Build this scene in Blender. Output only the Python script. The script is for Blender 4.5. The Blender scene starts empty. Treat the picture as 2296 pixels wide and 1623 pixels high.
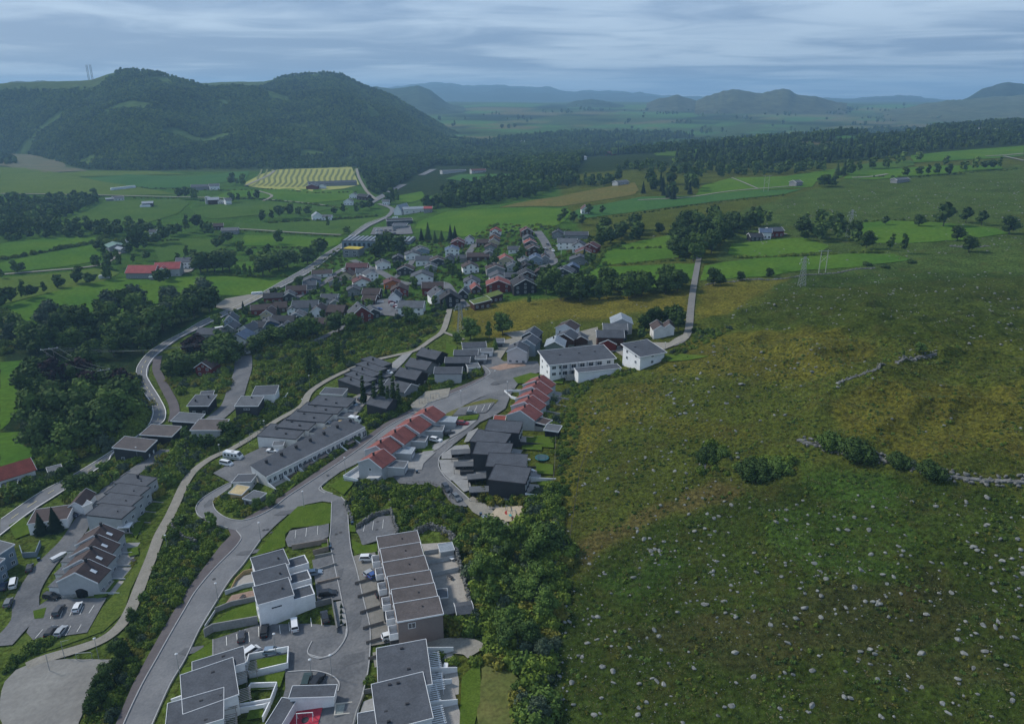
import bpy,math,random
import numpy as np
from mathutils import Vector,Matrix
from mathutils.geometry import delaunay_2d_cdt
random.seed(7);RNG=np.random.RandomState(7)
SC=bpy.context.scene
COL=SC.collection
R=math.radians
# camera
CAMZ=110.0;PITCH=R(19.5);FPX=1670.0
cd=bpy.data.cameras.new("camera");cam=bpy.data.objects.new("camera",cd);COL.objects.link(cam)
cam.location=(0,0,CAMZ);cam.rotation_euler=(R(90)-PITCH,0,0)
cd.sensor_width=36;cd.lens=36*FPX/2296;cd.clip_end=40000;cd.clip_start=1
SC.camera=cam
# sky, sun, exposure
SUN_AZ=R(-62)
SUN_EL=R(38)
wd=bpy.data.worlds.new("World");SC.world=wd;wd.use_nodes=True
nt=wd.node_tree;N=nt.nodes;Lk=nt.links
bg=N["Background"];bg.inputs[1].default_value=0.10
sky=N.new("ShaderNodeTexSky");sky.sky_type='NISHITA';sky.sun_disc=False
sky.sun_elevation=SUN_EL;sky.sun_rotation=SUN_AZ;sky.altitude=100;sky.dust_density=1.0
tc=N.new("ShaderNodeTexCoord")
sep=N.new("ShaderNodeSeparateXYZ");Lk.new(tc.outputs["Generated"],sep.inputs[0])
def wmath(op,a,b=None,c=None):
 n=N.new("ShaderNodeMath");n.operation=op
 for i,v in enumerate((a,b,c)):
  if v is None:continue
  if hasattr(v,"links"):Lk.new(v,n.inputs[i])
  else:n.inputs[i].default_value=v
 return n.outputs[0]
zz=wmath('MAXIMUM',sep.outputs[2],0.0)
zd=wmath('ADD',zz,0.045)
cx=wmath('DIVIDE',sep.outputs[0],zd);cy=wmath('DIVIDE',sep.outputs[1],zd)
cmb=N.new("ShaderNodeCombineXYZ");Lk.new(cx,cmb.inputs[0]);Lk.new(cy,cmb.inputs[1])
def cloudnoise(scale,sx,sy,detail,rough,rot,dist=0.0):
 mp=N.new("ShaderNodeMapping");mp.inputs["Scale"].default_value=(sx,sy,1);mp.inputs["Rotation"].default_value=(0,0,rot)
 Lk.new(cmb.outputs[0],mp.inputs[0])
 n=N.new("ShaderNodeTexNoise");n.inputs["Scale"].default_value=scale;n.inputs["Detail"].default_value=detail
 n.inputs["Roughness"].default_value=rough;n.inputs["Distortion"].default_value=dist
 Lk.new(mp.outputs[0],n.inputs["Vector"]);return n.outputs["Fac"]
n1=cloudnoise(0.24,0.6,0.8,5,0.5,0.3,0.7);n2=cloudnoise(0.9,0.7,0.9,5,0.55,0.2,0.8)
mixn=wmath('ADD',wmath('MULTIPLY',n1,0.68),wmath('MULTIPLY',n2,0.32))
rmp=N.new("ShaderNodeMapRange");rmp.interpolation_type='SMOOTHSTEP'
rmp.inputs[1].default_value=0.42;rmp.inputs[2].default_value=0.58;rmp.inputs[3].default_value=0.0;rmp.inputs[4].default_value=1.0
Lk.new(mixn,rmp.inputs[0])
deck=N.new("ShaderNodeMix");deck.data_type='RGBA'
deck.inputs[6].default_value=(1.7,2.55,4.1,1);deck.inputs[7].default_value=(4.2,5.3,6.7,1)
Lk.new(rmp.outputs[0],deck.inputs[0])
up=N.new("ShaderNodeMapRange");up.inputs[1].default_value=0.0;up.inputs[2].default_value=0.16;up.inputs[3].default_value=0.88;up.inputs[4].default_value=1.08
Lk.new(zz,up.inputs[0])
vs=N.new("ShaderNodeVectorMath");vs.operation='SCALE';Lk.new(deck.outputs[2],vs.inputs[0]);Lk.new(up.outputs[0],vs.inputs[3])
mx=N.new("ShaderNodeMix");mx.data_type='RGBA';mx.inputs[0].default_value=0.86
Lk.new(sky.outputs[0],mx.inputs[6]);Lk.new(vs.outputs[0],mx.inputs[7]);Lk.new(mx.outputs[2],bg.inputs[0])
sl=bpy.data.lights.new("sun",'SUN');sl.energy=2.8;sl.angle=R(6.0);sl.color=(1.0,0.95,0.86)
sun=bpy.data.objects.new("sun",sl);COL.objects.link(sun)
sd=Vector((math.sin(SUN_AZ)*math.cos(SUN_EL),math.cos(SUN_AZ)*math.cos(SUN_EL),math.sin(SUN_EL)))
sun.rotation_euler=sd.to_track_quat('Z','Y').to_euler();sun.location=(0,0,400)
SC.view_settings.view_transform='Standard';SC.view_settings.look='None'
SC.view_settings.gamma=1;SC.view_settings.exposure=0.36;SC.view_settings.use_curve_mapping=False
SC.cycles.max_bounces=5;SC.cycles.diffuse_bounces=2;SC.cycles.volume_bounces=0;SC.cycles.transparent_max_bounces=6
# terrain function
def sst(t):
 t=np.clip(t,0,1);return t*t*(3-2*t)
_wr=np.random.RandomState(3)
WC={}
def wav(x,y,lam,seed,n=5):
 key=(lam,seed,n)
 if key not in WC:
  r=np.random.RandomState(seed);L=[]
  for i in range(n):
   a=r.rand()*math.pi;k=2*math.pi/(lam*(0.7+0.8*r.rand()));p=r.rand()*6.28
   L.append((k*math.cos(a),k*math.sin(a),p))
  WC[key]=L
 o=0
 for a,b,p in WC[key]:
  o=o+np.sin(a*x+b*y+p+1.1*np.sin(0.37*(a*y-b*x)+p*2))
 return o/n
def hgt(x,y):
 x=np.asarray(x,float);y=np.asarray(y,float)
 if x.ndim==0:return hgt_(x,y)
 if x.ndim==1 and len(x)<1500 or x.ndim>1:return hgt_(x,y)
 return hgt_(x,y)
def hgt_(x,y):
 near=-25+25*sst((x+190)/260)
 r=np.maximum(0,x-50)
 near=near+75*(1-np.exp(-r/950))
 kn=np.exp(-(((x-138)/82)**2+((y-225)/115)**2))
 near=near+23*kn
 m=sst((x-42-0.12*(y-200))/35)*(1-sst((y-380)/200))
 m2=sst((x-75)/40)*sst((y-165)/40)*(1-sst((y-330)/90))
 near=near+m*(1.5*wav(x,y,34,11)+0.55*wav(x,y,12,12))+m2*(3.6*(1-np.abs(wav(x,y,46,14)))**3+1.9*(1-np.abs(wav(x,y,21,15)))**3-2.8)
 far=-28+98*sst((y-1800)/4700)+9*wav(x,y,1500,21)*sst((y-2000)/1500)
 f=sst((y-1150-0.55*np.maximum(x,0))/800)
 near=near+2.0*wav(x,y,420,31)*sst((y-420)/300)
 return near*(1-f)+far*f
CP,SP=math.cos(PITCH),math.sin(PITCH)
def raydir(u,v):
 rx=(np.asarray(u,float)-1148)/FPX;dy=(np.asarray(v,float)-811.5)/FPX
 return rx,CP-dy*SP,-SP-dy*CP
TS=60*(11000/60.0)**(np.arange(260)/259.0)
def PX(u,v,H=0.0):
 """photo pixel (2296 wide) -> world point where the ray meets the terrain raised by H"""
 dx,dyy,dz=raydir(u,v)
 z=CAMZ+TS*dz-hgt(TS*dx,TS*dyy)-H
 idx=np.where(z<0)[0]
 if len(idx)==0:
  t=9000.0
 else:
  i=idx[0];a,b=TS[max(i-1,0)],TS[i]
  for _ in range(14):
   m=(a+b)/2
   if CAMZ+m*dz-G(float(m*dx),float(m*dyy))-H<0:b=m
   else:a=m
  t=(a+b)/2
 return Vector((t*dx,t*dyy,CAMZ+t*dz))
def _s1(t):
 t=0.0 if t<0 else(1.0 if t>1 else t);return t*t*(3-2*t)
def _w1(x,y,lam,seed,n=5):
 if(lam,seed,n)not in WC:wav(0.0,0.0,lam,seed,n)
 o=0.0
 for a,b,p in WC[(lam,seed,n)]:o+=math.sin(a*x+b*y+p+1.1*math.sin(0.37*(a*y-b*x)+p*2))
 return o/n
def G(x,y):
 """terrain height at one point (same formula as hgt)"""
 near=-25+25*_s1((x+190)/260)+75*(1-math.exp(-max(0,x-50)/950))+23*math.exp(-(((x-138)/82)**2+((y-225)/115)**2))
 m=_s1((x-42-0.12*(y-200))/35)*(1-_s1((y-380)/200))
 if m>0:near+=m*(1.5*_w1(x,y,34,11)+0.55*_w1(x,y,12,12))
 m2=_s1((x-75)/40)*_s1((y-165)/40)*(1-_s1((y-330)/90))
 if m2>0:near+=m2*(3.6*(1-abs(_w1(x,y,46,14)))**3+1.9*(1-abs(_w1(x,y,21,15)))**3-2.8)
 k=_s1((y-420)/300)
 if k>0:near+=2.0*_w1(x,y,420,31)*k
 f=_s1((y-1150-0.55*max(x,0))/800)
 if f<=0:return near
 far=-28+98*_s1((y-1800)/4700)+9*_w1(x,y,1500,21)*_s1((y-2000)/1500)
 return near*(1-f)+far*f
def PXS(pts):return[PX(u,v)for u,v in pts]
# materials
MATS={}
def mat(name,c,rough=0.85,var=0.12,scale=0.6,c2=None,bump=0.0,bscale=4.0,spec=0.12,fine=0.0,fscale=3.0,metal=0.0,obj=True,streak=None):
 """procedural material: two tones mixed by noise, optional fine grain and relief"""
 if name in MATS:return MATS[name]
 m=bpy.data.materials.new(name);m.use_nodes=True;t=m.node_tree;n=t.nodes;l=t.links
 b=n["Principled BSDF"];b.inputs["Roughness"].default_value=rough;b.inputs["Specular IOR Level"].default_value=spec;b.inputs["Metallic"].default_value=metal
 tcn=n.new("ShaderNodeTexCoord")
 src=tcn.outputs["Object" if obj else "Generated"]
 geo=n.new("ShaderNodeNewGeometry");src=geo.outputs["Position"]
 if streak:
  mp=n.new("ShaderNodeMapping");mp.inputs["Scale"].default_value=streak[:3];mp.inputs["Rotation"].default_value=(0,0,streak[3]);l.new(src,mp.inputs[0]);vec=mp.outputs[0]
 else:vec=src
 no=n.new("ShaderNodeTexNoise");no.inputs["Scale"].default_value=scale;no.inputs["Detail"].default_value=6;no.inputs["Roughness"].default_value=0.6
 l.new(vec,no.inputs["Vector"])
 mr=n.new("ShaderNodeMapRange");mr.inputs[1].default_value=0.35;mr.inputs[2].default_value=0.65;l.new(no.outputs["Fac"],mr.inputs[0])
 if c2 is None:
  ca=tuple(x*(1-var)for x in c);cb=tuple(min(1,x*(1+var))for x in c)
 else:ca,cb=c,c2
 mi=n.new("ShaderNodeMix");mi.data_type='RGBA';mi.inputs[6].default_value=(*ca,1);mi.inputs[7].default_value=(*cb,1);l.new(mr.outputs[0],mi.inputs[0])
 out=mi.outputs[2]
 if fine>0:
  nf=n.new("ShaderNodeTexNoise");nf.inputs["Scale"].default_value=fscale;nf.inputs["Detail"].default_value=3;l.new(src,nf.inputs["Vector"])
  mf=n.new("ShaderNodeMapRange");mf.inputs[1].default_value=0.3;mf.inputs[2].default_value=0.7;mf.inputs[3].default_value=1-fine;mf.inputs[4].default_value=1+fine;l.new(nf.outputs["Fac"],mf.inputs[0])
  vm=n.new("ShaderNodeVectorMath");vm.operation='SCALE';l.new(out,vm.inputs[0]);l.new(mf.outputs[0],vm.inputs[3]);out=vm.outputs[0]
 l.new(out,b.inputs["Base Color"])
 if bump>0:
  nb=n.new("ShaderNodeTexNoise");nb.inputs["Scale"].default_value=bscale;nb.inputs["Detail"].default_value=4;l.new(src,nb.inputs["Vector"])
  bp=n.new("ShaderNodeBump");bp.inputs["Strength"].default_value=0.8;bp.inputs["Distance"].default_value=bump;l.new(nb.outputs["Fac"],bp.inputs["Height"]);l.new(bp.outputs[0],b.inputs["Normal"])
 MATS[name]=m;return m
def leafmat(name,dark,light,rand=0.35,emis=0):
 if name in MATS:return MATS[name]
 m=bpy.data.materials.new(name);m.use_nodes=True;t=m.node_tree;n=t.nodes;l=t.links
 b=n["Principled BSDF"];b.inputs["Roughness"].default_value=0.8;b.inputs["Specular IOR Level"].default_value=0.04
 geo=n.new("ShaderNodeNewGeometry");oi=n.new("ShaderNodeObjectInfo")
 no=n.new("ShaderNodeTexNoise");no.inputs["Scale"].default_value=0.5;no.inputs["Detail"].default_value=3;l.new(geo.outputs["Position"],no.inputs["Vector"])
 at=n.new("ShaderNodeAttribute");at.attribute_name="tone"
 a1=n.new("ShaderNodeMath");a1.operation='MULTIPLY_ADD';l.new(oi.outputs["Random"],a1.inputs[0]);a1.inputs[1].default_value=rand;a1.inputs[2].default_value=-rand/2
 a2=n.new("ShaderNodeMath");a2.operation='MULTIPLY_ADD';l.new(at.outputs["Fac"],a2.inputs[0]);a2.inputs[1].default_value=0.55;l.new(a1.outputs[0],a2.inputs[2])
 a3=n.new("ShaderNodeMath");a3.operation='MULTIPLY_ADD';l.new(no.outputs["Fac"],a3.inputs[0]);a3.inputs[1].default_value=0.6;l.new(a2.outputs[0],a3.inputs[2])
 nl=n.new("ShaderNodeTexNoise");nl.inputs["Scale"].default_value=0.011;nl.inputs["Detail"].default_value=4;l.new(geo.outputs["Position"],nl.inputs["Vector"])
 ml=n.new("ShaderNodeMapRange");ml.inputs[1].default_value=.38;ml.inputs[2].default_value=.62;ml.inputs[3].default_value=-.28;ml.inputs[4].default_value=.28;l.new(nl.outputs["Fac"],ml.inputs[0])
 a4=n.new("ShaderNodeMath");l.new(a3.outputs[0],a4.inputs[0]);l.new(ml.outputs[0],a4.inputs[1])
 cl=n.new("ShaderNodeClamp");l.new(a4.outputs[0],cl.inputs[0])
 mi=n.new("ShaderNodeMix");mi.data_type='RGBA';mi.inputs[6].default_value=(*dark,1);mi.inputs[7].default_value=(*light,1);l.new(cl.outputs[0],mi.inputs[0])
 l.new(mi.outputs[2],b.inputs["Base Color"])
 MATS[name]=m;return m
 # mesh builder and tagging
class MB:
 def __init__(s):s.v=[];s.f=[];s.m=[]
 def face(s,pts,mi=0):
  i=len(s.v);s.v+=[tuple(p)for p in pts];s.f.append(tuple(range(i,i+len(pts))));s.m.append(mi)
 def box(s,x0,y0,z0,x1,y1,z1,mi=0):
  i=len(s.v)
  s.v+=[(x0,y0,z0),(x1,y0,z0),(x1,y1,z0),(x0,y1,z0),(x0,y0,z1),(x1,y0,z1),(x1,y1,z1),(x0,y1,z1)]
  for f in((0,3,2,1),(4,5,6,7),(0,1,5,4),(1,2,6,5),(2,3,7,6),(3,0,4,7)):
   s.f.append(tuple(i+k for k in f));s.m.append(mi)
  return s
 def cbox(s,c,sx,sy,sz,mi=0):return s.box(c[0]-sx/2,c[1]-sy/2,c[2],c[0]+sx/2,c[1]+sy/2,c[2]+sz,mi)
 def prism(s,poly,z0,z1,mi=0):
  """poly: ccw list of (x,y); z1 may be a list"""
  n=len(poly);i=len(s.v)
  zb=z0 if isinstance(z0,(list,tuple))else[z0]*n;zt=z1 if isinstance(z1,(list,tuple))else[z1]*n
  s.v+=[(p[0],p[1],zb[k])for k,p in enumerate(poly)]+[(p[0],p[1],zt[k])for k,p in enumerate(poly)]
  s.f.append(tuple(i+k for k in reversed(range(n))));s.f.append(tuple(i+n+k for k in range(n)));s.m+=[mi,mi]
  for k in range(n):
   j=(k+1)%n;s.f.append((i+k,i+j,i+n+j,i+n+k));s.m.append(mi)
  return s
 def bar(s,a,b,w,h=None,mi=0):
  """square bar from a to b"""
  a=Vector(a);b=Vector(b);h=h or w;d=(b-a)
  if d.length<1e-6:return s
  d.normalize();side=d.cross(Vector((0,0,1)))
  if side.length<1e-3:side=Vector((1,0,0))
  side.normalize();upv=side.cross(d);side*=w/2;upv*=h/2
  i=len(s.v)
  for p in(a,b):
   for q in(-side-upv,side-upv,side+upv,-side+upv):s.v.append(tuple(p+q))
  for f in((0,3,2,1),(4,5,6,7),(0,1,5,4),(1,2,6,5),(2,3,7,6),(3,0,4,7)):
   s.f.append(tuple(i+k for k in f));s.m.append(mi)
  return s
 def tube(s,a,b,r0,r1=None,n=8,mi=0,cap=True):
  a=Vector(a);b=Vector(b);r1=r0 if r1 is None else r1;d=(b-a).normalized()
  side=d.cross(Vector((0,0,1)))
  if side.length<1e-3:side=Vector((1,0,0))
  side.normalize();w=side.cross(d);i=len(s.v)
  for p,r in((a,r0),(b,r1)):
   for k in range(n):
    an=2*math.pi*k/n;s.v.append(tuple(p+(side*math.cos(an)+w*math.sin(an))*r))
  for k in range(n):
   j=(k+1)%n;s.f.append((i+k,i+j,i+n+j,i+n+k));s.m.append(mi)
  if cap:
   s.f.append(tuple(i+k for k in reversed(range(n))));s.f.append(tuple(i+n+k for k in range(n)));s.m+=[mi,mi]
  return s
 def mesh(s,name,mats):
  me=bpy.data.meshes.new(name);me.from_pydata(s.v,[],s.f)
  for m in(mats if isinstance(mats,(list,tuple))else[mats]):me.materials.append(m)
  if any(s.m):me.polygons.foreach_set("material_index",s.m)
  me.update();return me
 def build(s,name,mats,parent=None):
  return link(name,s.mesh(name,mats),parent)
def link(name,me,parent=None,loc=None,rz=None):
 o=bpy.data.objects.new(name,me);COL.objects.link(o)
 if parent:o.parent=parent
 if loc is not None:o.location=loc
 if rz is not None:o.rotation_euler=(0,0,rz)
 return o
def tag(o,label=None,cat=None,group=None,kind=None):
 if label:o["label"]=label
 if cat:o["category"]=cat
 if group:o["group"]=group
 if kind:o["kind"]=kind
 return o
def thing(name,loc,rz,label,cat,group=None):
 o=bpy.data.objects.new(name,None);COL.objects.link(o);o.empty_display_size=0.5
 o.location=loc;o.rotation_euler=(0,0,rz);return tag(o,label,cat,group)
def copy_tree(o,parent=None):
 c=o.copy();COL.objects.link(c);c.parent=parent
 for k in o.children:copy_tree(k,c)
 return c
ORD=["first","second","third","fourth","fifth","sixth","seventh","eighth","ninth","tenth","eleventh","twelfth"]
# draped sheets
def inside(poly,X,Y):
 X=np.asarray(X);Y=np.asarray(Y);c=np.zeros(X.shape,bool);n=len(poly);j=n-1
 for i in range(n):
  xi,yi=poly[i][0],poly[i][1];xj,yj=poly[j][0],poly[j][1]
  m=((yi>Y)!=(yj>Y));d=(yj-yi)if abs(yj-yi)>1e-9 else 1e-9
  c^=m&(X<(xj-xi)*(Y-yi)/d+xi);j=i
 return c
def resample(pts,step):
 out=[]
 n=len(pts)
 for i in range(n):
  a=pts[i];b=pts[(i+1)%n];d=math.hypot(b[0]-a[0],b[1]-a[1]);k=max(1,int(d/step))
  for q in range(k):out.append((a[0]+(b[0]-a[0])*q/k,a[1]+(b[1]-a[1])*q/k))
 return out
def sheet_xy(name,poly,material,lvl=1,label=None,parent=None,step=None,kind='structure',rag=0.0,smoothp=False):
 """a sheet draped over the terrain; lvl sets how many layers above the ground it lies"""
 xs=[p[0]for p in poly];ys=[p[1]for p in poly]
 cy_=sum(ys)/len(ys);cx_=sum(xs)/len(xs);dist=math.hypot(cx_,cy_)
 st=step or max(1.6,dist*0.016)
 pl=resample(poly,st*0.8)
 if rag>0:
  pl=[(x+rag*float(wav(x,y,rag*8,5)),y+rag*float(wav(x,y,rag*8,6)))for x,y in pl]
 gx=np.arange(min(xs),max(xs),st);gy=np.arange(min(ys),max(ys),st)
 if len(gx)*len(gy)>60000:
  k=math.sqrt(len(gx)*len(gy)/60000.0);gx=np.arange(min(xs),max(xs),st*k);gy=np.arange(min(ys),max(ys),st*k)
 X,Y=np.meshgrid(gx,gy)if len(gx)and len(gy)else(np.zeros((0,)),np.zeros((0,)))
 X=X.ravel();Y=Y.ravel();k=inside(pl,X,Y);X=X[k];Y=Y[k]
 vs_=[Vector(p)for p in pl]+[Vector((float(a),float(b)))for a,b in zip(X,Y)]
 nb=len(pl)
 co,ed,fa,*_=delaunay_2d_cdt(vs_,[],[list(range(nb))],1,1e-5)
 cx2=np.array([c[0]for c in co]);cy2=np.array([c[1]for c in co])
 off=lvl*(0.05+0.00045*np.hypot(cx2,cy2))
 z=hgt(cx2,cy2)+off
 me=bpy.data.meshes.new(name);me.from_pydata(list(zip(cx2.tolist(),cy2.tolist(),z.tolist())),[],[tuple(f)for f in fa]);me.materials.append(material);me.update()
 me.polygons.foreach_set("use_smooth",[True]*len(me.polygons))
 if len(me.polygons)and me.polygons[0].normal.z<0:me.flip_normals()
 o=link(name,me,parent)
 if parent is None:tag(o,label,None,None,kind)
 return o
def sheet(name,pts,material,lvl=1,**kw):
 return sheet_xy(name,[(p.x,p.y)for p in PXS(pts)],material,lvl,**kw)
def offset_line(pts,w):
 """left and right offset of a world polyline"""
 Lf,Rt=[],[]
 for i,p in enumerate(pts):
  a=pts[max(0,i-1)];b=pts[min(len(pts)-1,i+1)]
  dx,dy=b[0]-a[0],b[1]-a[1];d=math.hypot(dx,dy)or 1
  nx,ny=-dy/d,dx/d
  Lf.append((p[0]+nx*w/2,p[1]+ny*w/2));Rt.append((p[0]-nx*w/2,p[1]-ny*w/2))
 return Lf,Rt
def smooth_line(pts,k=4):
 """Catmull-Rom through the points"""
 out=[]
 n=len(pts)
 for i in range(n-1):
  p0=pts[max(0,i-1)];p1=pts[i];p2=pts[i+1];p3=pts[min(n-1,i+2)]
  for q in range(k):
   t=q/k;t2=t*t;t3=t2*t
   out.append(tuple(0.5*((2*p1[j])+(-p0[j]+p2[j])*t+(2*p0[j]-5*p1[j]+4*p2[j]-p3[j])*t2+(-p0[j]+3*p1[j]-3*p2[j]+p3[j])*t3)for j in range(2)))
 out.append(tuple(pts[-1][:2]));return out
def ribbon(name,pts,width,material,lvl=1,**kw):
 w=smooth_line([(p.x,p.y)for p in PXS(pts)])
 a,b=offset_line(w,width)
 return sheet_xy(name,a+b[::-1],material,lvl,**kw)
def strip_mesh(mb,line,w,h,lift=0.0,mi=0,dens=2.0):
 """a low solid strip (kerb, wall) following a world polyline over the terrain"""
 res=[]
 for i in range(len(line)-1):
  a,b=line[i],line[i+1];d=math.hypot(b[0]-a[0],b[1]-a[1]);k=max(1,int(d/dens))
  for q in range(k):res.append((a[0]+(b[0]-a[0])*q/k,a[1]+(b[1]-a[1])*q/k))
 res.append(tuple(line[-1][:2]))
 Lf,Rt=offset_line(res,w);n=len(res);i0=len(mb.v)
 for k in range(n):
  g=G(*res[k])+lift
  for p,z in((Lf[k],g-0.6),(Rt[k],g-0.6),(Rt[k],g+h),(Lf[k],g+h)):mb.v.append((p[0],p[1],z))
 for k in range(n-1):
  a=i0+4*k
  for q in range(4):
   r_=(q+1)%4;mb.f.append((a+q,a+4+q,a+4+r_,a+r_));mb.m.append(mi)
 mb.f.append((i0,i0+1,i0+2,i0+3));mb.m.append(mi);e=i0+4*(n-1);mb.f.append((e+3,e+2,e+1,e));mb.m.append(mi)
 return mb
 # ground mesh with painted land cover
ROWS,COLS=760,700
yy_=np.concatenate([[-120,-60,0,20,35,50],60*(15000/60.0)**(np.arange(ROWS)/(ROWS-1.0))])
NR=len(yy_)
ta=np.linspace(-1,1,COLS);fan=1.05*ta+0.5*ta**5
GX=np.empty((NR,COLS));GY=np.empty((NR,COLS))
for i,y in enumerate(yy_):
 GX[i]=fan*max(y,60)*1.0+ta*60;GY[i]=y
Z=hgt(GX,GY)
def ripple(x,y):
 return 0.22*wav(x,y,5,41)+0.12*wav(x,y,2.4,42)
hm=sst((GX-45)/25)*(1-sst((GY-420)/150))
Z=Z+hm*ripple(GX,GY)*0.8
PASTURE=np.array([0.072,0.088,0.016]);col=np.empty((NR,COLS,3));col[:]=PASTURE
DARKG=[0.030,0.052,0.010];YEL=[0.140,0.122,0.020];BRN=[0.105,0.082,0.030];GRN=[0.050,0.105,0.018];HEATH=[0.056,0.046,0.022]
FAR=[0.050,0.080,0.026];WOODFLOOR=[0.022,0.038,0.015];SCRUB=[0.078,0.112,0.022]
WX=GX+3.0*wav(GX,GY,22,51)+1.5*wav(GX,GY,9,52);WY=GY+5.0*wav(GX,GY,26,53)+2*wav(GX,GY,9,54)
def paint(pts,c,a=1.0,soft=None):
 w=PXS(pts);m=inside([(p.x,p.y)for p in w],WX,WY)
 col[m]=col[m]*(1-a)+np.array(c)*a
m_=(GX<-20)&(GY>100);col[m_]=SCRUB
m_=GY>430;col[m_&(GX<60)]=GRN
m_=GY>1500;col[m_]=FAR
paint([(1270,860),(1400,825),(1560,745),(1560,640),(1700,625),(2296,590),(2296,1700),(1160,1700),(1250,1400),(1270,1100)],PASTURE)
paint([(1640,480),(1900,400),(2296,370),(2296,620),(1700,650),(1600,620)],[0.062,0.096,0.022])
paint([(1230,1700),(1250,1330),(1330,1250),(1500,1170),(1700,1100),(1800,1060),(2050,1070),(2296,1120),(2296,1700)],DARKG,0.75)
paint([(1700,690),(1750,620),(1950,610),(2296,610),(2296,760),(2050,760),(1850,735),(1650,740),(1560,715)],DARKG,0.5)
paint([(1280,1230),(1330,1190),(1450,1130),(1600,1090),(1680,1085),(1640,1120),(1520,1150),(1400,1200),(1320,1250)],BRN,0.8)
paint([(1010,740),(1012,680),(1290,672),(1550,652),(1530,735),(1440,700),(1390,712),(1250,715),(1190,735),(1150,770),(1060,745)],YEL,0.85)
paint([(1560,720),(1575,640),(1700,625),(1780,620),(1700,660),(1640,700)],YEL,0.7)
paint([(1450,830),(1560,760),(1800,735),(1980,765),(1900,830),(1650,850)],YEL,0.55)
paint([(1280,960),(1330,870),(1480,850),(1500,900),(1400,950),(1310,1010)],YEL,0.5)
paint([(1300,930),(1400,915),(1640,960),(1720,985),(1600,990),(1400,945)],YEL,0.35)
paint([(1850,900),(2000,850),(2296,860),(2296,1020),(2050,1010),(1900,980)],YEL,0.55)
paint([(1780,1020),(1900,1060),(2060,1090),(2000,1140),(1820,1110)],GRN,0.5)
paint([(1400,1420),(1700,1350),(2100,1300),(2250,1400),(1900,1470),(1600,1500)],HEATH,0.45)
paint([(1900,1480),(2200,1440),(2296,1550),(2050,1560)],HEATH,0.4)
paint([(1300,1300),(1500,1230),(1560,1280),(1400,1340)],GRN,0.4)
paint([(1700,1180),(1900,1130),(2100,1200),(2000,1300),(1800,1280)],GRN,0.35)
paint([(1240,1090),(1290,900),(1330,1000),(1300,1120),(1270,1220)],YEL,0.45)
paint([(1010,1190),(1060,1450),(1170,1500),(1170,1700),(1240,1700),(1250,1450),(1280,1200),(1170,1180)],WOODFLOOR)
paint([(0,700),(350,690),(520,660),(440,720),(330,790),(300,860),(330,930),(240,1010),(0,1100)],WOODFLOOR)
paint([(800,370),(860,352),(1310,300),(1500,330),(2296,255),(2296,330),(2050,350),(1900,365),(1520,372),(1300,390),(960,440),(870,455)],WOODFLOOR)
for q in range(240):
 r_=np.random.RandomState(900+q);u=r_.uniform(900,2296);v=238+85*r_.rand()**1.3;w=r_.uniform(20,110);hh=w*0.05+1.5
 c=[[0.065,0.150,0.034],[0.12,0.125,0.045],[0.018,0.034,0.016],[0.055,0.115,0.03],[0.016,0.030,0.015],[0.13,0.115,0.055],[0.06,0.14,0.035]][q%7]
 paint([(u-w,v),(u-w*.3,v-hh),(u+w,v-hh*.6),(u+w*.6,v+hh*.5)],c,0.85)
for _ in range(2):
 p=np.pad(col,((1,1),(1,1),(0,0)),mode='edge');col=(p[1:-1,1:-1]*2+p[:-2,1:-1]+p[2:,1:-1]+p[1:-1,:-2]+p[1:-1,2:])/6
verts=np.stack([GX,GY,Z],-1).reshape(-1,3)
idx=np.arange(NR*COLS).reshape(NR,COLS)
q4=np.stack([idx[:-1,:-1],idx[:-1,1:],idx[1:,1:],idx[1:,:-1]],-1).reshape(-1,4)
me=bpy.data.meshes.new("ground");me.vertices.add(len(verts));me.vertices.foreach_set("co",verts.ravel())
me.loops.add(q4.size);me.loops.foreach_set("vertex_index",q4.ravel().astype(np.int32));me.polygons.add(len(q4))
me.polygons.foreach_set("loop_start",np.arange(0,q4.size,4,dtype=np.int32));me.polygons.foreach_set("loop_total",np.full(len(q4),4,np.int32));me.polygons.foreach_set("use_smooth",np.ones(len(q4),bool));me.update(calc_edges=True)
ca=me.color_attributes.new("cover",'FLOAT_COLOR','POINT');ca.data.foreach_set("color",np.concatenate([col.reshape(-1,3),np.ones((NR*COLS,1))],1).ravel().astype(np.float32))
gm=bpy.data.materials.new("rough_grass_ground");gm.use_nodes=True;t=gm.node_tree;n=t.nodes;l=t.links;b=n["Principled BSDF"]
b.inputs["Roughness"].default_value=0.95;b.inputs["Specular IOR Level"].default_value=0.0
at=n.new("ShaderNodeAttribute");at.attribute_name="cover";geo=n.new("ShaderNodeNewGeometry")
def gnoise(scale,lo,hi,a,b_,detail=5):
 no=n.new("ShaderNodeTexNoise");no.inputs["Scale"].default_value=scale;no.inputs["Detail"].default_value=detail;no.inputs["Roughness"].default_value=0.65;l.new(geo.outputs["Position"],no.inputs["Vector"])
 mr=n.new("ShaderNodeMapRange");mr.inputs[1].default_value=lo;mr.inputs[2].default_value=hi;mr.inputs[3].default_value=a;mr.inputs[4].default_value=b_;l.new(no.outputs["Fac"],mr.inputs[0]);return mr.outputs[0]
v1=n.new("ShaderNodeVectorMath");v1.operation='SCALE';l.new(at.outputs["Color"],v1.inputs[0]);l.new(gnoise(0.05,.3,.7,.72,1.28),v1.inputs[3])
v2=n.new("ShaderNodeVectorMath");v2.operation='SCALE';l.new(v1.outputs[0],v2.inputs[0]);l.new(gnoise(0.8,.33,.67,.38,1.62,8),v2.inputs[3])
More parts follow.
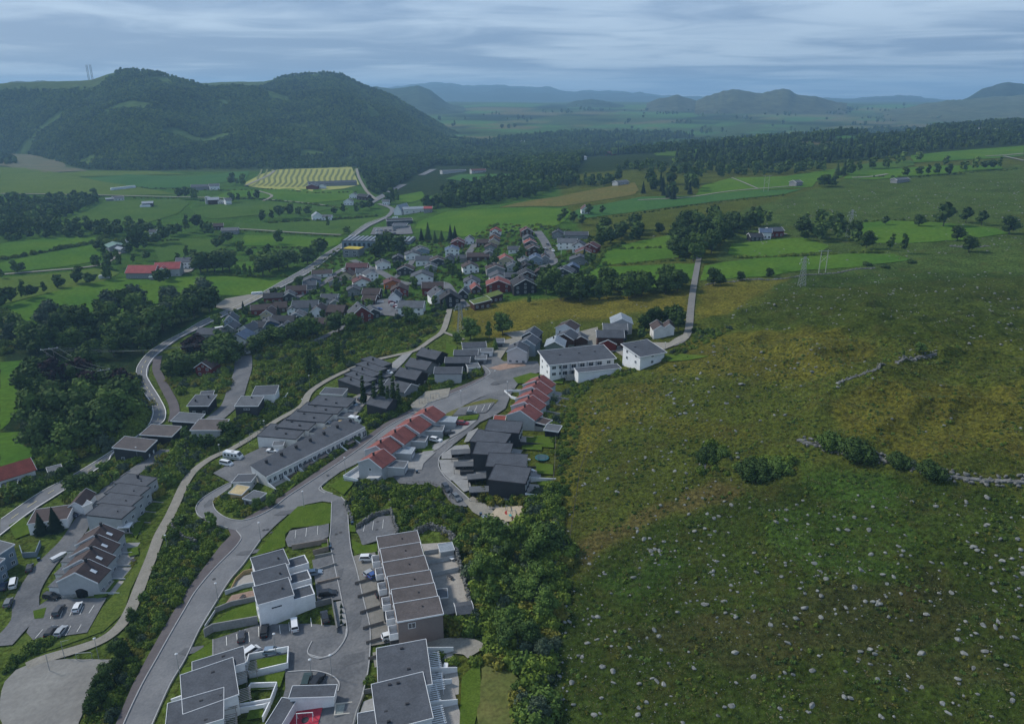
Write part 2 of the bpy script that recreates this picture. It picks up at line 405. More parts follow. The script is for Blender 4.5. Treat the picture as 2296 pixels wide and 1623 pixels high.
mb_=n.new("ShaderNodeMix");mb_.data_type='RGBA';mb_.inputs[7].default_value=(0.100,0.078,0.026,1);l.new(v2.outputs[0],mb_.inputs[6]);l.new(gnoise(0.11,.52,.74,0,.42),mb_.inputs[0])
mc_=n.new("ShaderNodeMix");mc_.data_type='RGBA';mc_.inputs[7].default_value=(0.020,0.038,0.008,1);l.new(mb_.outputs[2],mc_.inputs[6]);l.new(gnoise(0.35,.54,.70,0,.7,8),mc_.inputs[0])
l.new(mc_.outputs[2],b.inputs["Base Color"])
bp=n.new("ShaderNodeBump");bp.inputs["Strength"].default_value=0.9;bp.inputs["Distance"].default_value=1.3;l.new(gnoise(1.3,0,1,0,1,6),bp.inputs["Height"]);l.new(bp.outputs[0],b.inputs["Normal"])
me.materials.append(gm);tag(link("ground",me),kind="structure")
# sheets: fields, meadows, lawns
FG=[mat("meadow_grass_%d"%i,c,0.9,scale=0.02,c2=c2,fine=0.22,fscale=0.4,spec=0.0)for i,(c,c2)in enumerate([((0.050,0.112,0.016),(0.078,0.138,0.017)),((0.048,0.094,0.020),(0.066,0.112,0.022)),((0.070,0.110,0.022),(0.088,0.125,0.024)),((0.040,0.098,0.028),(0.052,0.112,0.030))])]
MEADOW=mat("dry_meadow",(0.125,0.105,0.032),0.95,scale=0.05,c2=(0.10,0.10,0.030),fine=0.25,fscale=0.3,spec=0.0)
fields=[(0,"bright green hay field above the left woods",[(0,745),(0,692),(60,672),(177,639),(300,622),(414,620),(645,620),(632,640),(570,664),(459,661),(332,686),(275,710),(200,716),(133,722),(84,730)]),
(2,"",[(0,684),(0,624),(120,614),(225,602),(270,612),(230,632),(120,655)]),
(0,"",[(0,548),(60,538),(150,532),(212,533),(216,540),(150,552),(90,568),(0,578)]),
(0,"",[(0,610),(0,590),(60,578),(140,562),(205,550),(222,570),(225,585),(150,598),(60,608)]),
(1,"",[(105,504),(150,488),(205,470),(235,452),(410,446),(424,455),(400,480),(330,500),(230,508)]),
(2,"",[(0,436),(0,376),(60,378),(130,388),(230,408),(330,424),(395,436),(250,440)]),
(3,"",[(195,402),(280,392),(420,398),(560,384),(552,402),(500,410),(430,420),(340,424),(250,412)]),
(2,"",[(100,392),(200,384),(330,384),(420,392),(300,394),(160,398)]),
(0,"",[(470,446),(520,428),(640,424),(790,428),(806,446),(700,456),(600,448),(560,442)]),
(1,"",[(430,470),(520,452),(600,452),(690,462),(760,466),(700,478),(590,482),(480,492),(440,486)]),
(1,"",[(520,516),(530,500),(600,502),(700,496),(850,488),(846,496),(800,518),(760,528),(620,522)]),
(0,"",[(545,552),(548,528),(600,528),(740,534),(770,534),(760,548),(735,556),(620,552)]),
(1,"",[(360,590),(345,560),(380,532),(470,538),(520,548),(500,560),(430,575)]),
(0,"",[(520,612),(530,590),(580,586),(600,600),(560,616)]),
(0,"",[(930,514),(938,498),(1000,476),(1130,468),(1270,468),(1282,478),(1262,500),(1230,512),(1060,530),(1035,532),(1000,520)]),
(0,"",[(885,452),(890,440),(945,430),(955,444),(925,455)]),
(3,"",[(1280,478),(1300,468),(1440,442),(1560,440),(1700,428),(1800,425),(1760,436),(1560,458),(1360,484),(1300,492)]),
(0,"",[(1558,440),(1572,418),(1640,400),(1760,396),(1870,380),(1890,398),(1830,408),(1820,420),(1700,428)]),
(1,"",[(1870,378),(1960,366),(2045,360),(2050,372),(1960,384),(1900,390)]),
(0,"",[(1890,402),(1905,388),(1990,380),(2120,372),(2240,372),(2250,380),(2100,392),(1960,404)]),
(0,"",[(2050,366),(2040,350),(2110,342),(2296,328),(2296,350),(2240,356),(2150,360)]),
(0,"",[(1335,602),(1340,575),(1380,552),(1500,528),(1530,545),(1540,575),(1420,590),(1380,592)]),
(0,"",[(1275,636),(1310,612),(1350,600),(1560,592),(1556,625),(1490,648),(1400,640),(1330,640)]),
(0,"",[(1570,630),(1580,596),(1700,580),(1900,570),(2000,570),(2040,582),(1940,596),(1800,606),(1680,622)]),
(0,"",[(1630,572),(1640,548),(1730,538),(1800,534),(1860,552),(1840,566),(1720,576)]),
(0,"",[(1925,530),(1910,502),(2000,495),(2100,500),(2230,512),(2260,524),(2150,540),(2040,546),(1960,546)]),
(0,"",[(0,965),(0,812),(70,808),(130,812),(60,870),(45,910),(20,950)]),
(0,"",[(0,1050),(0,972),(40,968),(65,975),(85,1020),(75,1045)]),
(1,"",[(1450,322),(1500,330),(1580,334),(1570,356),(1470,350)]),
(3,"",[(1000,402),(1030,392),(1150,392),(1140,404),(1040,408)]),
]
for k,lb,pts in fields:
 sheet("field",pts,FG[k],1,label="green hay field in the valley",rag=2.0 if pts[0][1]<560 else 1.2)
sheet("brown_meadow",[(1120,466),(1180,452),(1260,440),(1340,424),(1424,410),(1432,428),(1420,438),(1260,464)],MEADOW,1,label="brown grass slope beyond the village",rag=2)
sheet("brown_meadow",[(0,372),(0,328),(70,326),(130,350),(150,375),(200,384),(100,388)],mat("bracken_slope",(0.060,0.075,0.030),0.95,c2=(0.095,0.085,0.04),scale=0.02,fine=.2,fscale=.2),1,label="bracken slope at the foot of the mountain",rag=5)
mown=mat("mown_hay",(0.26,0.27,0.085),0.95,scale=0.05,c2=(0.30,0.30,0.10),fine=0.1,fscale=0.2,spec=0.0)
sheet("mown_field",[(548,412),(585,392),(625,381),(700,379),(788,375),(806,416),(770,424),(700,430),(600,424),(560,420)],mown,1,label="pale mown field with curved swathes",kind='structure')
swm=mat("hay_swath",(0.120,0.140,0.045),0.95)
for i in range(18):
 x0=575+i*12.4
 pts=[(x0-8+i*.1,421-abs(i-7)*.5),(x0+4,410),(x0+3,400),(x0+9,390),(x0+12,381.5)]
 pts=[p for p in pts if p[1]<424]
 o=ribbon("hay_swath",pts,3.6,swm,1.8);tag(o,"dark curved hay swath on the mown field",None)
ASPH=mat("asphalt",(0.122,0.126,0.134),0.9,c2=(0.168,0.170,0.176),scale=0.13,fine=0.12,fscale=1.8)
ASPHD=mat("worn_asphalt",(0.092,0.096,0.104),0.9,c2=(0.145,0.146,0.150),scale=0.12,fine=0.16,fscale=1.4)
ASPHR=mat("reddish_footpath_asphalt",(0.088,0.078,0.082),0.92,c2=(0.112,0.100,0.102),scale=0.2,fine=0.1,fscale=2)
GRAV=mat("gravel",(0.19,0.18,0.155),0.95,c2=(0.235,0.22,0.19),scale=0.3,fine=0.14,fscale=2.0)
PITCHM=mat("pitch_gravel",(0.165,0.16,0.15),0.95,c2=(0.215,0.21,0.195),scale=0.08,fine=0.12,fscale=1.0)
PAVE=mat("concrete_paving",(0.20,0.20,0.20),0.9,c2=(0.25,0.25,0.245),scale=0.4,fine=0.1,fscale=2)
KERB=mat("granite_kerb",(0.34,0.34,0.34),0.85,fine=.1)
LAWN=mat("garden_lawn",(0.052,0.088,0.013),0.95,c2=(0.075,0.112,0.018),scale=0.3,fine=0.25,fscale=2.5,spec=.0)
VERGE=mat("grass_verge",(0.055,0.085,0.018),0.95,c2=(0.085,0.110,0.024),scale=0.2,fine=0.3,fscale=1.6,spec=.0)
DRYG=mat("dry_yellow_grass",(0.120,0.115,0.040),0.95,c2=(0.085,0.100,0.030),scale=0.15,fine=0.3,fscale=1.2,spec=.0)
WHITEP=mat("road_paint",(0.62,0.62,0.60),0.8)
SOIL=mat("bare_soil",(0.085,0.065,0.052),0.95,c2=(0.12,0.095,0.07),scale=.4,fine=.2)
DECK=mat("weathered_decking",(0.26,0.24,0.22),0.9,c2=(0.32,0.30,0.27),scale=.8,fine=.1)
road_L=[(253,1640),(296,1540),(328,1479),(369,1406),(410,1338),(457,1274),(495,1224),(518,1201),(511,1186)]
kerb_a=[(268,1655),(281,1617),(318,1538),(351,1479),(384,1420),(416,1365),(439,1327),(480,1277),(521,1236),(536,1218),(541,1206),(530,1191)]
road_R=[(330,1655),(343,1623),(381,1538),(416,1479),(448,1412),(480,1359),(515,1303),(547,1265),(585,1211),(623,1174),(658,1144),(687,1132),(723,1125),(744,1128)]
loop_out=[(521,1082),(492,1096),(456,1118),(441,1136),(442,1153),(456,1165),(482,1177),(511,1186)]
loop_in=[(519,1092),(499,1108),(480,1122),(479,1136),(489,1151),(513,1165),(543,1169),(572,1162)]
kerb_b=[(572,1162),(609,1143),(645,1115),(680,1092),(727,1061),(774,1030),(820,997),(870,958),(920,930),(955,910),(980,898),(1025,880),(1063,862),(1092,845),(1099,838),(1092,828),(1080,820)]
upper_R=[(1170,838),(1150,862),(1120,878),(1075,893),(1045,908),(1009,928),(975,950),(900,985),(840,1018),(798,1042),(763,1059),(734,1080),(720,1094),(725,1103),(746,1109),(765,1116)]
side_R=[(765,1116),(779,1135),(781,1173),(787,1233),(800,1280),(816,1350),(829,1404),(830,1455),(825,1508),(813,1559),(791,1640)]
side_L=[(744,1128),(742,1186),(740,1215),(749,1265),(764,1335),(778,1406),(774,1435),(752,1464),(723,1477),(693,1470)]
sheet("main_road",kerb_a[:-1]+[(530,1191),(511,1186)]+loop_in[6:7]+kerb_b+upper_R+[(744,1128)]+road_R[::-1],ASPH,2.0,label="grey estate road climbing from the bottom of the picture")
sheet("loop_road",loop_out+[(530,1191),(560,1178),(580,1162)]+loop_in[::-1],ASPH,2.4,label="loop road round the shrub island")
sheet("footpath",road_L+kerb_a[::-1],ASPHR,2.2,label="reddish footpath beside the estate road")
fp2=[(545,1166),(600,1135),(640,1107),(680,1080),(720,1052),(770,1018),(815,985),(860,952),(905,928),(950,905),(1000,880),(1050,860),(1085,845),(1085,832)]
sheet("footpath",fp2+kerb_b[::-1],ASPHR,2.2,label="reddish footpath along the upper estate road")
sheet("side_street",side_L[:6]+[(690,1400),(580,1402),(478,1436),(478,1480),(560,1462),(640,1500),(640,1545),(612,1655),(791,1655)]+side_R[::-1],ASPHD,3.0,label="side street and parking court between the white row and the brown row")
court=[(1133,918),(1110,933),(1076,949),(1053,970),(1014,1001),(988,1024),(983,1042),(991,1063),(1012,1084),(1038,1110),(1056,1125),(1045,1138),(1019,1135),(1006,1123),(991,1099),(968,1089),(926,1088),(895,1086),(877,1066),(900,1050),(948,1045),(955,1029),(980,1008),(1025,980),(1074,949),(1082,931),(1020,935),(1035,915),(1080,893),(1120,878),(1146,850),(1208,815),(1205,840),(1150,880)]
sheet("estate_street",[(1085,832),(1075,815),(1098,790),(1130,812),(1205,812),(1215,835),(1170,850),(1146,885),(1133,918),(1110,933),(1076,949),(1053,970),(1014,1001),(988,1024),(983,1042),(991,1063),(1012,1084),(1038,1110),(1056,1125),(1045,1138),(1019,1135),(1006,1123),(991,1099),(968,1089),(926,1088),(895,1086),(877,1066),(900,1050),(948,1045),(955,1029),(980,1008),(1025,975),(1060,945),(1020,935),(1035,915),(1080,893),(1120,878),(1120,858),(1092,845)],ASPHD,2.8,label="street between the red-roofed rows")
sheet("driveway",[(1098,800),(1110,770),(1150,760),(1128,748),(1180,742),(1175,760),(1140,780),(1120,810)],GRAV,2.4)
sheet("driveway",[(1215,812),(1230,790),(1290,780),(1300,745),(1340,735),(1345,760),(1400,770),(1500,770),(1540,748),(1545,760),(1490,785),(1395,800),(1380,790)],GRAV,2.4)
sheet("driveway",[(1060,1115),(1040,1125),(1060,1150),(1100,1172),(1154,1195),(1150,1185),(1110,1150),(1085,1130)],GRAV,3.0)
vr_L=[(1,1166),(85,1108),(149,1074),(202,1043),(255,1009),(291,985),(323,963),(336,948),(342,926),(335,902),(313,870),(304,840),(310,818),(333,791),(367,769),(409,747),(438,729),(459,718),(533,686),(579,662),(625,636),(659,617),(695,596),(717,578),(765,548),(783,530),(819,504),(867,486)]
vr_R=[(0,1204),(51,1164),(83,1141),(132,1110),(238,1041),(258,1016),(328,968),(362,952),(372,941),(373,921),(360,894),(340,862),(331,843),(335,821),(352,799),(377,779),(406,759),(460,732),(559,684),(625,650),(675,624),(713,602),(739,580),(771,556),(799,530),(829,509),(869,490)]
sheet("valley_road",vr_L+vr_R[::-1],ASPH,2.0,label="two-lane valley road curving past the village")
ribbon("valley_road",[(868,488),(880,470),(850,458)],6,ASPH,1.5,label="valley road beside the church barn")
ribbon("valley_road",[(815,464),(835,453),(870,434),(905,415)],12,ASPH,1.6,label="straight valley road in the distance")
ribbon("valley_road",[(945,394),(972,381)],14,ASPH,1.6,label="far end of the valley road")
ribbon("cycle_path",[(60,1495),(95,1480),(180,1455),(235,1433),(272,1402),(296,1362),(320,1300),(342,1245),(358,1200),(380,1160),(392,1135),(415,1085),(438,1055),(475,1028),(520,1008),(575,975),(625,942),(677,912),(692,885),(716,865),(758,842),(820,815),(880,800),(930,788),(965,765),(992,745),(1003,715),(1008,695)],3.4,GRAV,2.6,label="pale gravel cycle path winding behind the terraces")
ribbon("cycle_path",[(992,745),(1010,752),(1040,763)],1.8,GRAV,2.2,label="narrow trodden path across the yellow meadow")
ribbon("farm_track",[(1508,775),(1530,765),(1543,745),(1548,700),(1554,650),(1563,600),(1568,575)],3.6,mat("concrete_track",(0.16,0.155,0.145),.9,fine=.1),2.0,label="straight pale farm track running to the wooded farm")
ribbon("lane",[(355,800),(352,815),(352,832),(362,855),(378,885),(388,905),(392,925),(388,945)],4.2,ASPHR,2.2,label="narrow lane beside the valley road bend")
ribbon("lane",[(545,800),(545,830),(532,870),(520,905),(500,925),(470,950)],9,ASPHD,2.2,label="wide lane between the scrub and the dark houses")
ribbon("lane",[(0,1450),(18,1430),(55,1385),(62,1335),(102,1270),(160,1210),(190,1165),(235,1110),(290,1068),(330,1040),(375,1010)],6.5,ASPHD,2.6,label="lane between the lower terraces")
for pts,w,lb in[([(0,617),(110,608),(190,601),(240,590),(272,565),(300,548)],4,"pale farm road to the green-roofed farm"),([(0,436),(150,438),(300,441),(440,444),(530,447)],5,"long pale farm road across the valley"),([(600,449),(700,458),(750,466)],4,"farm road east of the silo farm"),
([(520,516),(560,516),(650,522),(765,528)],4,"straight farm drive through the hay fields"),([(1430,450),(1540,444),(1640,430),(1790,418)],3.5,"field track on the right slope"),([(1640,400),(1700,425)],2,"fence line track"),([(2210,352),(2250,350),(2296,346)],6,"pale track at the top right field"),([(2250,352),(2296,362)],4,"lower branch of the top right track"),([(1990,392),(1950,398),(1910,400)],5,"brown gully track"),([(800,380),(805,400),(822,430),(845,450)],5,"lane beside the mown field"),([(550,418),(600,396),(616,384)],5,"gravel lane beside the mown field"),([(590,452),(610,440),(580,430)],4,"curving farm lane"),([(1700,535),(1760,525)],7,"yard of the dark farmhouse")]:
 ribbon("farm_road",pts,w,GRAV,2.0,label=lb)
for pts,w,lb in[([(660,672),(690,655),(720,640),(760,610),(800,590)],5,"village street near the main road"),([(790,585),(850,610),(890,632),(935,640),(975,635),(1000,640),(1015,660),(1045,690)],6,"curving street through the village middle"),([(1050,570),(1068,545)],6,"upper village lane"),([(1205,520),(1222,545),(1232,570),(1240,590),(1215,600)],7,"street climbing the right side of the village"),([(855,640),(880,628),(915,600),(925,585)],5,"village lane by the red roofs"),([(700,770),(760,740),(790,725)],5,"drive at the foot of the village")]:
 ribbon("village_street",pts,w,ASPHD,2.0,label=lb)
sheet("car_park",[(830,690),(855,672),(905,672),(925,700),(900,712),(850,708)],ASPHD,2.5)
sheet("car_park",[(830,528),(838,512),(920,506),(926,526)],ASPHD,2.2)
sheet("gravel_yard",[(480,690),(505,672),(560,662),(600,664),(560,680),(520,700)],GRAV,2.4)
sheet("gravel_yard",[(395,605),(425,585),(450,590),(430,610),(400,618)],GRAV,2.2)
sheet("gravel_pitch",[(0,1570),(12,1530),(35,1503),(85,1484),(150,1478),(262,1480),(250,1520),(228,1565),(185,1602),(168,1655),(0,1655)],PITCHM,2.4,label="bare gravel pitch in the bottom left corner",rag=.5)
sheet("verge",[(341,1215),(324,1262),(292,1325),(279,1374),(232,1416),(146,1447),(100,1462),(60,1470),(20,1470),(48,1430),(70,1418),(75,1438),(196,1421),(230,1362),(258,1330),(290,1290),(320,1235)],VERGE,1.8,label="mown grass strip below the cycle path")
sheet("parking_lot",[(85,1362),(110,1345),(240,1342),(228,1362),(196,1420),(75,1437),(60,1420)],ASPHD,3.0,label="parking lot below the dark-roofed terrace")
sheet("parking_lot",[(478,1063),(555,1020),(590,1004),(665,1012),(660,1030),(560,1075),(520,1085)],ASPHD,3.0,label="parking lot with the motorhome")
sheet("parking_lot",[(640,1212),(650,1192),(738,1175),(737,1205),(700,1225),(646,1228)],ASPHD,3.2,label="empty parking bays above the white row")
sheet("parking_lot",[(798,1192),(850,1160),(876,1158),(888,1198),(845,1215),(812,1225),(806,1205)],ASPHD,3.2,label="parking bays under the rock cutting")
sheet("parking_lot",[(1015,935),(1030,918),(1085,908),(1110,905),(1100,918),(1090,928),(1040,934)],ASPHD,4.4)
sheet("grass_island",[(990,935),(1010,925),(1060,905),(1100,896),(1118,900),(1110,908),(1075,910),(1030,920),(1012,936)],DRYG,3.6,label="rough grass island between the red rows")
for pts,lv in[([(668,1138),(720,1130),(743,1134),(742,1175),(720,1180),(655,1186),(640,1200),(640,1228),(575,1248),(556,1285),(545,1282),(590,1225),(625,1180)],3.4),
([(740,1092),(785,1060),(800,1050),(790,1090),(770,1112)],3.4),([(720,1215),(738,1212),(740,1228),(722,1232)],4),([(780,1180),(795,1175),(798,1195),(785,1195)],3.6),([(788,1212),(815,1225),(848,1222),(845,1240),(800,1245),(790,1232)],3.6),
([(422,1475),(478,1440),(478,1480),(433,1495)],3.4),([(410,1500),(432,1495),(432,1520),(414,1530),(400,1560)],3.4),([(490,1392),(520,1370),(575,1352),(585,1398),(540,1402),(480,1412)],4.6),([(575,1482),(645,1470),(642,1490),(580,1502)],5),([(560,1525),(640,1508),(628,1545),(560,1552)],5),([(560,1595),(592,1588),(590,1612),(552,1618)],5),
([(1035,1520),(1075,1480),(1080,1560),(1060,1640),(1030,1640)],2.4),([(550,1075),(590,1055),(616,1050),(560,1080)],3.6),([(660,1035),(690,1020),(690,1012),(668,1016)],3.6),([(585,1108),(625,1100),(690,1060),(650,1100),(600,1130),(570,1128)],2.8),([(928,1005),(975,1003),(978,1012),(940,1016)],3.8),([(1025,938),(1075,932),(1070,944),(1030,946)],4.6),
([(1180,982),(1240,984),(1242,1006),(1178,1002)],3.2),([(1170,1000),(1215,996),(1215,1012),(1170,1010)],3.4),([(1200,1040),(1240,1044),(1240,1066),(1205,1064)],3.2),([(1202,1082),(1243,1080),(1240,1096),(1210,1092)],3.2),([(1195,980),(1250,976),(1250,985),(1200,985)],3.4),([(1215,855),(1265,850),(1262,862),(1225,862)],3.0),([(1150,850),(1190,838),(1230,845),(1245,860),(1160,862)],3.0),
([(945,838),(975,838),(975,855),(950,856)],3),([(1000,770),(1025,778),(1015,830),(985,830),(1000,800)],2.6),([(885,890),(925,885),(920,905),(890,912)],3),([(208,1330),(255,1300),(268,1302),(240,1338),(215,1345)],3),([(288,1180),(312,1165),(325,1170),(305,1210)],2.8),([(285,1232),(310,1228),(312,1245),(290,1250)],3.4),([(75,1372),(105,1364),(98,1388),(78,1390)],3.4),([(20,1180),(55,1160),(75,1195),(35,1210)],2.6),([(1450,800),(1530,795),(1590,800),(1500,812)],2),([(905,700),(920,690),(930,700),(912,712)],2.6),([(640,1050),(690,1020),(720,1020)],3)]:
 sheet("lawn",pts,LAWN,lv,label="patch of mown lawn in the estate")
sheet("dry_grass",[(1068,1640),(1075,1560),(1082,1500),(1110,1482),(1158,1495),(1160,1560),(1150,1640)],DRYG,2.6,label="yellow rough grass patch by the bottom terrace",rag=.4)
ribbon("gravel_drive",[(838,1482),(880,1470),(940,1458),(1000,1450),(1050,1452),(1070,1465)],5,GRAV,3.6,label="gravel drive behind the brown row")
sheet("playground_sand",[(1098,1158),(1112,1142),(1170,1136),(1186,1158),(1172,1170),(1135,1172)],mat("play_sand",(0.36,0.30,0.22),.95,fine=.1),3.6,label="pale sand playground at the end of the street")
sheet("playground_sand",[(920,910),(955,880),(1010,872),(1005,892),(960,905),(935,935)],GRAV,3.0,label="gravel playground among the hedges")
sheet("ball_court",[(1095,828),(1130,818),(1170,815),(1180,822),(1120,833)],mat("worn_red_gravel",(0.26,0.18,0.14),.95,fine=.1),3.2,label="reddish gravel court by the pale house")
sheet("driveway",[(700,1258),(748,1246),(762,1300),(768,1346),(712,1352),(706,1300)],ASPHD,3.6)
DRAIN=mat("iron_cover",(.05,.05,.052),.7);PATCH=mat("asphalt_patch",(.098,.101,.107),.9,fine=.1)
for u,v in((600,1189),(608,1196),(592,1190),(847,1172),(985,1032),(735,1068),(1001,1072),(660,1166),(845,1190),(754,1200),(764,1196),(1150,875),(480,1300),(720,1478)):
 p=PX(u,v);sheet_xy("drain_cover",[(p.x+.5*math.cos(a),p.y+.5*math.sin(a))for a in np.arange(0,6.2,.8)],DRAIN,3.6 if u>700 else 2.9,label="iron drain cover in the estate road",step=.6)
for u,v,w,h in((560,1240,4,1.2),(430,1460,3,1.4),(650,1150,5,1.5),(760,1290,1.0,2.6),(800,1400,1.0,2.8),(870,985,5,1.2),(1120,860,4,2),(470,1130,1.5,3),(790,1480,3,2),(1000,1060,2,3)):
 p=PX(u,v);sheet_xy("asphalt_patch",[(p.x-w,p.y-h*.4),(p.x-w*.4,p.y-h),(p.x+w,p.y-h*.5),(p.x+w*.8,p.y+h),(p.x-w*.7,p.y+h*.8)],PATCH,3.4 if u>740 else 2.6,label="darker repair patch in the road surface",step=1.5)
def kerbline(pts,w=0.22,h=0.14,m=None,label="pale granite kerb"):
 ln=smooth_line([(p.x,p.y)for p in PXS(pts)])
 mb=MB();strip_mesh(mb,ln,w,h,lift=0.25+0.0009*math.hypot(ln[0][0],ln[0][1]));o=mb.build("kerb",m or KERB);tag(o,label,None,None,'structure');return o
for i,(pts,lb)in enumerate([(kerb_a,"kerb between the estate road and its footpath"),(kerb_b,"kerb along the upper footpath"),(road_R[:9],"right-hand kerb of the estate road"),(side_R,"right kerb of the side street"),(side_L,"left kerb of the side street"),(loop_out,"outer kerb of the loop road"),(loop_in,"kerb round the shrub island"),
([(700,1440),(690,1463),(700,1475),(723,1478),(752,1466),(772,1438),(777,1412)],"rounded kerb of the hedge island"),([(645,1509),(700,1506),(740,1515),(760,1532),(758,1552)],"curved kerb by the bottom car bays"),([(720,1094),(726,1102),(746,1109)],"kerb at the junction corner"),([(735,1079),(720,1092),(716,1100),(730,1108)],"kerb of the junction corner strip"),([(1056,1125),(1012,1084),(991,1063),(983,1042),(988,1024),(1014,1001)],"kerb in front of the black row"),([(948,1045),(955,1029),(980,1008),(1025,980)],"kerb in front of the garages")]):
 kerbline(pts,label=lb)
def edge_paint(pts,w,label,dash=None,lvl=3.2,shift=0.0):
 ln=smooth_line([(p.x,p.y)for p in PXS(pts)],6);mb=MB();acc=0
 Lf,Rt=offset_line(ln,w)
 for k in range(len(ln)-1):
  d=math.hypot(ln[k+1][0]-ln[k][0],ln[k+1][1]-ln[k][1]);n_=max(1,int(d/1.5))
  for q in range(n_):
   acc+=d/n_
   if dash and(acc%dash[0])>dash[1]:continue
   f0,f1=q/n_,(q+1)/n_;P=[]
   for A,f in((Lf,f0),(Rt,f0),(Rt,f1),(Lf,f1)):
    x=A[k][0]+(A[k+1][0]-A[k][0])*f;y=A[k][1]+(A[k+1][1]-A[k][1])*f
    P.append((x,y,G(x,y)+lvl*(0.05+0.00045*math.hypot(x,y))))
   mb.face(P[::-1])
 o=mb.build("road_marking",WHITEP);tag(o,label,None,None,'structure')
def lerp_line(a,b,f):return[(a[i][0]*(1-f)+b[i][0]*f,a[i][1]*(1-f)+b[i][1]*f)for i in range(min(len(a),len(b)))]
edge_paint([(p[0]-2,p[1])for p in vr_R],0.35,"white right edge line of the valley road")
edge_paint([(p[0]+2,p[1])for p in vr_L],0.25,"white left edge line of the valley road")
wl=smooth_line([(p.x,p.y)for p in PXS(vr_L)],4);wr=smooth_line([(p.x,p.y)for p in PXS(vr_R)],4)
mid=[]
for p in wl[::2]:
 q=min(wr,key=lambda r:(r[0]-p[0])**2+(r[1]-p[1])**2);mid.append(((p[0]+q[0])/2,(p[1]+q[1])/2))
mb=MB();Lf,Rt=offset_line(mid,0.22)
for k in range(len(mid)-1):
 d=math.hypot(mid[k+1][0]-mid[k][0],mid[k+1][1]-mid[k][1]);n_=max(1,int(d/5))
 for q in range(n_):
  f0,f1=q/n_,(q+.45)/n_;P=[]
  for A,f in((Lf,f0),(Rt,f0),(Rt,f1),(Lf,f1)):
   x=A[k][0]+(A[k+1][0]-A[k][0])*f;y=A[k][1]+(A[k+1][1]-A[k][1])*f;P.append((x,y,G(x,y)+3.2*(0.05+0.00045*math.hypot(x,y))))
  mb.face(P[::-1])
tag(mb.build("road_marking",mat("yellow_road_paint",(.55,.48,.25))),"broken yellow centre line of the valley road",kind='structure')
def bays(pairs,label,lvl=4.0,w=0.14):
 for a,b in pairs:
  A=PX(*a);B=PX(*b);d=Vector((B.x-A.x,B.y-A.y));d.normalize();nx,ny=-d.y*w/2,d.x*w/2;mb=MB();n_=4
  for q in range(n_):
   P=[]
   for f,s in((q/n_,1),(q/n_,-1),((q+1)/n_,-1),((q+1)/n_,1)):
    x=A.x+(B.x-A.x)*f+nx*s;y=A.y+(B.y-A.y)*f+ny*s;P.append((x,y,G(x,y)+lvl*(0.05+0.00045*math.hypot(x,y))))
   mb.face(P)
  tag(mb.build("parking_line",WHITEP),label,kind='structure')
bays([((508,1430),(509,1450)),((531,1424),(533,1445)),((558,1420),(560,1442)),((580,1408),(581,1430)),((627,1405),(629,1424)),((648,1398),(650,1418)),((697,1388),(699,1408)),((720,1385),(722,1405))],"white bay line in the parking court")
bays([((120,1372),(114,1390)),((143,1368),(136,1387)),((165,1366),(157,1384)),((188,1362),(180,1381)),((212,1360),(200,1378)),((97,1414),(80,1434)),((160,1406),(148,1428)),((183,1403),(173,1420))],"white bay line in the lower parking lot")
bays([((1045,932),(1053,915)),((1062,930),(1070,914)),((1080,926),(1087,912)),((1094,922),(1100,910))],"white bay line by the grass island",5.2)
bays([((662,1210),(664,1192)),((686,1206),(688,1187)),((712,1202),(713,1183)),((815,1195),(818,1180)),((835,1192),(838,1172)),((858,1188),(860,1168))],"faint bay line in the empty bays",4.4,0.1)
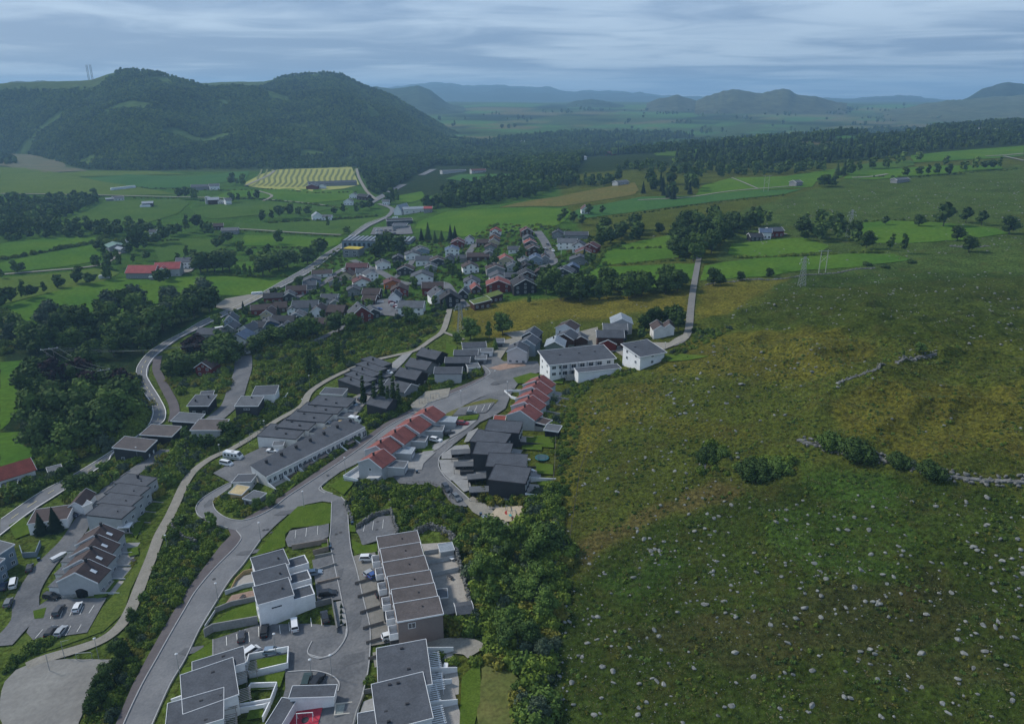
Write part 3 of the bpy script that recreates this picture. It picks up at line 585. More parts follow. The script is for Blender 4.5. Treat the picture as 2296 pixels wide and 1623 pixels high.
# mountains and far hills (solid ridges standing on the plain)
HILLM={}
def hillmat(name,c1,c2,c3=None,sc=0.004):
 return mat(name,c1,.95,c2=c2,scale=sc,fine=.35,fscale=.02,spec=.0)
def hill(name,prof,foot,dc,label,material,amp=25,seed=1,cols=160,rows=40,pw=0.8,back=1200,dfoot=None,top=None):
 """prof: silhouette in photo pixels; foot: its visible foot line or None (dfoot metres); dc: distance of the crest (function of u or number)"""
 us=np.linspace(prof[0][0],prof[-1][0],cols)
 pv=np.interp(us,[p[0]for p in prof],[p[1]for p in prof])
 dm=dc(us[0])if callable(dc)else dc;pv=pv+(.9 if dm<3500 else 1.9)*(wav(us,us*0,42,seed+50)+.6*wav(us,us*0,15,seed+51));pv+=2.5 if dm<3500 else 0
 V=[]
 for i,u in enumerate(us):
  dx,dy,dz=[float(q)for q in raydir(u,pv[i])]
  D=dc(u)if callable(dc)else dc
  tc_=D/dy;xc,yc,zc=tc_*dx,D,CAMZ+tc_*dz
  if foot is not None:
   fv=np.interp(u,[p[0]for p in foot],[p[1]for p in foot]);f=PX(u,fv);xf,yf=f.x,f.y
  else:xf,yf=xc*dfoot/D,dfoot
  if yf>D-60:xf,yf=xc*(D-60)/D,D-60
  zf=G(xf,yf)-6
  for j in range(rows):
   s=j/(rows-1.0)*1.35
   x=xf+(xc-xf)*min(s,1)+(xc/yc*back*(s-1)/.35 if s>1 else 0);y=yf+(yc-yf)*min(s,1)+(back*(s-1)/.35 if s>1 else 0)
   if s<=1:z=zf+(zc-zf)*(s**pw);k=math.sin(min(1,s)*math.pi)
   else:
    q=(s-1)/.35;z=zc-(zc+45)*q**1.6;k=q*.3
   V.append((x,y,z,k))
 V=np.array(V)
 V[:,2]+=V[:,3]*amp*(wav(V[:,0],V[:,1],420*amp/25,seed)*.7+wav(V[:,0],V[:,1],150*amp/25,seed+1)*.35)
 idx=np.arange(cols*rows).reshape(cols,rows)
 q4=np.stack([idx[:-1,:-1],idx[1:,:-1],idx[1:,1:],idx[:-1,1:]],-1).reshape(-1,4)
 me=bpy.data.meshes.new(name);me.from_pydata(V[:,:3].tolist(),[],q4.tolist());me.materials.append(material);me.polygons.foreach_set("use_smooth",[True]*len(me.polygons));me.update()
 if top:
  me.materials.append(top[0]);mi=np.zeros(len(q4),np.int32);ci,rj=np.divmod(np.arange(len(q4)),rows-1);uu=us[ci];sj=rj/(rows-1.0)*1.35
  nz=.05*wav(V[q4[:,0],0],V[q4[:,0],1],200,71)
  mi[(uu>top[1])&(uu<top[2])&(sj+nz>top[3])]=1;me.polygons.foreach_set("material_index",mi)
 o=link(name,me);tag(o,label,None,None,'structure');return V[:,:3].reshape(cols,rows,3)
MTN=mat("wooded_mountain_floor",(0.045,0.078,0.024),.95,c2=(0.075,0.115,0.030),scale=.006,fine=.3,fscale=.05,spec=.0)
UPL=mat("upland_pasture",(0.055,0.085,0.030),.95,c2=(0.075,0.10,0.035),scale=.01,fine=.2,fscale=.05,spec=.0)
mt1=hill("mountain",[(-260,200),(-120,190),(0,184),(100,180),(170,178),(205,176),(240,164),(270,157),(297,155),(340,159),(380,169),(420,180),(450,190),(480,197),(520,192),(600,200),(680,215),(760,232)],
[(-260,350),(0,345),(70,348),(120,360),(180,376),(300,384),(440,378),(560,374),(800,372)],lambda u:2300+0.3*max(0,u-450),"dark wooded mountain with a rounded top on the left",MTN,46,3,180,46,.82,top=(UPL,-300,235,.80))
mt2=hill("mountain",[(380,192),(450,184),(520,181),(590,181),(625,173),(660,167),(700,164),(735,162),(765,166),(790,178),(815,192),(850,202),(880,215),(920,238),(960,262),(1010,292),(1060,312),(1120,325)],
[(380,372),(800,366),(900,350),(1000,340),(1120,330)],lambda u:2900,"second wooded mountain sloping down to the valley",MTN,48,8,170,44,.85,top=(UPL,440,640,.88))
hill("far_hill",[(820,200),(845,194),(875,200),(905,196),(940,192),(965,202),(990,222),(1010,235),(1040,240)],None,5200,"round dark hill beyond the mountains",hillmat("far_hill_green",(0.03,0.05,0.03),(0.05,0.07,0.04)),15,12,70,24,.7,500,4300)
hill("far_hill",[(870,196),(930,190),(960,185),(1010,186),(1040,193),(1080,190),(1130,191),(1170,194),(1200,196),(1225,193),(1245,200),(1275,206),(1330,203),(1380,204),(1430,208),(1480,213),(1560,218),(1640,222)],None,11500,"long blue mountain ridge on the horizon",hillmat("far_ridge_blue",(0.03,0.045,0.035),(0.045,0.06,0.045)),45,16,140,20,.6,1500,8800)
hill("far_hill",[(1270,232),(1300,224),(1340,222),(1370,230),(1400,236)],None,5600,"low dark hill in the middle distance",hillmat("far_hill_green",(0,0,0),(0,0,0)),8,19,40,14,.7,400,5200)
hill("far_hill",[(1450,232),(1480,220),(1520,214),(1550,222),(1575,232)],None,5200,"small rounded hill above the white farms",hillmat("heath_hill",(0.055,0.060,0.03),(0.075,0.08,0.04)),8,22,50,16,.7,400,4700)
hill("far_hill",[(1560,226),(1590,214),(1620,203),(1655,199),(1685,206),(1710,208),(1745,200),(1768,199),(1790,212),(1830,216),(1860,224),(1900,232)],None,4900,"twin grassy knolls on the horizon",hillmat("heath_hill",(0,0,0),(0,0,0)),10,24,90,22,.7,500,4300)
hill("far_hill",[(1820,222),(1850,219),(1900,222),(1950,217),(2010,214),(2060,216),(2110,224),(2200,228),(2320,226),(2500,225)],None,9500,"low blue hills on the right horizon",hillmat("far_ridge_blue",(0,0,0),(0,0,0)),20,28,90,16,.6,1200,8000)
hill("far_hill",[(1980,250),(2040,240),(2100,228),(2180,222),(2240,216),(2320,212),(2500,205)],None,4600,"pale grassy rise under the right-hand hill",hillmat("grass_rise",(0.06,0.075,0.035),(0.085,0.09,0.045)),10,33,80,20,.8,600,3600)
hill("far_hill",[(2150,226),(2180,213),(2205,198),(2235,188),(2262,183),(2300,187),(2360,180),(2450,190),(2560,215)],None,4900,"dark craggy hill at the right edge",hillmat("craggy_hill",(0.022,0.036,0.022),(0.05,0.06,0.04)),14,36,70,22,.7,700,4650)
hill("far_hill",[(0,186),(40,182),(120,181),(205,184)],None,4200,"far upland behind the left mountain",hillmat("heath_hill",(0,0,0),(0,0,0)),6,39,40,12,.7,400,3500)
def patch_on(V,u0,u1,s0,s1,cols,rows):pass
hz=MB().box(-10500,-700,-60,10500,15500,400);ho=hz.build("haze",bpy.data.materials.new("haze_air"));tag(ho,kind="stuff")
hmn=ho.data.materials[0];hmn.use_nodes=True;hn=hmn.node_tree
for x in list(hn.nodes):
 if x.type=='BSDF_PRINCIPLED':hn.nodes.remove(x)
pv_=hn.nodes.new("ShaderNodeVolumePrincipled");pv_.inputs["Color"].default_value=(0.40,0.70,1.0,1);pv_.inputs["Density"].default_value=0.000115;pv_.inputs["Anisotropy"].default_value=0.1
hn.links.new(pv_.outputs[0],hn.nodes["Material Output"].inputs["Volume"])
# building kit
def wm(name,c,**k):return mat(name,c,k.pop("rough",0.85),var=0.06,scale=0.5,fine=0.05,fscale=3,**k)
WALL={"white":wm("white_painted_boards",(0.70,0.71,0.72)),"offwhite":wm("offwhite_render",(0.58,0.58,0.57)),"pale grey":wm("pale_grey_boards",(0.36,0.37,0.38)),
"grey":wm("grey_boards",(0.20,0.21,0.22)),"charcoal":wm("charcoal_boards",(0.040,0.042,0.046)),"black":wm("black_stained_boards",(0.020,0.020,0.023)),
"brown brick":wm("brown_panel_wall",(0.185,0.155,0.145)),"dark red":wm("dark_red_boards",(0.130,0.022,0.018)),"dark brown":wm("dark_brown_boards",(0.055,0.026,0.018)),
"yellow":wm("yellow_boards",(0.55,0.38,0.12)),"green":wm("grey_green_boards",(0.105,0.135,0.120)),"beige":wm("beige_boards",(0.42,0.36,0.25)),"orange":wm("orange_boards",(0.42,0.13,0.04)),
"blue":wm("blue_boards",(0.045,0.085,0.17)),"pale pink":wm("pale_pinkish_boards",(0.50,0.47,0.47)),"wood":wm("raw_wood_boards",(0.42,0.30,0.16)),"blue grey":wm("blue_grey_boards",(0.20,0.25,0.30))}
def rmat(name,c,**k):return mat(name,c,0.8,var=0.14,scale=0.35,fine=0.16,fscale=2.4,**k)
ROOF={"dark grey":rmat("dark_grey_roofing_felt",(0.072,0.078,0.090)),"grey":rmat("grey_roofing_felt",(0.105,0.112,0.122)),"black":rmat("black_roof_tiles",(0.035,0.036,0.041)),
"brown grey":rmat("brown_grey_shingles",(0.098,0.085,0.082)),"red":rmat("red_clay_tiles",(0.225,0.060,0.045)),"dull red":rmat("weathered_red_tiles",(0.200,0.070,0.060)),"dark brown":rmat("dark_brown_tiles",(0.062,0.046,0.044)),
"maroon":rmat("maroon_tiles",(0.105,0.048,0.048)),"light grey":rmat("light_grey_metal_roof",(0.24,0.27,0.30),metal=0.0),"blue":rmat("blue_grey_tiles",(0.075,0.105,0.16)),"grass":mat("turf_roof",(0.09,0.12,0.03),.95,fine=.3),"yellow":mat("yellow_sedum_roof",(0.42,0.33,0.05),.95,fine=.25,fscale=.6),"green":rmat("green_metal_roof",(0.12,0.20,0.17)),"wood":rmat("wooden_roof",(0.42,0.33,0.18)),"bright red":rmat("bright_red_metal_roof",(0.30,0.07,0.07))}
TRIM=wm("white_trim",(0.66,0.67,0.68));DTRIM=wm("dark_trim",(0.05,0.05,0.055))
GLASS=mat("window_glass",(0.035,0.045,0.06),0.08,var=0.4,scale=1.5,spec=0.6)
CHIM=wm("chimney_cladding",(0.035,0.035,0.038));CONC=mat("concrete",(0.23,0.23,0.225),.9,c2=(0.28,0.28,0.27),scale=.5,fine=.12,fscale=2)
CONCD=mat("dark_concrete_block",(0.14,0.14,0.138),.9,c2=(0.18,0.18,0.175),scale=.6,fine=.15,fscale=2)
def rz(kind,x,y,L,D,H,r):
 if kind=='flat':return H
 if kind=='par':return H+r*(1-abs(y)/(D/2))
 if kind=='perp':return H+r*(1-abs(x)/(L/2))
 if kind=='m+y':return H+r*(y+D/2)/D
 if kind=='m-y':return H+r*(D/2-y)/D
 if kind=='m+x':return H+r*(x+L/2)/L
 if kind=='m-x':return H+r*(L/2-x)/L
WINCACHE={}
def winmesh(w,h,two,tr):
 key=(round(w,2),round(h,2),two,tr.name)
 if key not in WINCACHE:
  f=MB();t=0.09
  f.box(-w/2-t,-.06,0-t,w/2+t,.05,0);f.box(-w/2-t,-.06,h,w/2+t,.05,h+t);f.box(-w/2-t,-.06,0,-w/2,.05,h);f.box(w/2,-.06,0,w/2+t,.05,h)
  if two:f.box(-.04,-.05,0,.04,.05,h)
  g=MB().box(-w/2,-.02,0,w/2,.03,h)
  WINCACHE[key]=(f.mesh("window",tr),g.mesh("pane",GLASS))
 return WINCACHE[key]
def add_window(th,side,pos,z,w,h,L,D,tr=None,two=True,name="window"):
 """side: f front(-y) b back r right l left; pos along that wall"""
 a,g=winmesh(w,h,two,tr or TRIM)
 o=link(name,a,th);p=link("pane",g,o)
 if side=='f':o.location=(pos,-D/2-.02,z)
 elif side=='b':o.location=(pos,D/2+.02,z);o.rotation_euler=(0,0,math.pi)
 elif side=='r':o.location=(L/2+.02,pos,z);o.rotation_euler=(0,0,math.pi/2)
 else:o.location=(-L/2-.02,pos,z);o.rotation_euler=(0,0,-math.pi/2)
 return o
def walls_mesh(L,D,H,r,kind,base=-3.0):
 m=MB();h=.02
 x0,x1,y0,y1=-L/2,L/2,-D/2,D/2
 Z=lambda x,y:rz(kind,x,y,L,D,H,r)-.05
 if kind=='par':ring=[(x0,y0),(x1,y0),(x1,0),(x1,y1),(x0,y1),(x0,0)]
 elif kind=='perp':ring=[(x0,y0),(0,y0),(x1,y0),(x1,y1),(0,y1),(x0,y1)]
 else:ring=[(x0,y0),(x1,y0),(x1,y1),(x0,y1)]
 n=len(ring)
 for k in range(n):
  a,b=ring[k],ring[(k+1)%n]
  m.face([(a[0],a[1],base),(b[0],b[1],base),(b[0],b[1],Z(*b)),(a[0],a[1],Z(*a))])
 m.face([(x0,y0,Z(x0,y0)),(x1,y0,Z(x1,y0)),(x1,y1,Z(x1,y1)),(x0,y1,Z(x0,y1))])if kind[0]in 'fm' else None
 return m
def roof_parts(th,L,D,H,r,kind,rm,tr,ov=0.4,t=0.22,fascia=True):
 m=MB();f=MB();e=.04
 X0,X1,Y0,Y1=-L/2-ov,L/2+ov,-D/2-ov,D/2+ov
 Zf=lambda x,y:rz(kind,x,y,L,D,H,r)
 if kind=='par':quads=[((X0,Y0),(X1,Y0),(X1,0),(X0,0)),((X0,0),(X1,0),(X1,Y1),(X0,Y1))]
 elif kind=='perp':quads=[((X0,Y0),(0,Y0),(0,Y1),(X0,Y1)),((0,Y0),(X1,Y0),(X1,Y1),(0,Y1))]
 else:quads=[((X0,Y0),(X1,Y0),(X1,Y1),(X0,Y1))]
 for q in quads:m.prism([(p[0],p[1])for p in q],[Zf(*p)for p in q],[Zf(*p)+t for p in q])
 ro=m.build("roof",rm,th)
 if fascia:
  w=.1
  if kind=='par':
   for X in(X0-w/2-.003,X1+w/2+.003):
    for y in(Y0,Y1):f.bar((X,y,Zf(X,y)+t/2+.03),(X,0,Zf(X,0)+t/2+.03),w,t+.12)
  elif kind=='perp':
   for Y in(Y0-w/2-.003,Y1+w/2+.003):
    for x in(X0,X1):f.bar((x,Y,Zf(x,Y)+t/2+.03),(0,Y,Zf(0,Y)+t/2+.03),w,t+.12)
  else:
   c=[(X0-.05,Y0-.05),(X1+.05,Y0-.05),(X1+.05,Y1+.05),(X0-.05,Y1+.05)]
   for k in range(4):
    a,b=c[k],c[(k+1)%4];f.bar((*a,Zf(*a)+t/2+.04),(*b,Zf(*b)+t/2+.04),w,t+.14)
  f.build("fascia",tr,ro)
 return ro
def chimney(ro,x,y,z,s=0.55,h=1.1,m=None):
 c=MB();c.box(x-s/2,y-s/2,z-.4,x+s/2,y+s/2,z+h);c.box(x-s/2-.06,y-s/2-.06,z+h+.002,x+s/2+.06,y+s/2+.06,z+h+.1);return c.build("chimney",m or CHIM,ro)
def house(loc,yaw,L,D,H,r,kind,rc,wc,label,cat="house",group=None,name="house",win=None,chim=None,ov=0.4,fascia="w",base=-3.0,wh=1.1,ww=1.1,roofthick=.22,doors=None,frame=None,door_col=None):
 th=thing(name,loc,yaw,label,cat,group)
 walls_mesh(L,D,H,r,kind,base).build("wall",WALL[wc],th)
 ro=roof_parts(th,L,D,H,r,kind,ROOF[rc],TRIM if fascia=="w" else DTRIM,ov,roofthick,bool(fascia))
 tr=frame or TRIM
 for side,n,storeys in(win or[]):
  span=L if side in 'fb' else D
  for s_ in range(storeys):
   z=0.95+2.65*s_
   if z+wh>H+.1 and not(kind=='perp' and side in 'fb' or kind=='par' and side in 'lr'):continue
   for k in range(n):
    p=span*((k+.5)/n-.5)
    add_window(th,side,p,z,ww,wh,L,D,tr)
 for side,p,w_,h_ in(doors or[]):
  add_window(th,side,p,0.05,w_,h_,L,D,tr,False,"door")if door_col is None else plain_door(th,side,p,w_,h_,L,D,door_col)
 for c in(chim or[]):chimney(ro,c[0],c[1],rz(kind,c[0],c[1],L,D,H,r),*(c[2:]))
 return th
def plain_door(th,side,p,w,h,L,D,m):
 d=MB()
 if side=='f':d.box(p-w/2,-D/2-.06,0,p+w/2,-D/2+.04,h)
 elif side=='r':d.box(L/2-.04,p-w/2,0,L/2+.06,p+w/2,h)
 elif side=='l':d.box(-L/2-.06,p-w/2,0,-L/2+.04,p+w/2,h)
 return d.build("door",m,th)
FZ=[0]
def atz(u,v,z):
 dx,dy,dz=[float(q)for q in raydir(u,v)];t=(z-CAMZ)/dz;return Vector((t*dx,t*dy,z))
def fromAB(a,b,depth,H):
 """near eave line a->b in photo pixels at eave height H -> centre, yaw, length"""
 A=PX(a[0],a[1],H);B=PX(b[0],b[1],H);z0=(G(A.x,A.y)+G(B.x,B.y))/2
 for _ in range(3):A,B=atz(a[0],a[1],z0+H),atz(b[0],b[1],z0+H);z0=(z0+G((A.x+B.x)/2,(A.y+B.y)/2))/2
 FZ[0]=z0;A.z=B.z=0
 return fromW(A,B,depth)
def fromW(A,B,depth):
 d=Vector((B.x-A.x,B.y-A.y));L=d.length;d.normalize();nx,ny=-d.y,d.x
 cx=(A.x+B.x)/2+nx*depth/2;cy=(A.y+B.y)/2+ny*depth/2
 return(cx,cy),math.atan2(d.y,d.x),L
def bhouse(a,b,depth,H,r,kind,rc,wc,label,**kw):
 (cx,cy),yaw,L=fromAB(a,b,depth,H)
 z=kw.pop("z",None)
 if z is None:z=FZ[0]
 th=house((cx,cy,z),yaw,L,depth,H,r,kind,rc,wc,label,**kw)
 th["_L"]=L;th["_D"]=depth;return th
def unit_row(a0,b0,a1,b1,n,H,r,kind,rc,wc,labels,group,step=0.0,dz=0.0,**kw):
 """terraced units between the near eave line a0-b0 and the far eave line a1-b1 (pixels at height H)"""
 A0,B0,A1,B1=[PX(*p,H)for p in(a0,b0,a1,b1)];out=[]
 ax=Vector((B0.x-A0.x,B0.y-A0.y));Lw=(ax.length+math.hypot(B1.x-A1.x,B1.y-A1.y))/2
 for i in range(n):
  f=i/n;A=A0.lerp(A1,f);B=B0.lerp(B1,f);A2=A0.lerp(A1,(i+1)/n)
  d=Vector((B.x-A.x,B.y-A.y));d.normalize();nv=Vector((-d.y,d.x))
  dep=abs((A2.x-A.x)*nv.x+(A2.y-A.y)*nv.y)
  B_=Vector((A.x+d.x*Lw,A.y+d.y*Lw,0));(cx,cy),yaw,L=fromW(A,B_,dep)
  z=G(cx,cy)*.5+G(A.x,A.y)*.5+dz+step*(i%2)
  k=dict(kw)
  if callable(k.get("win")):k["win"]=k["win"](i)
  th=house((cx,cy,z),yaw,L,dep-.02,H,r,kind,rc,wc,labels(i),group=group,**k);th["_L"]=L;th["_D"]=dep;out.append(th)
 return out
def on(th,x,y,z=0.0):
 """world position of a point given in the thing's own axes"""
 c,s=math.cos(th.rotation_euler[2]),math.sin(th.rotation_euler[2])
 return Vector((th.location[0]+x*c-y*s,th.location[1]+x*s+y*c,th.location[2]+z))
def gz(th,x,y0=0,y1=0):
 """height of the ground beside a thing, in its own axes"""
 return max(G(*on(th,x,y)[:2])for y in(y0,(y0+y1)/2,y1))-th.location[2]+.22
def wallrun(pts,h,w,m,label,name="garden_wall",cat="wall",group=None,lift=0.0,px=True):
 ln=[(p.x,p.y)for p in PXS(pts)]if px else pts
 mb=MB();strip_mesh(mb,ln,w,h,lift);o=mb.build(name,m);tag(o,label,cat,group);return o
def fence(pts,h,m,label,group=None,px=True,post=1.8,cat="fence",board=True,cap=None):
 """fence with a post every few metres and boards between them"""
 ln=[(p.x,p.y)for p in PXS(pts)]if px else pts
 x0,y0=ln[0];th=thing("fence",(x0,y0,G(x0,y0)),0,label,cat,group)
 for i in range(len(ln)-1):
  a,b=ln[i],ln[i+1];d=math.hypot(b[0]-a[0],b[1]-a[1]);n=max(1,int(round(d/post)))
  for q in range(n):
   P=[(a[0]+(b[0]-a[0])*f/n,a[1]+(b[1]-a[1])*f/n)for f in(q,q+1)]
   g0=G(*P[0])-th.location[2];g1=G(*P[1])-th.location[2]
   x,y=P[0][0]-x0,P[0][1]-y0;X,Y=P[1][0]-x0,P[1][1]-y0
   MB().box(x-.05,y-.05,g0-.3,x+.05,y+.05,g0+h+.05).build("post",m,th)
   if board:
    for k,(lo,hi)in enumerate(((.12,h*.5-.03),(h*.5,h))):
     s=MB();dx,dy=(X-x),(Y-y);L=math.hypot(dx,dy)or 1;nx,ny=-dy/L*.025,dx/L*.025
     s.prism([(x+nx,y+ny),(x-nx,y-ny),(X-nx,Y-ny),(X+nx,Y+ny)],[g0+lo,g0+lo,g1+lo,g1+lo],[g0+hi,g0+hi,g1+hi,g1+hi]);s.build("board",m,th)
   else:
    s=MB();s.bar((x,y,g0+h),(X,Y,g1+h),.06);s.bar((x,y,g0+h*.5),(X,Y,g1+h*.5),.04);s.build("rail",m,th)
 return th
STONE=mat("grey_field_stone",(0.085,0.085,0.082),.95,c2=(0.19,0.19,0.18),scale=.7,fine=.25,fscale=3,bump=.05)
STONEL=mat("pale_lichened_rock",(0.115,0.12,0.112),.95,c2=(0.235,0.24,0.225),scale=.9,fine=.25,fscale=3,bump=.05)
def rock_mesh(seed,sub=2,flat=.65):
 import bmesh
 r=np.random.RandomState(seed);bm=bmesh.new();bmesh.ops.create_icosphere(bm,subdivisions=sub,radius=1)
 cuts=[Vector(r.normal(size=3)).normalized()for _ in range(9)];ds=[r.uniform(.55,.92)for _ in range(9)]
 for v in bm.verts:
  p=v.co.copy()
  for c,d in zip(cuts,ds):
   e=p.dot(c)-d
   if e>0:p-=c*e
  v.co=Vector((p.x*1.25,p.y,p.z*flat))
 me=bpy.data.meshes.new("boulder");bm.to_mesh(me);bm.free();return me
ROCKS=[rock_mesh(100+i)for i in range(7)]
for m_ in ROCKS:m_.materials.append(STONEL)
WSTONES=[rock_mesh(200+i,1,.8)for i in range(5)]
for m_ in WSTONES:m_.materials.append(STONE)
def stone_wall(pts,h,th_w,label,size=.55,limit=300,group=None,tidy=True,px=True,courses=None):
 """wall or bank of separately built stones"""
 ln=[(p.x,p.y)for p in PXS(pts)]if px else pts
 x0,y0=ln[0];th=thing("stone_wall",(x0,y0,G(x0,y0)),0,label,"stone wall",group);r=np.random.RandomState(int(abs(x0*10))%9999)
 P=[]
 for i in range(len(ln)-1):
  a,b=ln[i],ln[i+1];d=math.hypot(b[0]-a[0],b[1]-a[1]);nx,ny=-(b[1]-a[1])/d,(b[0]-a[0])/d
  s=0
  while s<d:
   for c in range(max(1,int(h/(size*.8)))):
    k=size*r.uniform(.65,1.25);off=r.uniform(-.5,.5)*th_w*(1-.5*c*size*.8/max(h,.1));f=(s+r.uniform(0,size))/d
    x=a[0]+(b[0]-a[0])*f+nx*off;y=a[1]+(b[1]-a[1])*f+ny*off;P.append((x,y,G(x,y)+size*.3+c*size*.8,k))
   s+=size*(.95 if tidy else .42)
 core=MB();strip_mesh(core,ln,th_w*.35,h*(.25 if not tidy else .6));co=core.build("rubble_core",STONE);co.data.transform(Matrix.Translation((-x0,-y0,-th.location[2])));co.parent=th
 P.sort(key=lambda p:math.hypot(p[0],p[1]))
 for x,y,z,k in P[:limit]:
  o=link("stone",WSTONES[r.randint(5)],th,(x-x0,y-y0,z-th.location[2]));k*=1 if tidy else r.uniform(.6,1.25);o.scale=(k*.6,k*.6,k*.6);o.rotation_euler=(r.uniform(-.5,.5),r.uniform(-.5,.5),r.uniform(0,6))
 if len(P)>limit:
  V,F=[],[]
  for x,y,z,k in P[limit:]:
   mm=WSTONES[r.randint(5)];b_=len(V);an=r.uniform(0,6);c_,s_=math.cos(an)*k*.6,math.sin(an)*k*.6
   V+=[(v.co.x*c_-v.co.y*s_+x-x0,v.co.x*s_+v.co.y*c_+y-y0,v.co.z*k*.6+z-th.location[2])for v in mm.vertices];F+=[tuple(b_+q for q in f.vertices)for f in mm.polygons]
  me=bpy.data.meshes.new("small_stones");me.from_pydata(V,[],F);me.materials.append(STONE);tag(link("small_stones",me,th),kind="stuff")
 return th
 # the estate, near rows first
pos3=["farthest unit, by the empty parking bays","middle unit","nearest unit, facing the parking court"]
whiteA=[]
for i,(a,b,dep,z)in enumerate([((575,1286),(648,1265),6.4,0.5),((576,1321),(652,1300),6.4,0.2),((579,1357),(658,1335),6.6,-0.1)]):
 g=PX(615,1310,0)
 th=bhouse(a,b,dep,6.6,0.7,'m+y',"dark grey","white","white terraced house with grey roof, "+pos3[i],group="white three-house row",ov=.12,win=[('l',2,2)]+([('f',0,0)]),chim=None)
 L=th["_L"];whiteA.append(th)
 g=MB();g.box(L/2+.01,-dep/2+.2,-3,L/2+5.2,dep/2-1.8,4.9);g.build("garage_block",WALL["white"],th)
 g=MB();g.box(L/2+.25,-dep/2+.45,4.92,L/2+4.95,dep/2-2.05,5.0);gr=g.build("garage_roof",ROOF["dark grey"],th)
 g=MB();x0,x1,y0,y1=L/2+.02,L/2+5.2,-dep/2+.2,dep/2-1.8
 g.box(x0,y0,4.92,x1,y0+.22,5.25);g.box(x0,y1-.22,4.92,x1,y1,5.25);g.box(x1-.22,y0+.22,4.92,x1,y1-.22,5.25);g.build("parapet",TRIM,th)
 v=MB().cbox((L/2-2,0,7.1),.4,.4,.45).build("vent",CHIM,th)
MB().box(-1.2,-3.36,4.6,1.2,-3.30,4.95).build("slot_window",GLASS,whiteA[2])
wb=["at the far end under the rock cutting","second from the far end, by the white car","third from the far end, by the blue car","fourth from the far end","fifth from the far end","nearest, with bare brown gable wall"]
nearE=[((852,1236),(943,1221)),((860,1264),(950,1249)),((867,1297),(961,1280)),((876,1331),(973,1315)),((885,1362),(982,1346)),((892,1395),(993,1377))]
fence_m=mat("weathered_driveway_boards",(0.15,0.135,0.125),.9,fine=.1)
wfence_m=mat("pale_garden_boards",(0.40,0.42,0.44),.9,fine=.08)
for i,(a,b)in enumerate(nearE):
 th=bhouse(a,b,5.75 if i<5 else 5.6,7.4,0.5,'m+y',"brown grey","brown brick","brown terraced house with shingled roof, "+wb[i],group="brown six-house row",ov=.1,base=-4)
 L,D=th["_L"],th["_D"]
 MB().cbox((1.0,.6,7.6),.35,.35,.5).build("vent",CHIM,th)
 for j in range(3):pass
 m=MB();x0,x1,y0,y1=-L/2-2.0,-L/2-.02,-D/2+.3,-D/2+3.4
 m.box(x0,y0,2.6,x1,y1,2.8);m.box(x0,y0,2.8,x0+.12,y1,4.3);m.box(x0+.12,y0,2.8,x1,y0+.12,4.3);m.box(x0+.12,y1-.12,2.8,x1,y1,4.3);m.build("balcony",TRIM,th)
 m=MB();m.box(x0+.2,y0+.15,-.5,x1,y1-.15,2.58);m.build("porch_wall",WALL["charcoal"]if i%2 else WALL["brown brick"],th)
 plain_door(th,'l',D/2-1.3,1.0,2.1,L,D,TRIM)
 add_window(th,'l',D/2-1.3,3.2,.9,1.2,L,D);add_window(th,'r',-1.2,3.4,1.6,1.3,L,D);add_window(th,'r',-1.2,.6,1.8,2.0,L,D)
 if i==5:add_window(th,'f',-2.0,5.3,1.5,1.3,L,D)
 p0,p1=on(th,-L/2-2.1,-D/2+.1),on(th,-L/2-7.0,-D/2+.1)
 fence([(p0.x,p0.y),(p1.x,p1.y)],1.2,fence_m,"brown board fence beside the driveway, brown house "+wb[i].split(",")[0],"driveway fences of the brown row",px=False,post=1.3)
sheet("driveway",[(790,1250),(840,1236),(893,1440),(832,1450),(830,1400),(812,1330)],mat("driveway_gravel",(0.15,0.145,0.13),.95,c2=(0.19,0.18,0.165),scale=.6,fine=.1),3.3)
sheet("terrace",[(945,1222),(1000,1218),(1022,1230),(1036,1290),(1058,1370),(995,1382)],DECK,3.2,label="terraces behind the brown row")
for a,b,k in[((952,1246),(1017,1236),"first"),((962,1268),(1018,1256),"second"),((968,1296),(1030,1282),"third"),((984,1345),(1004,1342),"fourth"),((993,1392),(1062,1376),"fifth")]:
 fence([a,b],1.6,wfence_m if k!="fifth" else WALL["brown brick"],("%s pale garden screen from the far end behind the brown row"%k)if k!="fifth" else "brown garden wall fence behind the nearest brown house","garden screens behind the brown row",post=1.6)
bhouse((1026,1379),(1061,1374),4.2,2.6,.6,'par',"dark grey","brown brick","small brown garden shed with a dark roof behind the brown row",cat="shed",name="shed",win=[('f',1,1)],ov=.2,ww=.9,wh=.9)
bhouse((988,1238),(1018,1233),3.0,2.4,.3,'m+y',"light grey","pale grey","pale flat-roofed garden shed behind the far brown houses",cat="shed",name="shed",ov=.1)
bhouse((980,1342),(1003,1340),3.0,2.4,.2,'m+y',"grey","pale grey","small grey lean-to behind the fourth brown house",cat="shed",name="lean_to",ov=.1)
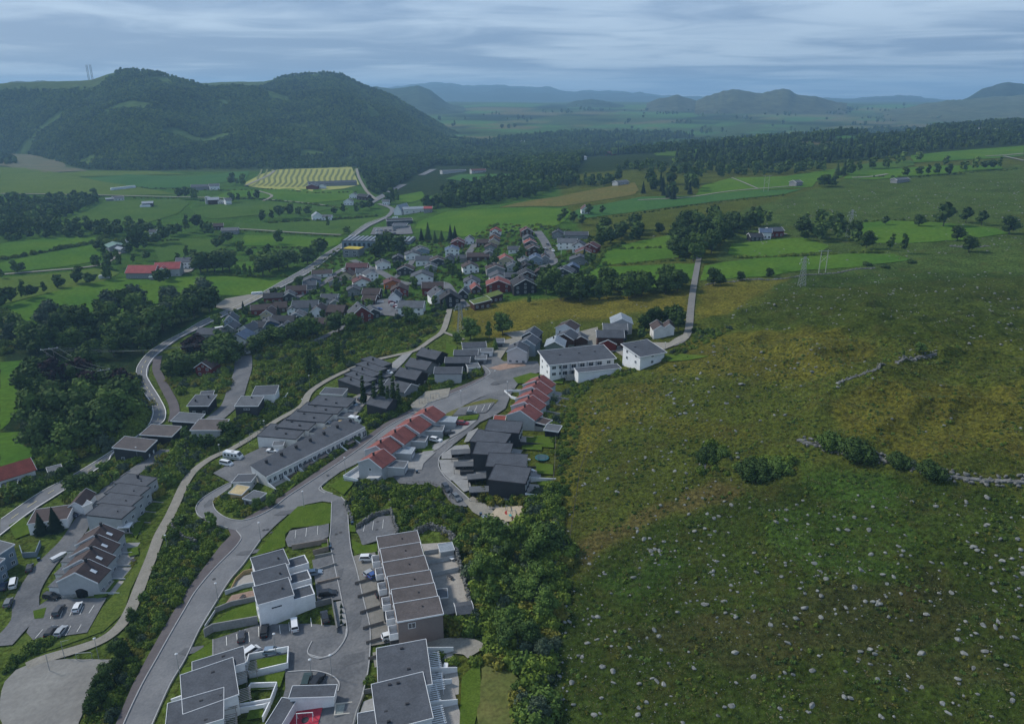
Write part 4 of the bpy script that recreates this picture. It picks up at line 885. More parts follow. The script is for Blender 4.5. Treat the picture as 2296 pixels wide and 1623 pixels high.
for i,(a,b,dep,z,lb)in enumerate([((852,1556),(966,1539),13.0,0,"large white house with a grey flat roof beside the yellow grass patch"),((850,1640),(968,1615),12.0,-.5,"second large white house with a grey flat roof at the bottom edge"),((805,1668),(930,1650),7,-2.5,"lower grey roof cut by the bottom edge")]):
 th=bhouse(a,b,dep,4.6-z*0,0.6,'m+x',"dark grey","white",lb,group="grey-roofed blocks at the bottom",ov=.25,base=-4)
 L,D=th["_L"],th["_D"]
 for k,(vx,vy)in enumerate([(-L*.3,-D*.38),(0,D*.4),(L*.1,-.1*D)]):MB().cbox((vx,vy,4.9),.7,.4,.5).build("vent",CHIM,th)
 if i<2:
  for j,y0 in enumerate((-D*.28,D*.22)):
   pg=MB();x0=L/2+.05;x1=x0+2.6
   for yy in(y0-2.2,y0+2.2):pg.box(x1-.12,yy-.07,-.5,x1,yy+.07,2.8)
   pg.box(x1-.14,y0-2.4,2.81,x1+.02,y0+2.4,2.95)
   p=pg.build("pergola_frame",TRIM,th)
   me_=MB().box(x0,-.06,2.97,x1+.3,.06,3.1).mesh("slat",TRIM)
   for q in range(9):s=link("slat",me_,p,(0,y0-2.2+q*.55,0))
   for yy in(y0-1.0,y0+1.2):add_window(th,'r',yy,.2,1.5,2.1,L,D)
  g_=gz(th,L/2+4,-D/2,D/2);dk=MB().box(L/2+.05,-D/2+.2,-1.6,L/2+6.2,D/2-.2,g_).build("deck",DECK,th)
  for yy in(D/2-.15,0.0):
   w_=MB();w_.prism([(L/2+.05,yy-.08),(L/2+6.2,yy-.08),(L/2+6.2,yy+.08),(L/2+.05,yy+.08)],-.5,[g_+2.2,g_+1.2,g_+1.2,g_+2.2]);w_.build("screen_wall",TRIM,th)
sheet("paved_yard",[(815,1575),(850,1562),(840,1640),(795,1645)],PAVE,3.5)
wallrun([(818,1555),(852,1548)],1.2,.2,CONCD,"low dark wall at the corner of the bottom right block")
wallrun([(816,1560),(800,1600),(790,1640)],1.0,.2,CONC,"pale boundary wall beside the bottom right yard")
for a,b,dep,L0,lb in[((434,1522),(549,1492),5.2,0,"rear part of the wide grey-roofed white house by the parking court"),((413,1600),(534,1563),11.5,0,"large white house with a grey sloping roof beside the estate road"),((372,1650),(500,1618),8.5,0,"grey roof at the very bottom beside the estate road")]:
 th=bhouse(a,b,dep,5.2,0.7,'m+x',"dark grey","white",lb,group="grey-roofed blocks at the bottom",ov=.2,base=-5)
 L,D=th["_L"],th["_D"]
 for(vx,vy)in[(L*.1,D*.3),(L*.2,-D*.38)]:MB().cbox((vx,vy,5.5),.7,.4,.45).build("vent",CHIM,th)
 for j,y0 in enumerate((-D*.3,D*.3)):
  if dep<6 and j:continue
  pg=MB();x0=L/2+.05;x1=x0+2.2
  for yy in(y0-1.8,y0+1.8):pg.box(x1-.12,yy-.07,-1,x1,yy+.07,3.3)
  pg.box(x1-.14,y0-2,3.31,x1+.02,y0+2,3.45);p=pg.build("pergola_frame",DECK,th)
  me_=MB().box(x0,-.06,3.46,x1+.3,.06,3.6).mesh("slat",DECK)
  for q in range(8):link("slat",me_,p,(0,y0-1.8+q*.5,0))
  add_window(th,'r',y0,.2,1.8,2.1,L,D)
WW=WALL["white"]
wallrun([(553,1505),(560,1480),(648,1463),(646,1500),(560,1520),(553,1512)],1.9,.25,WW,"white wall enclosing the upper lawn of the bottom left block")
wallrun([(560,1552),(564,1545),(622,1543),(608,1580),(540,1592)],1.8,.25,WW,"white wall enclosing the lower terrace of the bottom left block")
wallrun([(540,1598),(592,1590),(606,1585),(590,1618)],1.5,.25,WW,"white wall around the lowest lawn beside the court")
wallrun([(385,1578),(413,1568)],1.4,.25,WW,"short white wall by the estate road")
bhouse((650,1565),(748,1562),3.0,3.4,.3,'flat',"dark grey","white","white flat-roofed wing along the top of the red court",cat="pavilion",name="pavilion",ov=.15,base=-3)
A=PX(648,1566,3.4);B=PX(588,1668,3.4);d=Vector((B.x-A.x,B.y-A.y));yw=math.atan2(d.y,d.x)
mx_,my_=(A.x+B.x)/2,(A.y+B.y)/2
house((mx_+math.sin(yw)*0,my_,G(mx_,my_)-.1),yw,d.length,3.0,3.35,.25,'flat',"dark grey","white","white flat-roofed wing running down the left of the red court",cat="pavilion",name="pavilion",ov=.12)
REDC=mat("red_rubber_surface",(0.36,0.035,0.06),.9,c2=(0.42,0.05,0.075),scale=.8,fine=.1)
sheet("red_court",[(662,1582),(726,1582),(712,1632),(706,1655),(620,1655),(640,1620)],REDC,4.6,label="red rubber play surface inside the pavilion")
p=PX(685,1618);th=thing("swing_set",p,.1,"white swing frame on the red court","swing")
f=MB()
for s in(-1.6,1.6):
 f.bar((s,-.9,0),(s,0,2.3),.1);f.bar((s,.9,0),(s,0,2.3),.1)
f.bar((-1.7,0,2.35),(1.7,0,2.35),.12);f.build("frame",TRIM,th)
sw=MB();sw.tube((0,0,.45),(0,0,.6),.75,.75,16);sw.build("nest_seat",DTRIM,th);c=MB()
for q in range(4):a_=q*1.57+.78;c.bar((.7*math.cos(a_),.7*math.sin(a_),.6),(0.3 if math.cos(a_)>0 else-.3,0,2.3),.03)
c.build("rope",DTRIM,th)
th=thing("sandbox",PX(777,1590),.15,"square wooden sandbox beside the red court pavilion","sandbox")
m=MB();
for(x0,y0,x1,y1)in((-2.4,-1.6,2.4,-1.35),(-2.4,1.35,2.4,1.6),(-2.4,-1.35,-2.15,1.35),(2.15,-1.35,2.4,1.35)):m.box(x0,y0,-.3,x1,y1,.45)
m.build("frame",wm("sandbox_timber",(.4,.38,.34)),th);MB().box(-2.15,-1.35,-.3,2.15,1.35,.25).build("sand",mat("old_sand",(.24,.26,.24),.95,fine=.15),th)
th=thing("picnic_table",PX(733,1580),.1,"wooden picnic table by the end wall of the red court pavilion","picnic table")
m=MB().box(-1,-.4,.7,1,.4,.76);m.build("tabletop",DECK,th)
for s in(-.75,.75):MB().box(-1,s-.15,.42,1,s+.15,.46).build("bench_seat",DECK,th)
m=MB();
for s in(-.8,.8):m.bar((s,-.8,0),(s,-.3,.7),.08);m.bar((s,.8,0),(s,.3,.7),.08)
m.build("trestle",DECK,th)
GW=mat("grey_block_garden_wall",(0.21,0.21,0.21),.9,c2=(.26,.26,.255),scale=.8,fine=.12)
wallrun([(459,1428),(478,1416),(579,1398)],2.4,.3,GW,"tall grey garden wall above the parking court")
wallrun([(478,1436),(478,1478)],.5,.3,GW,"low grey edge wall of the parking court")
wallrun([(483,1373),(520,1358),(577,1346)],1.5,.25,GW,"grey wall between the two lower gardens of the white row")
wallrun([(505,1333),(545,1318),(576,1312)],1.3,.25,wfence_m,"pale garden wall on the road side of the white row")
wallrun([(483,1373),(460,1408)],.9,.2,wfence_m,"sloping garden wall end beside the estate road")
sheet("terrace",[(500,1365),(520,1338),(576,1325),(577,1345),(525,1352)],mat("brick_terrace",(.22,.15,.12),.9,c2=(.26,.19,.15),scale=1,fine=.15),4.4)
sheet("terrace",[(520,1318),(545,1295),(575,1288),(577,1308),(540,1318)],DECK,4.4)
wallrun([(519,1328),(530,1305),(548,1288),(574,1282)],1.4,.15,WALL["wood"],"raw timber screen round the upper terrace of the white row",cat="fence")
wallrun([(655,1232),(735,1218)],1.6,.15,mat("timber_screen",(.24,.2,.17),.9,fine=.1),"grey-brown timber screen beside the empty parking bays",cat="fence")
wallrun([(735,1218),(737,1235),(702,1244)],1.6,.15,mat("timber_screen",(0,0,0)),"timber screen corner at the side street",cat="fence")
wallrun([(706,1252),(748,1244)],1.1,.2,CONC,"low concrete wall beside the upper garage of the white row")
wallrun([(708,1283),(755,1268)],1.1,.2,CONC,"low concrete wall beside the middle garage of the white row")
wallrun([(712,1312),(762,1300)],1.1,.2,mat("timber_screen",(0,0,0)),"low brown wall beside the lower garage of the white row")
wallrun([(590,1402),(660,1372),(745,1352),(757,1420)],1.7,.3,CONCD,"stained concrete retaining wall of the parking court")
sheet("paved_yard",[(745,1355),(768,1350),(776,1400),(758,1410)],PAVE,5)
for k in range(4):
 p=PX(763,1366+k*12);th=thing("planter",p,.2,"pale square planter with a clipped conifer, %s in the row beside the side street"%ORD[k],"planter","planters beside the side street")
 MB().box(-.9,-.45,0,.9,.45,.55).build("box",PAVE,th);MB().tube((.3,0,.55),(.3,0,1.9),.45,.05,8).build("conifer",leafmat("planter_leaf",(.02,.035,.02),(.04,.06,.03)),th)
 # left side rows
dg=["nearest the parking lot, with its white gable","second from the front","third from the front","farthest, against the flat-roofed row"]
rowF=unit_row((129,1309),(217,1303),(182,1202),(270,1190),4,4.6,3.2,'perp',"dark brown","pale grey",lambda i:"terraced house with dark gable roof and skylight, "+dg[i],"dark-roofed stepped terrace",step=0,dz=0.3,ov=.12,base=-4,
win=lambda i:[('r',2,1)],chim=[(0,2.0,.6,1.2)])
for th in rowF:
 L,D=th["_L"],th["_D"];z=lambda x:rz('perp',x,0,L,D,4.6,3.2)+.24
 m=MB();x0,x1=L*.20,L*.33;m.prism([(x0,-.5),(x1,-.5),(x1,.5),(x0,.5)],[z(x0),z(x1),z(x1),z(x0)],[z(x0)+.1,z(x1)+.1,z(x1)+.1,z(x0)+.1]);m.build("skylight",TRIM,th)
 m=MB();m.box(-L/2-3.4,-D/2+.3,2.5,-L/2-.15,D/2-1.2,2.7);m.build("porch_roof",ROOF["grey"],th);m=MB();m.box(-L/2-3.2,-D/2+.5,-2,-L/2-.02,-D/2+.7,2.49);m.box(-L/2-3.2,D/2-1.6,-2,-L/2-.02,D/2-1.4,2.49);m.build("porch_wall",WALL["offwhite"],th)
 MB().box(L/2+.05,-D/2+.2,-1,L/2+4.4,D/2-.2,gz(th,L/2+2.5,-D/2,D/2)).build("deck",[DECK,PAVE][rowF.index(th)%2],th)
 MB().box(L/2+.05,-D/2+.02,-1,L/2+5.5,-D/2+.16,1.7).build("garden_screen",wfence_m,th)
gg=["nearest, beside the gabled terrace","second from the front","third from the front","farthest, with the chimney"]
rowG=unit_row((194,1157),(272,1158),(272,1065),(336,1069),4,6.2,.3,'m+y',"dark grey","pale grey",lambda i:"terraced house with a plain grey flat roof, "+gg[i],"flat-roofed grey terrace",step=0.12,ov=.1,base=-5,fascia="d",win=lambda i:[('r',2,2)],chim=None)
MB().box(-.3,1.2,6.2,.3,1.8,7.9).build("chimney",CHIM,rowG[3])
for i,th in enumerate(rowG):
 L,D=th["_L"],th["_D"];MB().cbox((L*.2,0,6.3),.3,.3,.6).build("vent",CHIM,th);MB().box(L/2+.05,-D/2,-2,L/2+7,-D/2+.2,1.6).build("garden_wall",GW,th)
th=thing("hot_tub",PX(308,1146),.1,"round hot tub with blue water behind the flat-roofed grey terrace","hot tub");MB().tube((0,0,-.3),(0,0,.9),1.1,1.15,18).build("tub",TRIM,th);MB().tube((0,0,.9),(0,0,.93),.95,.95,18).build("water",mat("pool_water",(.03,.25,.5),.1),th)
th=thing("gazebo",PX(283,1192),.1,"white garden gazebo with a flat pale roof behind the gabled terrace","gazebo");m=MB().box(-1.9,-1.6,2.3,1.9,1.6,2.5);m.build("roof",TRIM,th);m=MB()
for sx in(-1.7,1.7):
 for sy in(-1.4,1.4):m.box(sx-.06,sy-.06,-.5,sx+.06,sy+.06,2.29)
m.build("post",TRIM,th)
th=thing("round_shelter",PX(192,1330),0,"large black dome-covered trampoline beside the white gable","trampoline")
m=MB();m.tube((0,0,-.2),(0,0,1.8),2.1,2.3,16);m.tube((0,0,1.81),(0,0,2.8),2.3,1.2,16);m.build("cover",wm("black_netting",(.012,.012,.014)),th)
wallrun([(140,1344),(185,1336),(236,1330)],1.1,.25,CONC,"low pale wall between the gabled terrace and the parking lot")
bhouse((62,1176),(150,1164),9.5,3.6,.0,'flat',"dark brown","white","white house with a dark flat roof and two conifers in front, beside the valley road",ov=.1,base=-4)
bhouse((152,1138),(188,1136),9.0,3.2,1.9,'perp',"dark brown","white","small white gabled garage house above the white courtyard house",cat="garage",name="garage",ov=.3,base=-3)
bhouse((186,1137),(206,1128),5,3.2,.3,'flat',"light grey","white","white lean-to with a bright flat roof above the courtyard house",cat="shed",name="lean_to",ov=.1)
bhouse((-30,1262),(32,1226),7,6.0,.6,'m+x',"grey","blue grey","blue-grey two-storey house with white corner boards at the left edge",win=[('f',3,2),('r',2,2)],ov=.2,base=-4)
bhouse((-40,1295),(10,1258),7,5.6,.6,'m+x',"grey","blue grey","blue-grey two-storey house at the left edge, lower of the two",win=[('f',3,2),('r',2,2)],ov=.2,base=-4)
wallrun([(46,1232),(52,1250),(82,1248),(92,1222)],1.8,.2,WALL["blue grey"],"blue-grey bin enclosure with white capping by the lane")
bhouse((-70,1098),(78,1052),9,4.4,3.0,'par',"red","offwhite","long red-roofed farmhouse at the left edge below the hay field",win=[('f',6,1)],ov=.5,base=-3,chim=[(-6,.5,.8,1.2)])
bhouse((108,1060),(140,1052),4,2.4,.3,'m+y',"grey","grey","low grey shed beside the red-roofed farmhouse",cat="shed",name="shed",ov=.1)
bhouse((2,1095),(38,1088),5,2.5,.3,'m+y',"grey","grey","low grey shed in front of the red-roofed farmhouse",cat="shed",name="shed",ov=.1)
bhouse((256,1012),(325,1012),9.5,4.6,1.6,'m-x',"brown grey","charcoal","black timber house with a brown-grey roof nearest along the valley road",win=[('f',2,1)],ov=.35,base=-5,doors=[('r',-2,1.0,2.1),('r',1.5,1.0,2.1)],door_col=TRIM)
bhouse((317,979),(384,979),9.5,4.0,.8,'m-x',"brown grey","black","black timber house with a brown-grey roof, middle of the three by the valley road",ov=.35,base=-4)
bhouse((386,948),(440,948),8.5,4.0,.8,'m-x',"grey","black","black timber house with a grey roof, farthest of the three by the valley road",ov=.35,base=-4)
bhouse((428,965),(495,965),9.0,4.2,.6,'m+y',"brown grey","pale grey","pale grey house with a brown-grey roof and white gable edge above the hedge",ov=.3,base=-5,win=[('r',2,1)])
bhouse((422,910),(466,910),9.5,4.6,1.0,'m+y',"dark grey","black","black house with a dark grey roof on the wide lane, left side",ov=.5,base=-4,win=[('f',2,1)],chim=[(-2.5,-1),(2,2.5)])
bhouse((448,890),(476,888),5,3.4,.5,'m+y',"dark grey","black","small dark garage behind the black house on the wide lane",cat="garage",name="garage",ov=.2)
bhouse((527,911),(578,911),8.5,5.2,.9,'m+y',"grey","charcoal","charcoal box house with a grey roof beside the wide lane",ov=.15,base=-5,win=[('f',1,2)],chim=[(0,3,.5,.7)],ww=2.4,wh=.6)
bhouse((565,887),(617,885),8.5,5.0,.9,'m+y',"dark grey","white","white house with a dark grey roof at the end of the wide lane",ov=.15,base=-5,win=[('f',2,1),('r',2,1)],ww=2.0,wh=.5)
wallrun([(612,905),(640,895),(650,880)],1.3,.3,WW,"white terrace wall beside the white house on the wide lane")
# flat-roofed white complex
jl=["front block facing the motorhome lot","second block with the wooden shed","third block","fourth block","farthest block by the cycle path"]
for i,(a,b,dep,t_)in enumerate([((577,978),(663,985),11,2),((618,958),(690,965),9,1),((642,941),(727,948),10,1),((668,922),(755,929),9,1),((692,907),(778,914),9.5,0)]):
 th=bhouse(a,b,dep,4.0,.2,'m+y',"dark grey","offwhite","off-white flat-roofed courtyard house, "+jl[i],group="flat-roofed courtyard houses",ov=.15,fascia="d",base=-3)
 L,D=th["_L"],th["_D"]
 for q in range(2):MB().cbox((-L*.2+q*L*.35,D*(.1-.3*q),4.2),.8,.5,.6).build("vent",CHIM,th)
 MB().box(L/2+.02,-D/2+1,-2,L/2+5,-D/2+4.4,2.9).build("annex",WALL["offwhite"],th);MB().box(L/2-.0,-D/2+.8,2.92,L/2+5.2,-D/2+4.6,3.05).build("annex_roof",ROOF["dark grey"],th)
 m=MB();m.box(L/2+.02,D/2-.4,-2,L/2+6,D/2-.15,2.6);m.build("courtyard_wall",WALL["offwhite"],th)
 if i in(1,2):MB().box(L/2+3.2,-D/2+4.8,-1,L/2+6.4,-D/2+7.4,2.5).build("wooden_store",WALL["wood"],th)
sheet("courtyard_paving",[(665,985),(700,960),(780,900),(815,880),(835,888),(800,930),(760,950),(700,985)],mat("courtyard_asphalt",(.17,.165,.16),.9,c2=(.2,.195,.19),scale=.4,fine=.1),2.6,label="paved yard between the two grey-roofed rows")
bhouse((612,1000),(634,999),3,2.4,.2,'m+y',"grey","offwhite","little off-white shed with a grey roof behind the white convertible",cat="shed",name="shed",ov=.2)
bhouse((718,883),(768,886),6,3.2,.4,'m+y',"dark grey","offwhite","small flat-roofed house above the courtyard houses",ov=.15)
kl=["nearest, by the loop road","second","third","fourth","fifth","sixth","farthest, beside the white caravan"]
A0,B0=PX(599,1070,3.6),PX(820,957,3.6)
for i in range(7):
 A=A0.lerp(B0,i/7);B=A0.lerp(B0,(i+1)/7);(cx_,cy_),yaw,L=fromW(A,B,9.6)
 zk=[G(A0.lerp(B0,q).x,A0.lerp(B0,q).y)for q in(0.02,.98)];z=zk[0]+(zk[1]-zk[0])*(i+.5)/7+.1
 th=house((cx_,cy_,z),yaw,L-.02,9.6,3.6,1.3,'m+y',"dark grey","offwhite","white terraced bungalow with square chimney, "+kl[i]+(" from the loop road" if 0<i<6 else ""),group="long bungalow terrace",ov=.02,base=-3,fascia=None,win=[('f',3,1)],chim=[(L*.25,1.8,.8,1.3)],wh=1.5)
 MB().box(-L/2,-4.95,3.45,L/2,-4.85,3.85).build("fascia",TRIM,th);D=9.6
 th.rotation_mode='ZYX';th.rotation_euler=(0,-math.atan2(zk[1]-zk[0],L*7),yaw);th.rotation_mode='XYZ';th.rotation_euler=(Matrix.Rotation(yaw,3,'Z')@Matrix.Rotation(-math.atan2(zk[1]-zk[0],L*7),3,'Y')).to_euler()
 add_window(th,'f',L*.38,.1,1.6,2.2,L,D)
 m=MB();m.prism([(-L/2,-D/2-4.6),(-L/2+.2,-D/2-4.6),(-L/2+.2,-D/2-.05),(-L/2,-D/2-.05)],-2,[.6,.6,1.7,1.7]);m.build("garden_wall",WW,th)
 MB().box(-L/2+.21,-D/2-4.4,-2,L/2-.02,-D/2-.05,.08).build("terrace",[DECK,SOIL,DECK,PAVE][i%4],th)
 if i in(2,3,5):
  g=MB().box(-1.6,-D/2-3.6,2.1,1.6,-D/2-.9,2.25);g.build("canopy",[DTRIM,CONC,DTRIM][i%3],th);g=MB()
  for sx in(-1.5,1.4):g.box(sx,-D/2-3.5,0,sx+.1,-D/2-3.4,2.09)
  g.build("canopy_post",DTRIM,th)
bhouse((522,1082),(562,1083),5.2,3.0,.4,'m+x',"dark grey","offwhite","low white annex with a dark roof at the loop road end of the bungalow terrace",cat="annex",name="annex",ov=.3,base=-3,win=[('r',1,1)])
bhouse((516,1105),(541,1109),4,2.6,.5,'m+y',"wood","wood","yellow new-timber shed at the loop road",cat="shed",name="shed",ov=.4)
bhouse((546,1118),(572,1124),5.2,2.7,.2,'flat',"grey","grey","grey flat-roofed substation hut at the loop road",cat="hut",name="substation_hut",ov=.25,doors=[('f',-1,1.2,2)],door_col=DTRIM)
# red-roofed stepped row with garages
rl=["nearest, with the wide white balcony deck","second from the front","third from the front","fourth from the front","farthest, by the grass island"]
eav=[((803,1036),(856,1050)),((818,1009),(872,1021)),((850,986),(906,997)),((884,961),(941,972)),((920,937),(976,947))]
for i,(a,b)in enumerate(eav):
 th=bhouse(a,b,[7.6,8.4,8.6,8.6,8.0][i],5.6,2.5,'perp',"dull red","pale grey","stepped grey house with red tiled gable and garage, "+rl[i],group="red-roofed stepped row",ov=.2,base=-5,win=[('f',1,2),('r',1,1)],chim=[(0,-1.5,.5,1.1)],wh=1.0,ww=.9)
 L,D=th["_L"],th["_D"]
 gl=[((864,1047),(906,1050)),((880,1015),(922,1018)),((912,989),(953,991)),((947,966),(992,967)),((982,945),(1020,947))][i]
 bhouse(gl[0],gl[1],4.6,3.4,.25,'flat',"light grey" if i in(1,4)else "grey","pale grey","grey garage of the red-roofed house "+rl[i],cat="garage",name="garage",group="garages of the red-roofed row",ov=.1,doors=[('r',0,2.6,2.1)],door_col=TRIM,base=-3)
 if i==0:
  m=MB();m.box(-L/2-4.2,-D/2-3.0,-2.4,-L/2-.03,D/2-1,.1);m.build("deck",WALL["pale grey"],th)
  m=MB();m.box(-L/2-4.3,-D/2-3.1,.1,-L/2-4.15,D/2-1,1.1);m.box(-L/2-4.15,-D/2-3.1,.1,-L/2+2,-D/2-2.95,1.1);m.build("parapet",TRIM,th)
  m=MB();m.box(-.5,-D/2-2,-2,L/2,-D/2-.05,1.6);m.prism([(-.5,-D/2-1.99),(L/2-.1,-D/2-1.99),(L/2-.1,-D/2-.06),(-.5,-D/2-.06)],1.61,[1.65,3.0,3.0,1.65]);m.build("porch",WALL["pale grey"],th)
sheet("driveway",[(905,1058),(928,1020),(978,1016),(950,1042),(946,1056)],PAVE,4.0);sheet("driveway",[(928,1030),(972,1000),(1010,985),(985,1008),(950,1026)],PAVE,3.8);sheet("driveway",[(1000,972),(1020,950),(1070,945),(1045,965),(1010,985)],PAVE,3.9)
wallrun([(986,974),(1018,974)],1.5,.2,WALL["pale grey"],"pale wall of the car stand beside the dark hatchback")
fence([(870,1063),(935,1062)],1.0,DTRIM,"thin black railing at the near end of the garages",board=False)
fence([(896,1088),(926,1084),(965,1085),(985,1093),(1005,1120),(1018,1138)],1.0,fence_m,"grey road railing above the shrub bank",board=False)
# black row
ml=[("farthest",(1087,966),(1163,972),7.5),("second",(1054,990),(1128,1001),8.0),("third",(1061,1018),(1142,1023),7.2),("fourth",(1090,1046),(1178,1050),7.5),("nearest the playground, with its tall black wall",(1096,1076),(1177,1085),8.4)]
for i,(lb,a,b,dep)in enumerate(ml):
 th=bhouse(a,b,dep,6.0,.8,'m+y',"dark grey","charcoal","black terraced house with a dark grey roof, "+(lb+" of five from the red-roofed rows" if i in(1,2,3)else lb+(" from the playground" if i==0 else "")),group="black stepped row",ov=.15,base=-4,fascia="d",win=[('r',3,2)])
 L,D=th["_L"],th["_D"]
 MB().box(L/2+.05,-D/2+.3,-1.5,L/2+4.6,D/2-.6,gz(th,L/2+3,-D/2,D/2)).build("terrace",PAVE if i%2 else DECK,th)
 MB().box(L/2+.05,-D/2+.02,-2,L/2+9.5,-D/2+.2,gz(th,L/2+5)+.8).build("garden_wall",WW if i in(1,3,4)else WALL["charcoal"],th)
 if i==4:MB().box(-L/2+.0,-D/2-.08,-4,L/2,-D/2-.02,.5).build("plinth",WALL["pale grey"],th)
for i,(a,b,lb)in enumerate([((1012,1020),(1058,1017),"farthest"),((1017,1047),(1062,1046),"second"),((1049,1076),(1096,1072),"third"),((1052,1105),(1101,1103),"nearest")]):
 (cx_,cy_),yaw,L=fromAB(a,b,3.6,2.7)
 th=thing("carport",(cx_,cy_,G(cx_,cy_)),yaw,"grey-roofed carport in front of the black row, %s the playground"%(lb+" from" if lb in("farthest","second","third")else "nearest"),"carport","carports of the black row")
 MB().box(-L/2,-1.8,2.7,L/2,1.8,2.95).build("roof",ROOF["grey"],th);MB().box(-L/2+.4,1.5,-1,L/2,1.7,2.69).build("back_wall",WALL["black"],th);MB().box(L/2-.25,-1.7,-1,L/2-.05,1.49,2.69).build("end_wall",WALL["black"],th)
 for k in range(3):MB().box(-L/2+.1+k*2.2,-1.7,-1,-L/2+.22+k*2.2,-1.58,2.69).build("post",DTRIM,th)
sheet("paved_forecourt",[(1050,972),(1072,962),(1068,990),(1040,995)],PAVE,4.0);sheet("paved_forecourt",[(990,1022),(1020,1002),(1050,1000),(1062,1030),(990,1032)],PAVE,3.9);sheet("paved_forecourt",[(984,1034),(1062,1032),(1095,1060),(1060,1075),(1010,1080),(990,1060)],PAVE,3.8);sheet("paved_forecourt",[(1012,1078),(1052,1078),(1058,1100),(1040,1106)],PAVE,3.9)
fence([(1246,984),(1244,1040),(1238,1105)],1.2,fence_m,"grey boundary fence behind the gardens of the black row",board=False)
th=thing("trampoline",PX(1215,1030),0,"round trampoline on the garden lawn behind the black row","trampoline");m=MB().tube((0,0,.75),(0,0,.85),2.0,2.0,20);m.build("bed",wm("trampoline_mat",(.05,.09,.1)),th);m=MB().tube((0,0,.68),(0,0,.8),2.25,2.25,20);m.build("pad",wm("teal_pad",(.03,.16,.18)),th);m=MB()
for q in range(6):a_=q*1.047;m.bar((2.1*math.cos(a_),2.1*math.sin(a_),0),(2.1*math.cos(a_),2.1*math.sin(a_),2.2),.06)
m.build("net_pole",DTRIM,th)
bhouse((1222,964),(1250,968),4,2.6,.2,'m+y',"grey","black","small grey-roofed garden shed behind the farthest black house",cat="shed",name="shed")
bhouse((1196,945),(1222,952),4,2.8,.3,'flat',"dark brown","black","dark garden pavilion beside the red conservatory",cat="shed",name="pavilion")
# upper red row
nl=["nearest, its grey gable facing the black row","second from the front","third from the front","fourth from the front","farthest, below the white apartment block"]
A0,B0,A1,B1=(1136,934),(1198,937),(1180,851),(1236,853)
rowN=unit_row(A0,B0,A1,B1,5,5.0,2.8,'perp',"dull red","pale grey",lambda i:"grey terraced house with red gable roof, "+nl[i],"upper red-roofed row",step=0.3,ov=.15,base=-4,win=lambda i:([('f',1,1)]if i==0 else[])+[('r',2,1)],chim=[(0,0,.5,1.1)])
for i,th in enumerate(rowN):
 L,D=th["_L"],th["_D"];MB().box(L/2+.05,-D/2+.02,-1.5,L/2+9,-D/2+.2,gz(th,L/2+4)+.8).build("garden_wall",CONC,th);MB().box(L/2+.05,-D/2+.4,-1.5,L/2+4.0,D/2-.3,gz(th,L/2+2.5,-D/2,D/2)).build("terrace",PAVE,th)
bhouse((1192,936),(1214,935),4.6,3.2,.5,'m+y',"red","pale grey","small conservatory with a bright red roof on the nearest upper red house",cat="conservatory",name="conservatory",win=[('f',2,1)],wh=1.8,ww=1.2,ov=.2)
bhouse((1106,946),(1131,947),4.5,2.8,.4,'m+y',"red","pale grey","small red-roofed garage at the street beside the upper red row",cat="garage",name="garage",ov=.15)
wallrun([(1131,880),(1146,893),(1160,897)],1.1,.2,WW,"white garden wall at the street corner by the upper red row");wallrun([(1133,880),(1178,878)],1.1,.2,WW,"white garden wall in front of the upper red row")
# white apartment block and its neighbour
th=bhouse((1233,818),(1377,803),12.5,5.6,1.5,'m+y',"dark grey","white","long white two-storey apartment block with a dark grey roof",cat="apartment block",name="apartment_block",ov=.8,base=-4,win=[('l',2,2),('b',3,1)],chim=None)
L,D=th["_L"],th["_D"]
for s_ in range(2):
 for k in range(9):
  x=-L/2+L*(k+.6)/9.4
  if 2<=k<=7:continue
  add_window(th,'f',x,.8+2.7*s_,1.6,1.2,L,D)
 for k in range(5):
  x=-L*.27+k*L*.135;add_window(th,'f',x,.25+2.7*s_,2.0,1.9,L,D);MB().box(x-L*.06,-D/2-1.5,.02+2.7*s_,x+L*.06,-D/2-.03,.2+2.7*s_).build("balcony_floor",TRIM,th);b_=MB();b_.box(x-L*.06,-D/2-1.58,.2+2.7*s_,x+L*.06,-D/2-1.48,1.15+2.7*s_);b_.box(x-L*.06-.05,-D/2-1.5,.2+2.7*s_,x-L*.06+.07,-D/2-.05,2.85+2.7*s_);b_.build("balcony_rail",wfence_m,th)
for k in(-.25,.05,.3):MB().cbox((L*k,D*.1,6.4),.9,.5,.5).build("vent",CHIM,th)
bhouse((1297,836),(1392,826),4.2,3.0,.3,'m+y',"dark grey","white","long low white garage wing with a grey roof in front of the apartment block",cat="garage wing",name="garage_wing",ov=.2,base=-3)
wallrun([(1268,853),(1300,851),(1345,845)],2.6,.3,CONC,"tall pale concrete retaining wall in front of the apartment block")
th=bhouse((1436,800),(1490,790),12.0,4.6,1.6,'m+y',"dark grey","white","white two-storey building with a dark grey roof right of the apartment block",cat="apartment house",name="apartment_house",ov=.7,base=-4,win=[('l',2,2),('f',1,2)])
MB().cbox((-3,2,5.6),.9,.5,.5).build("vent",CHIM,th)
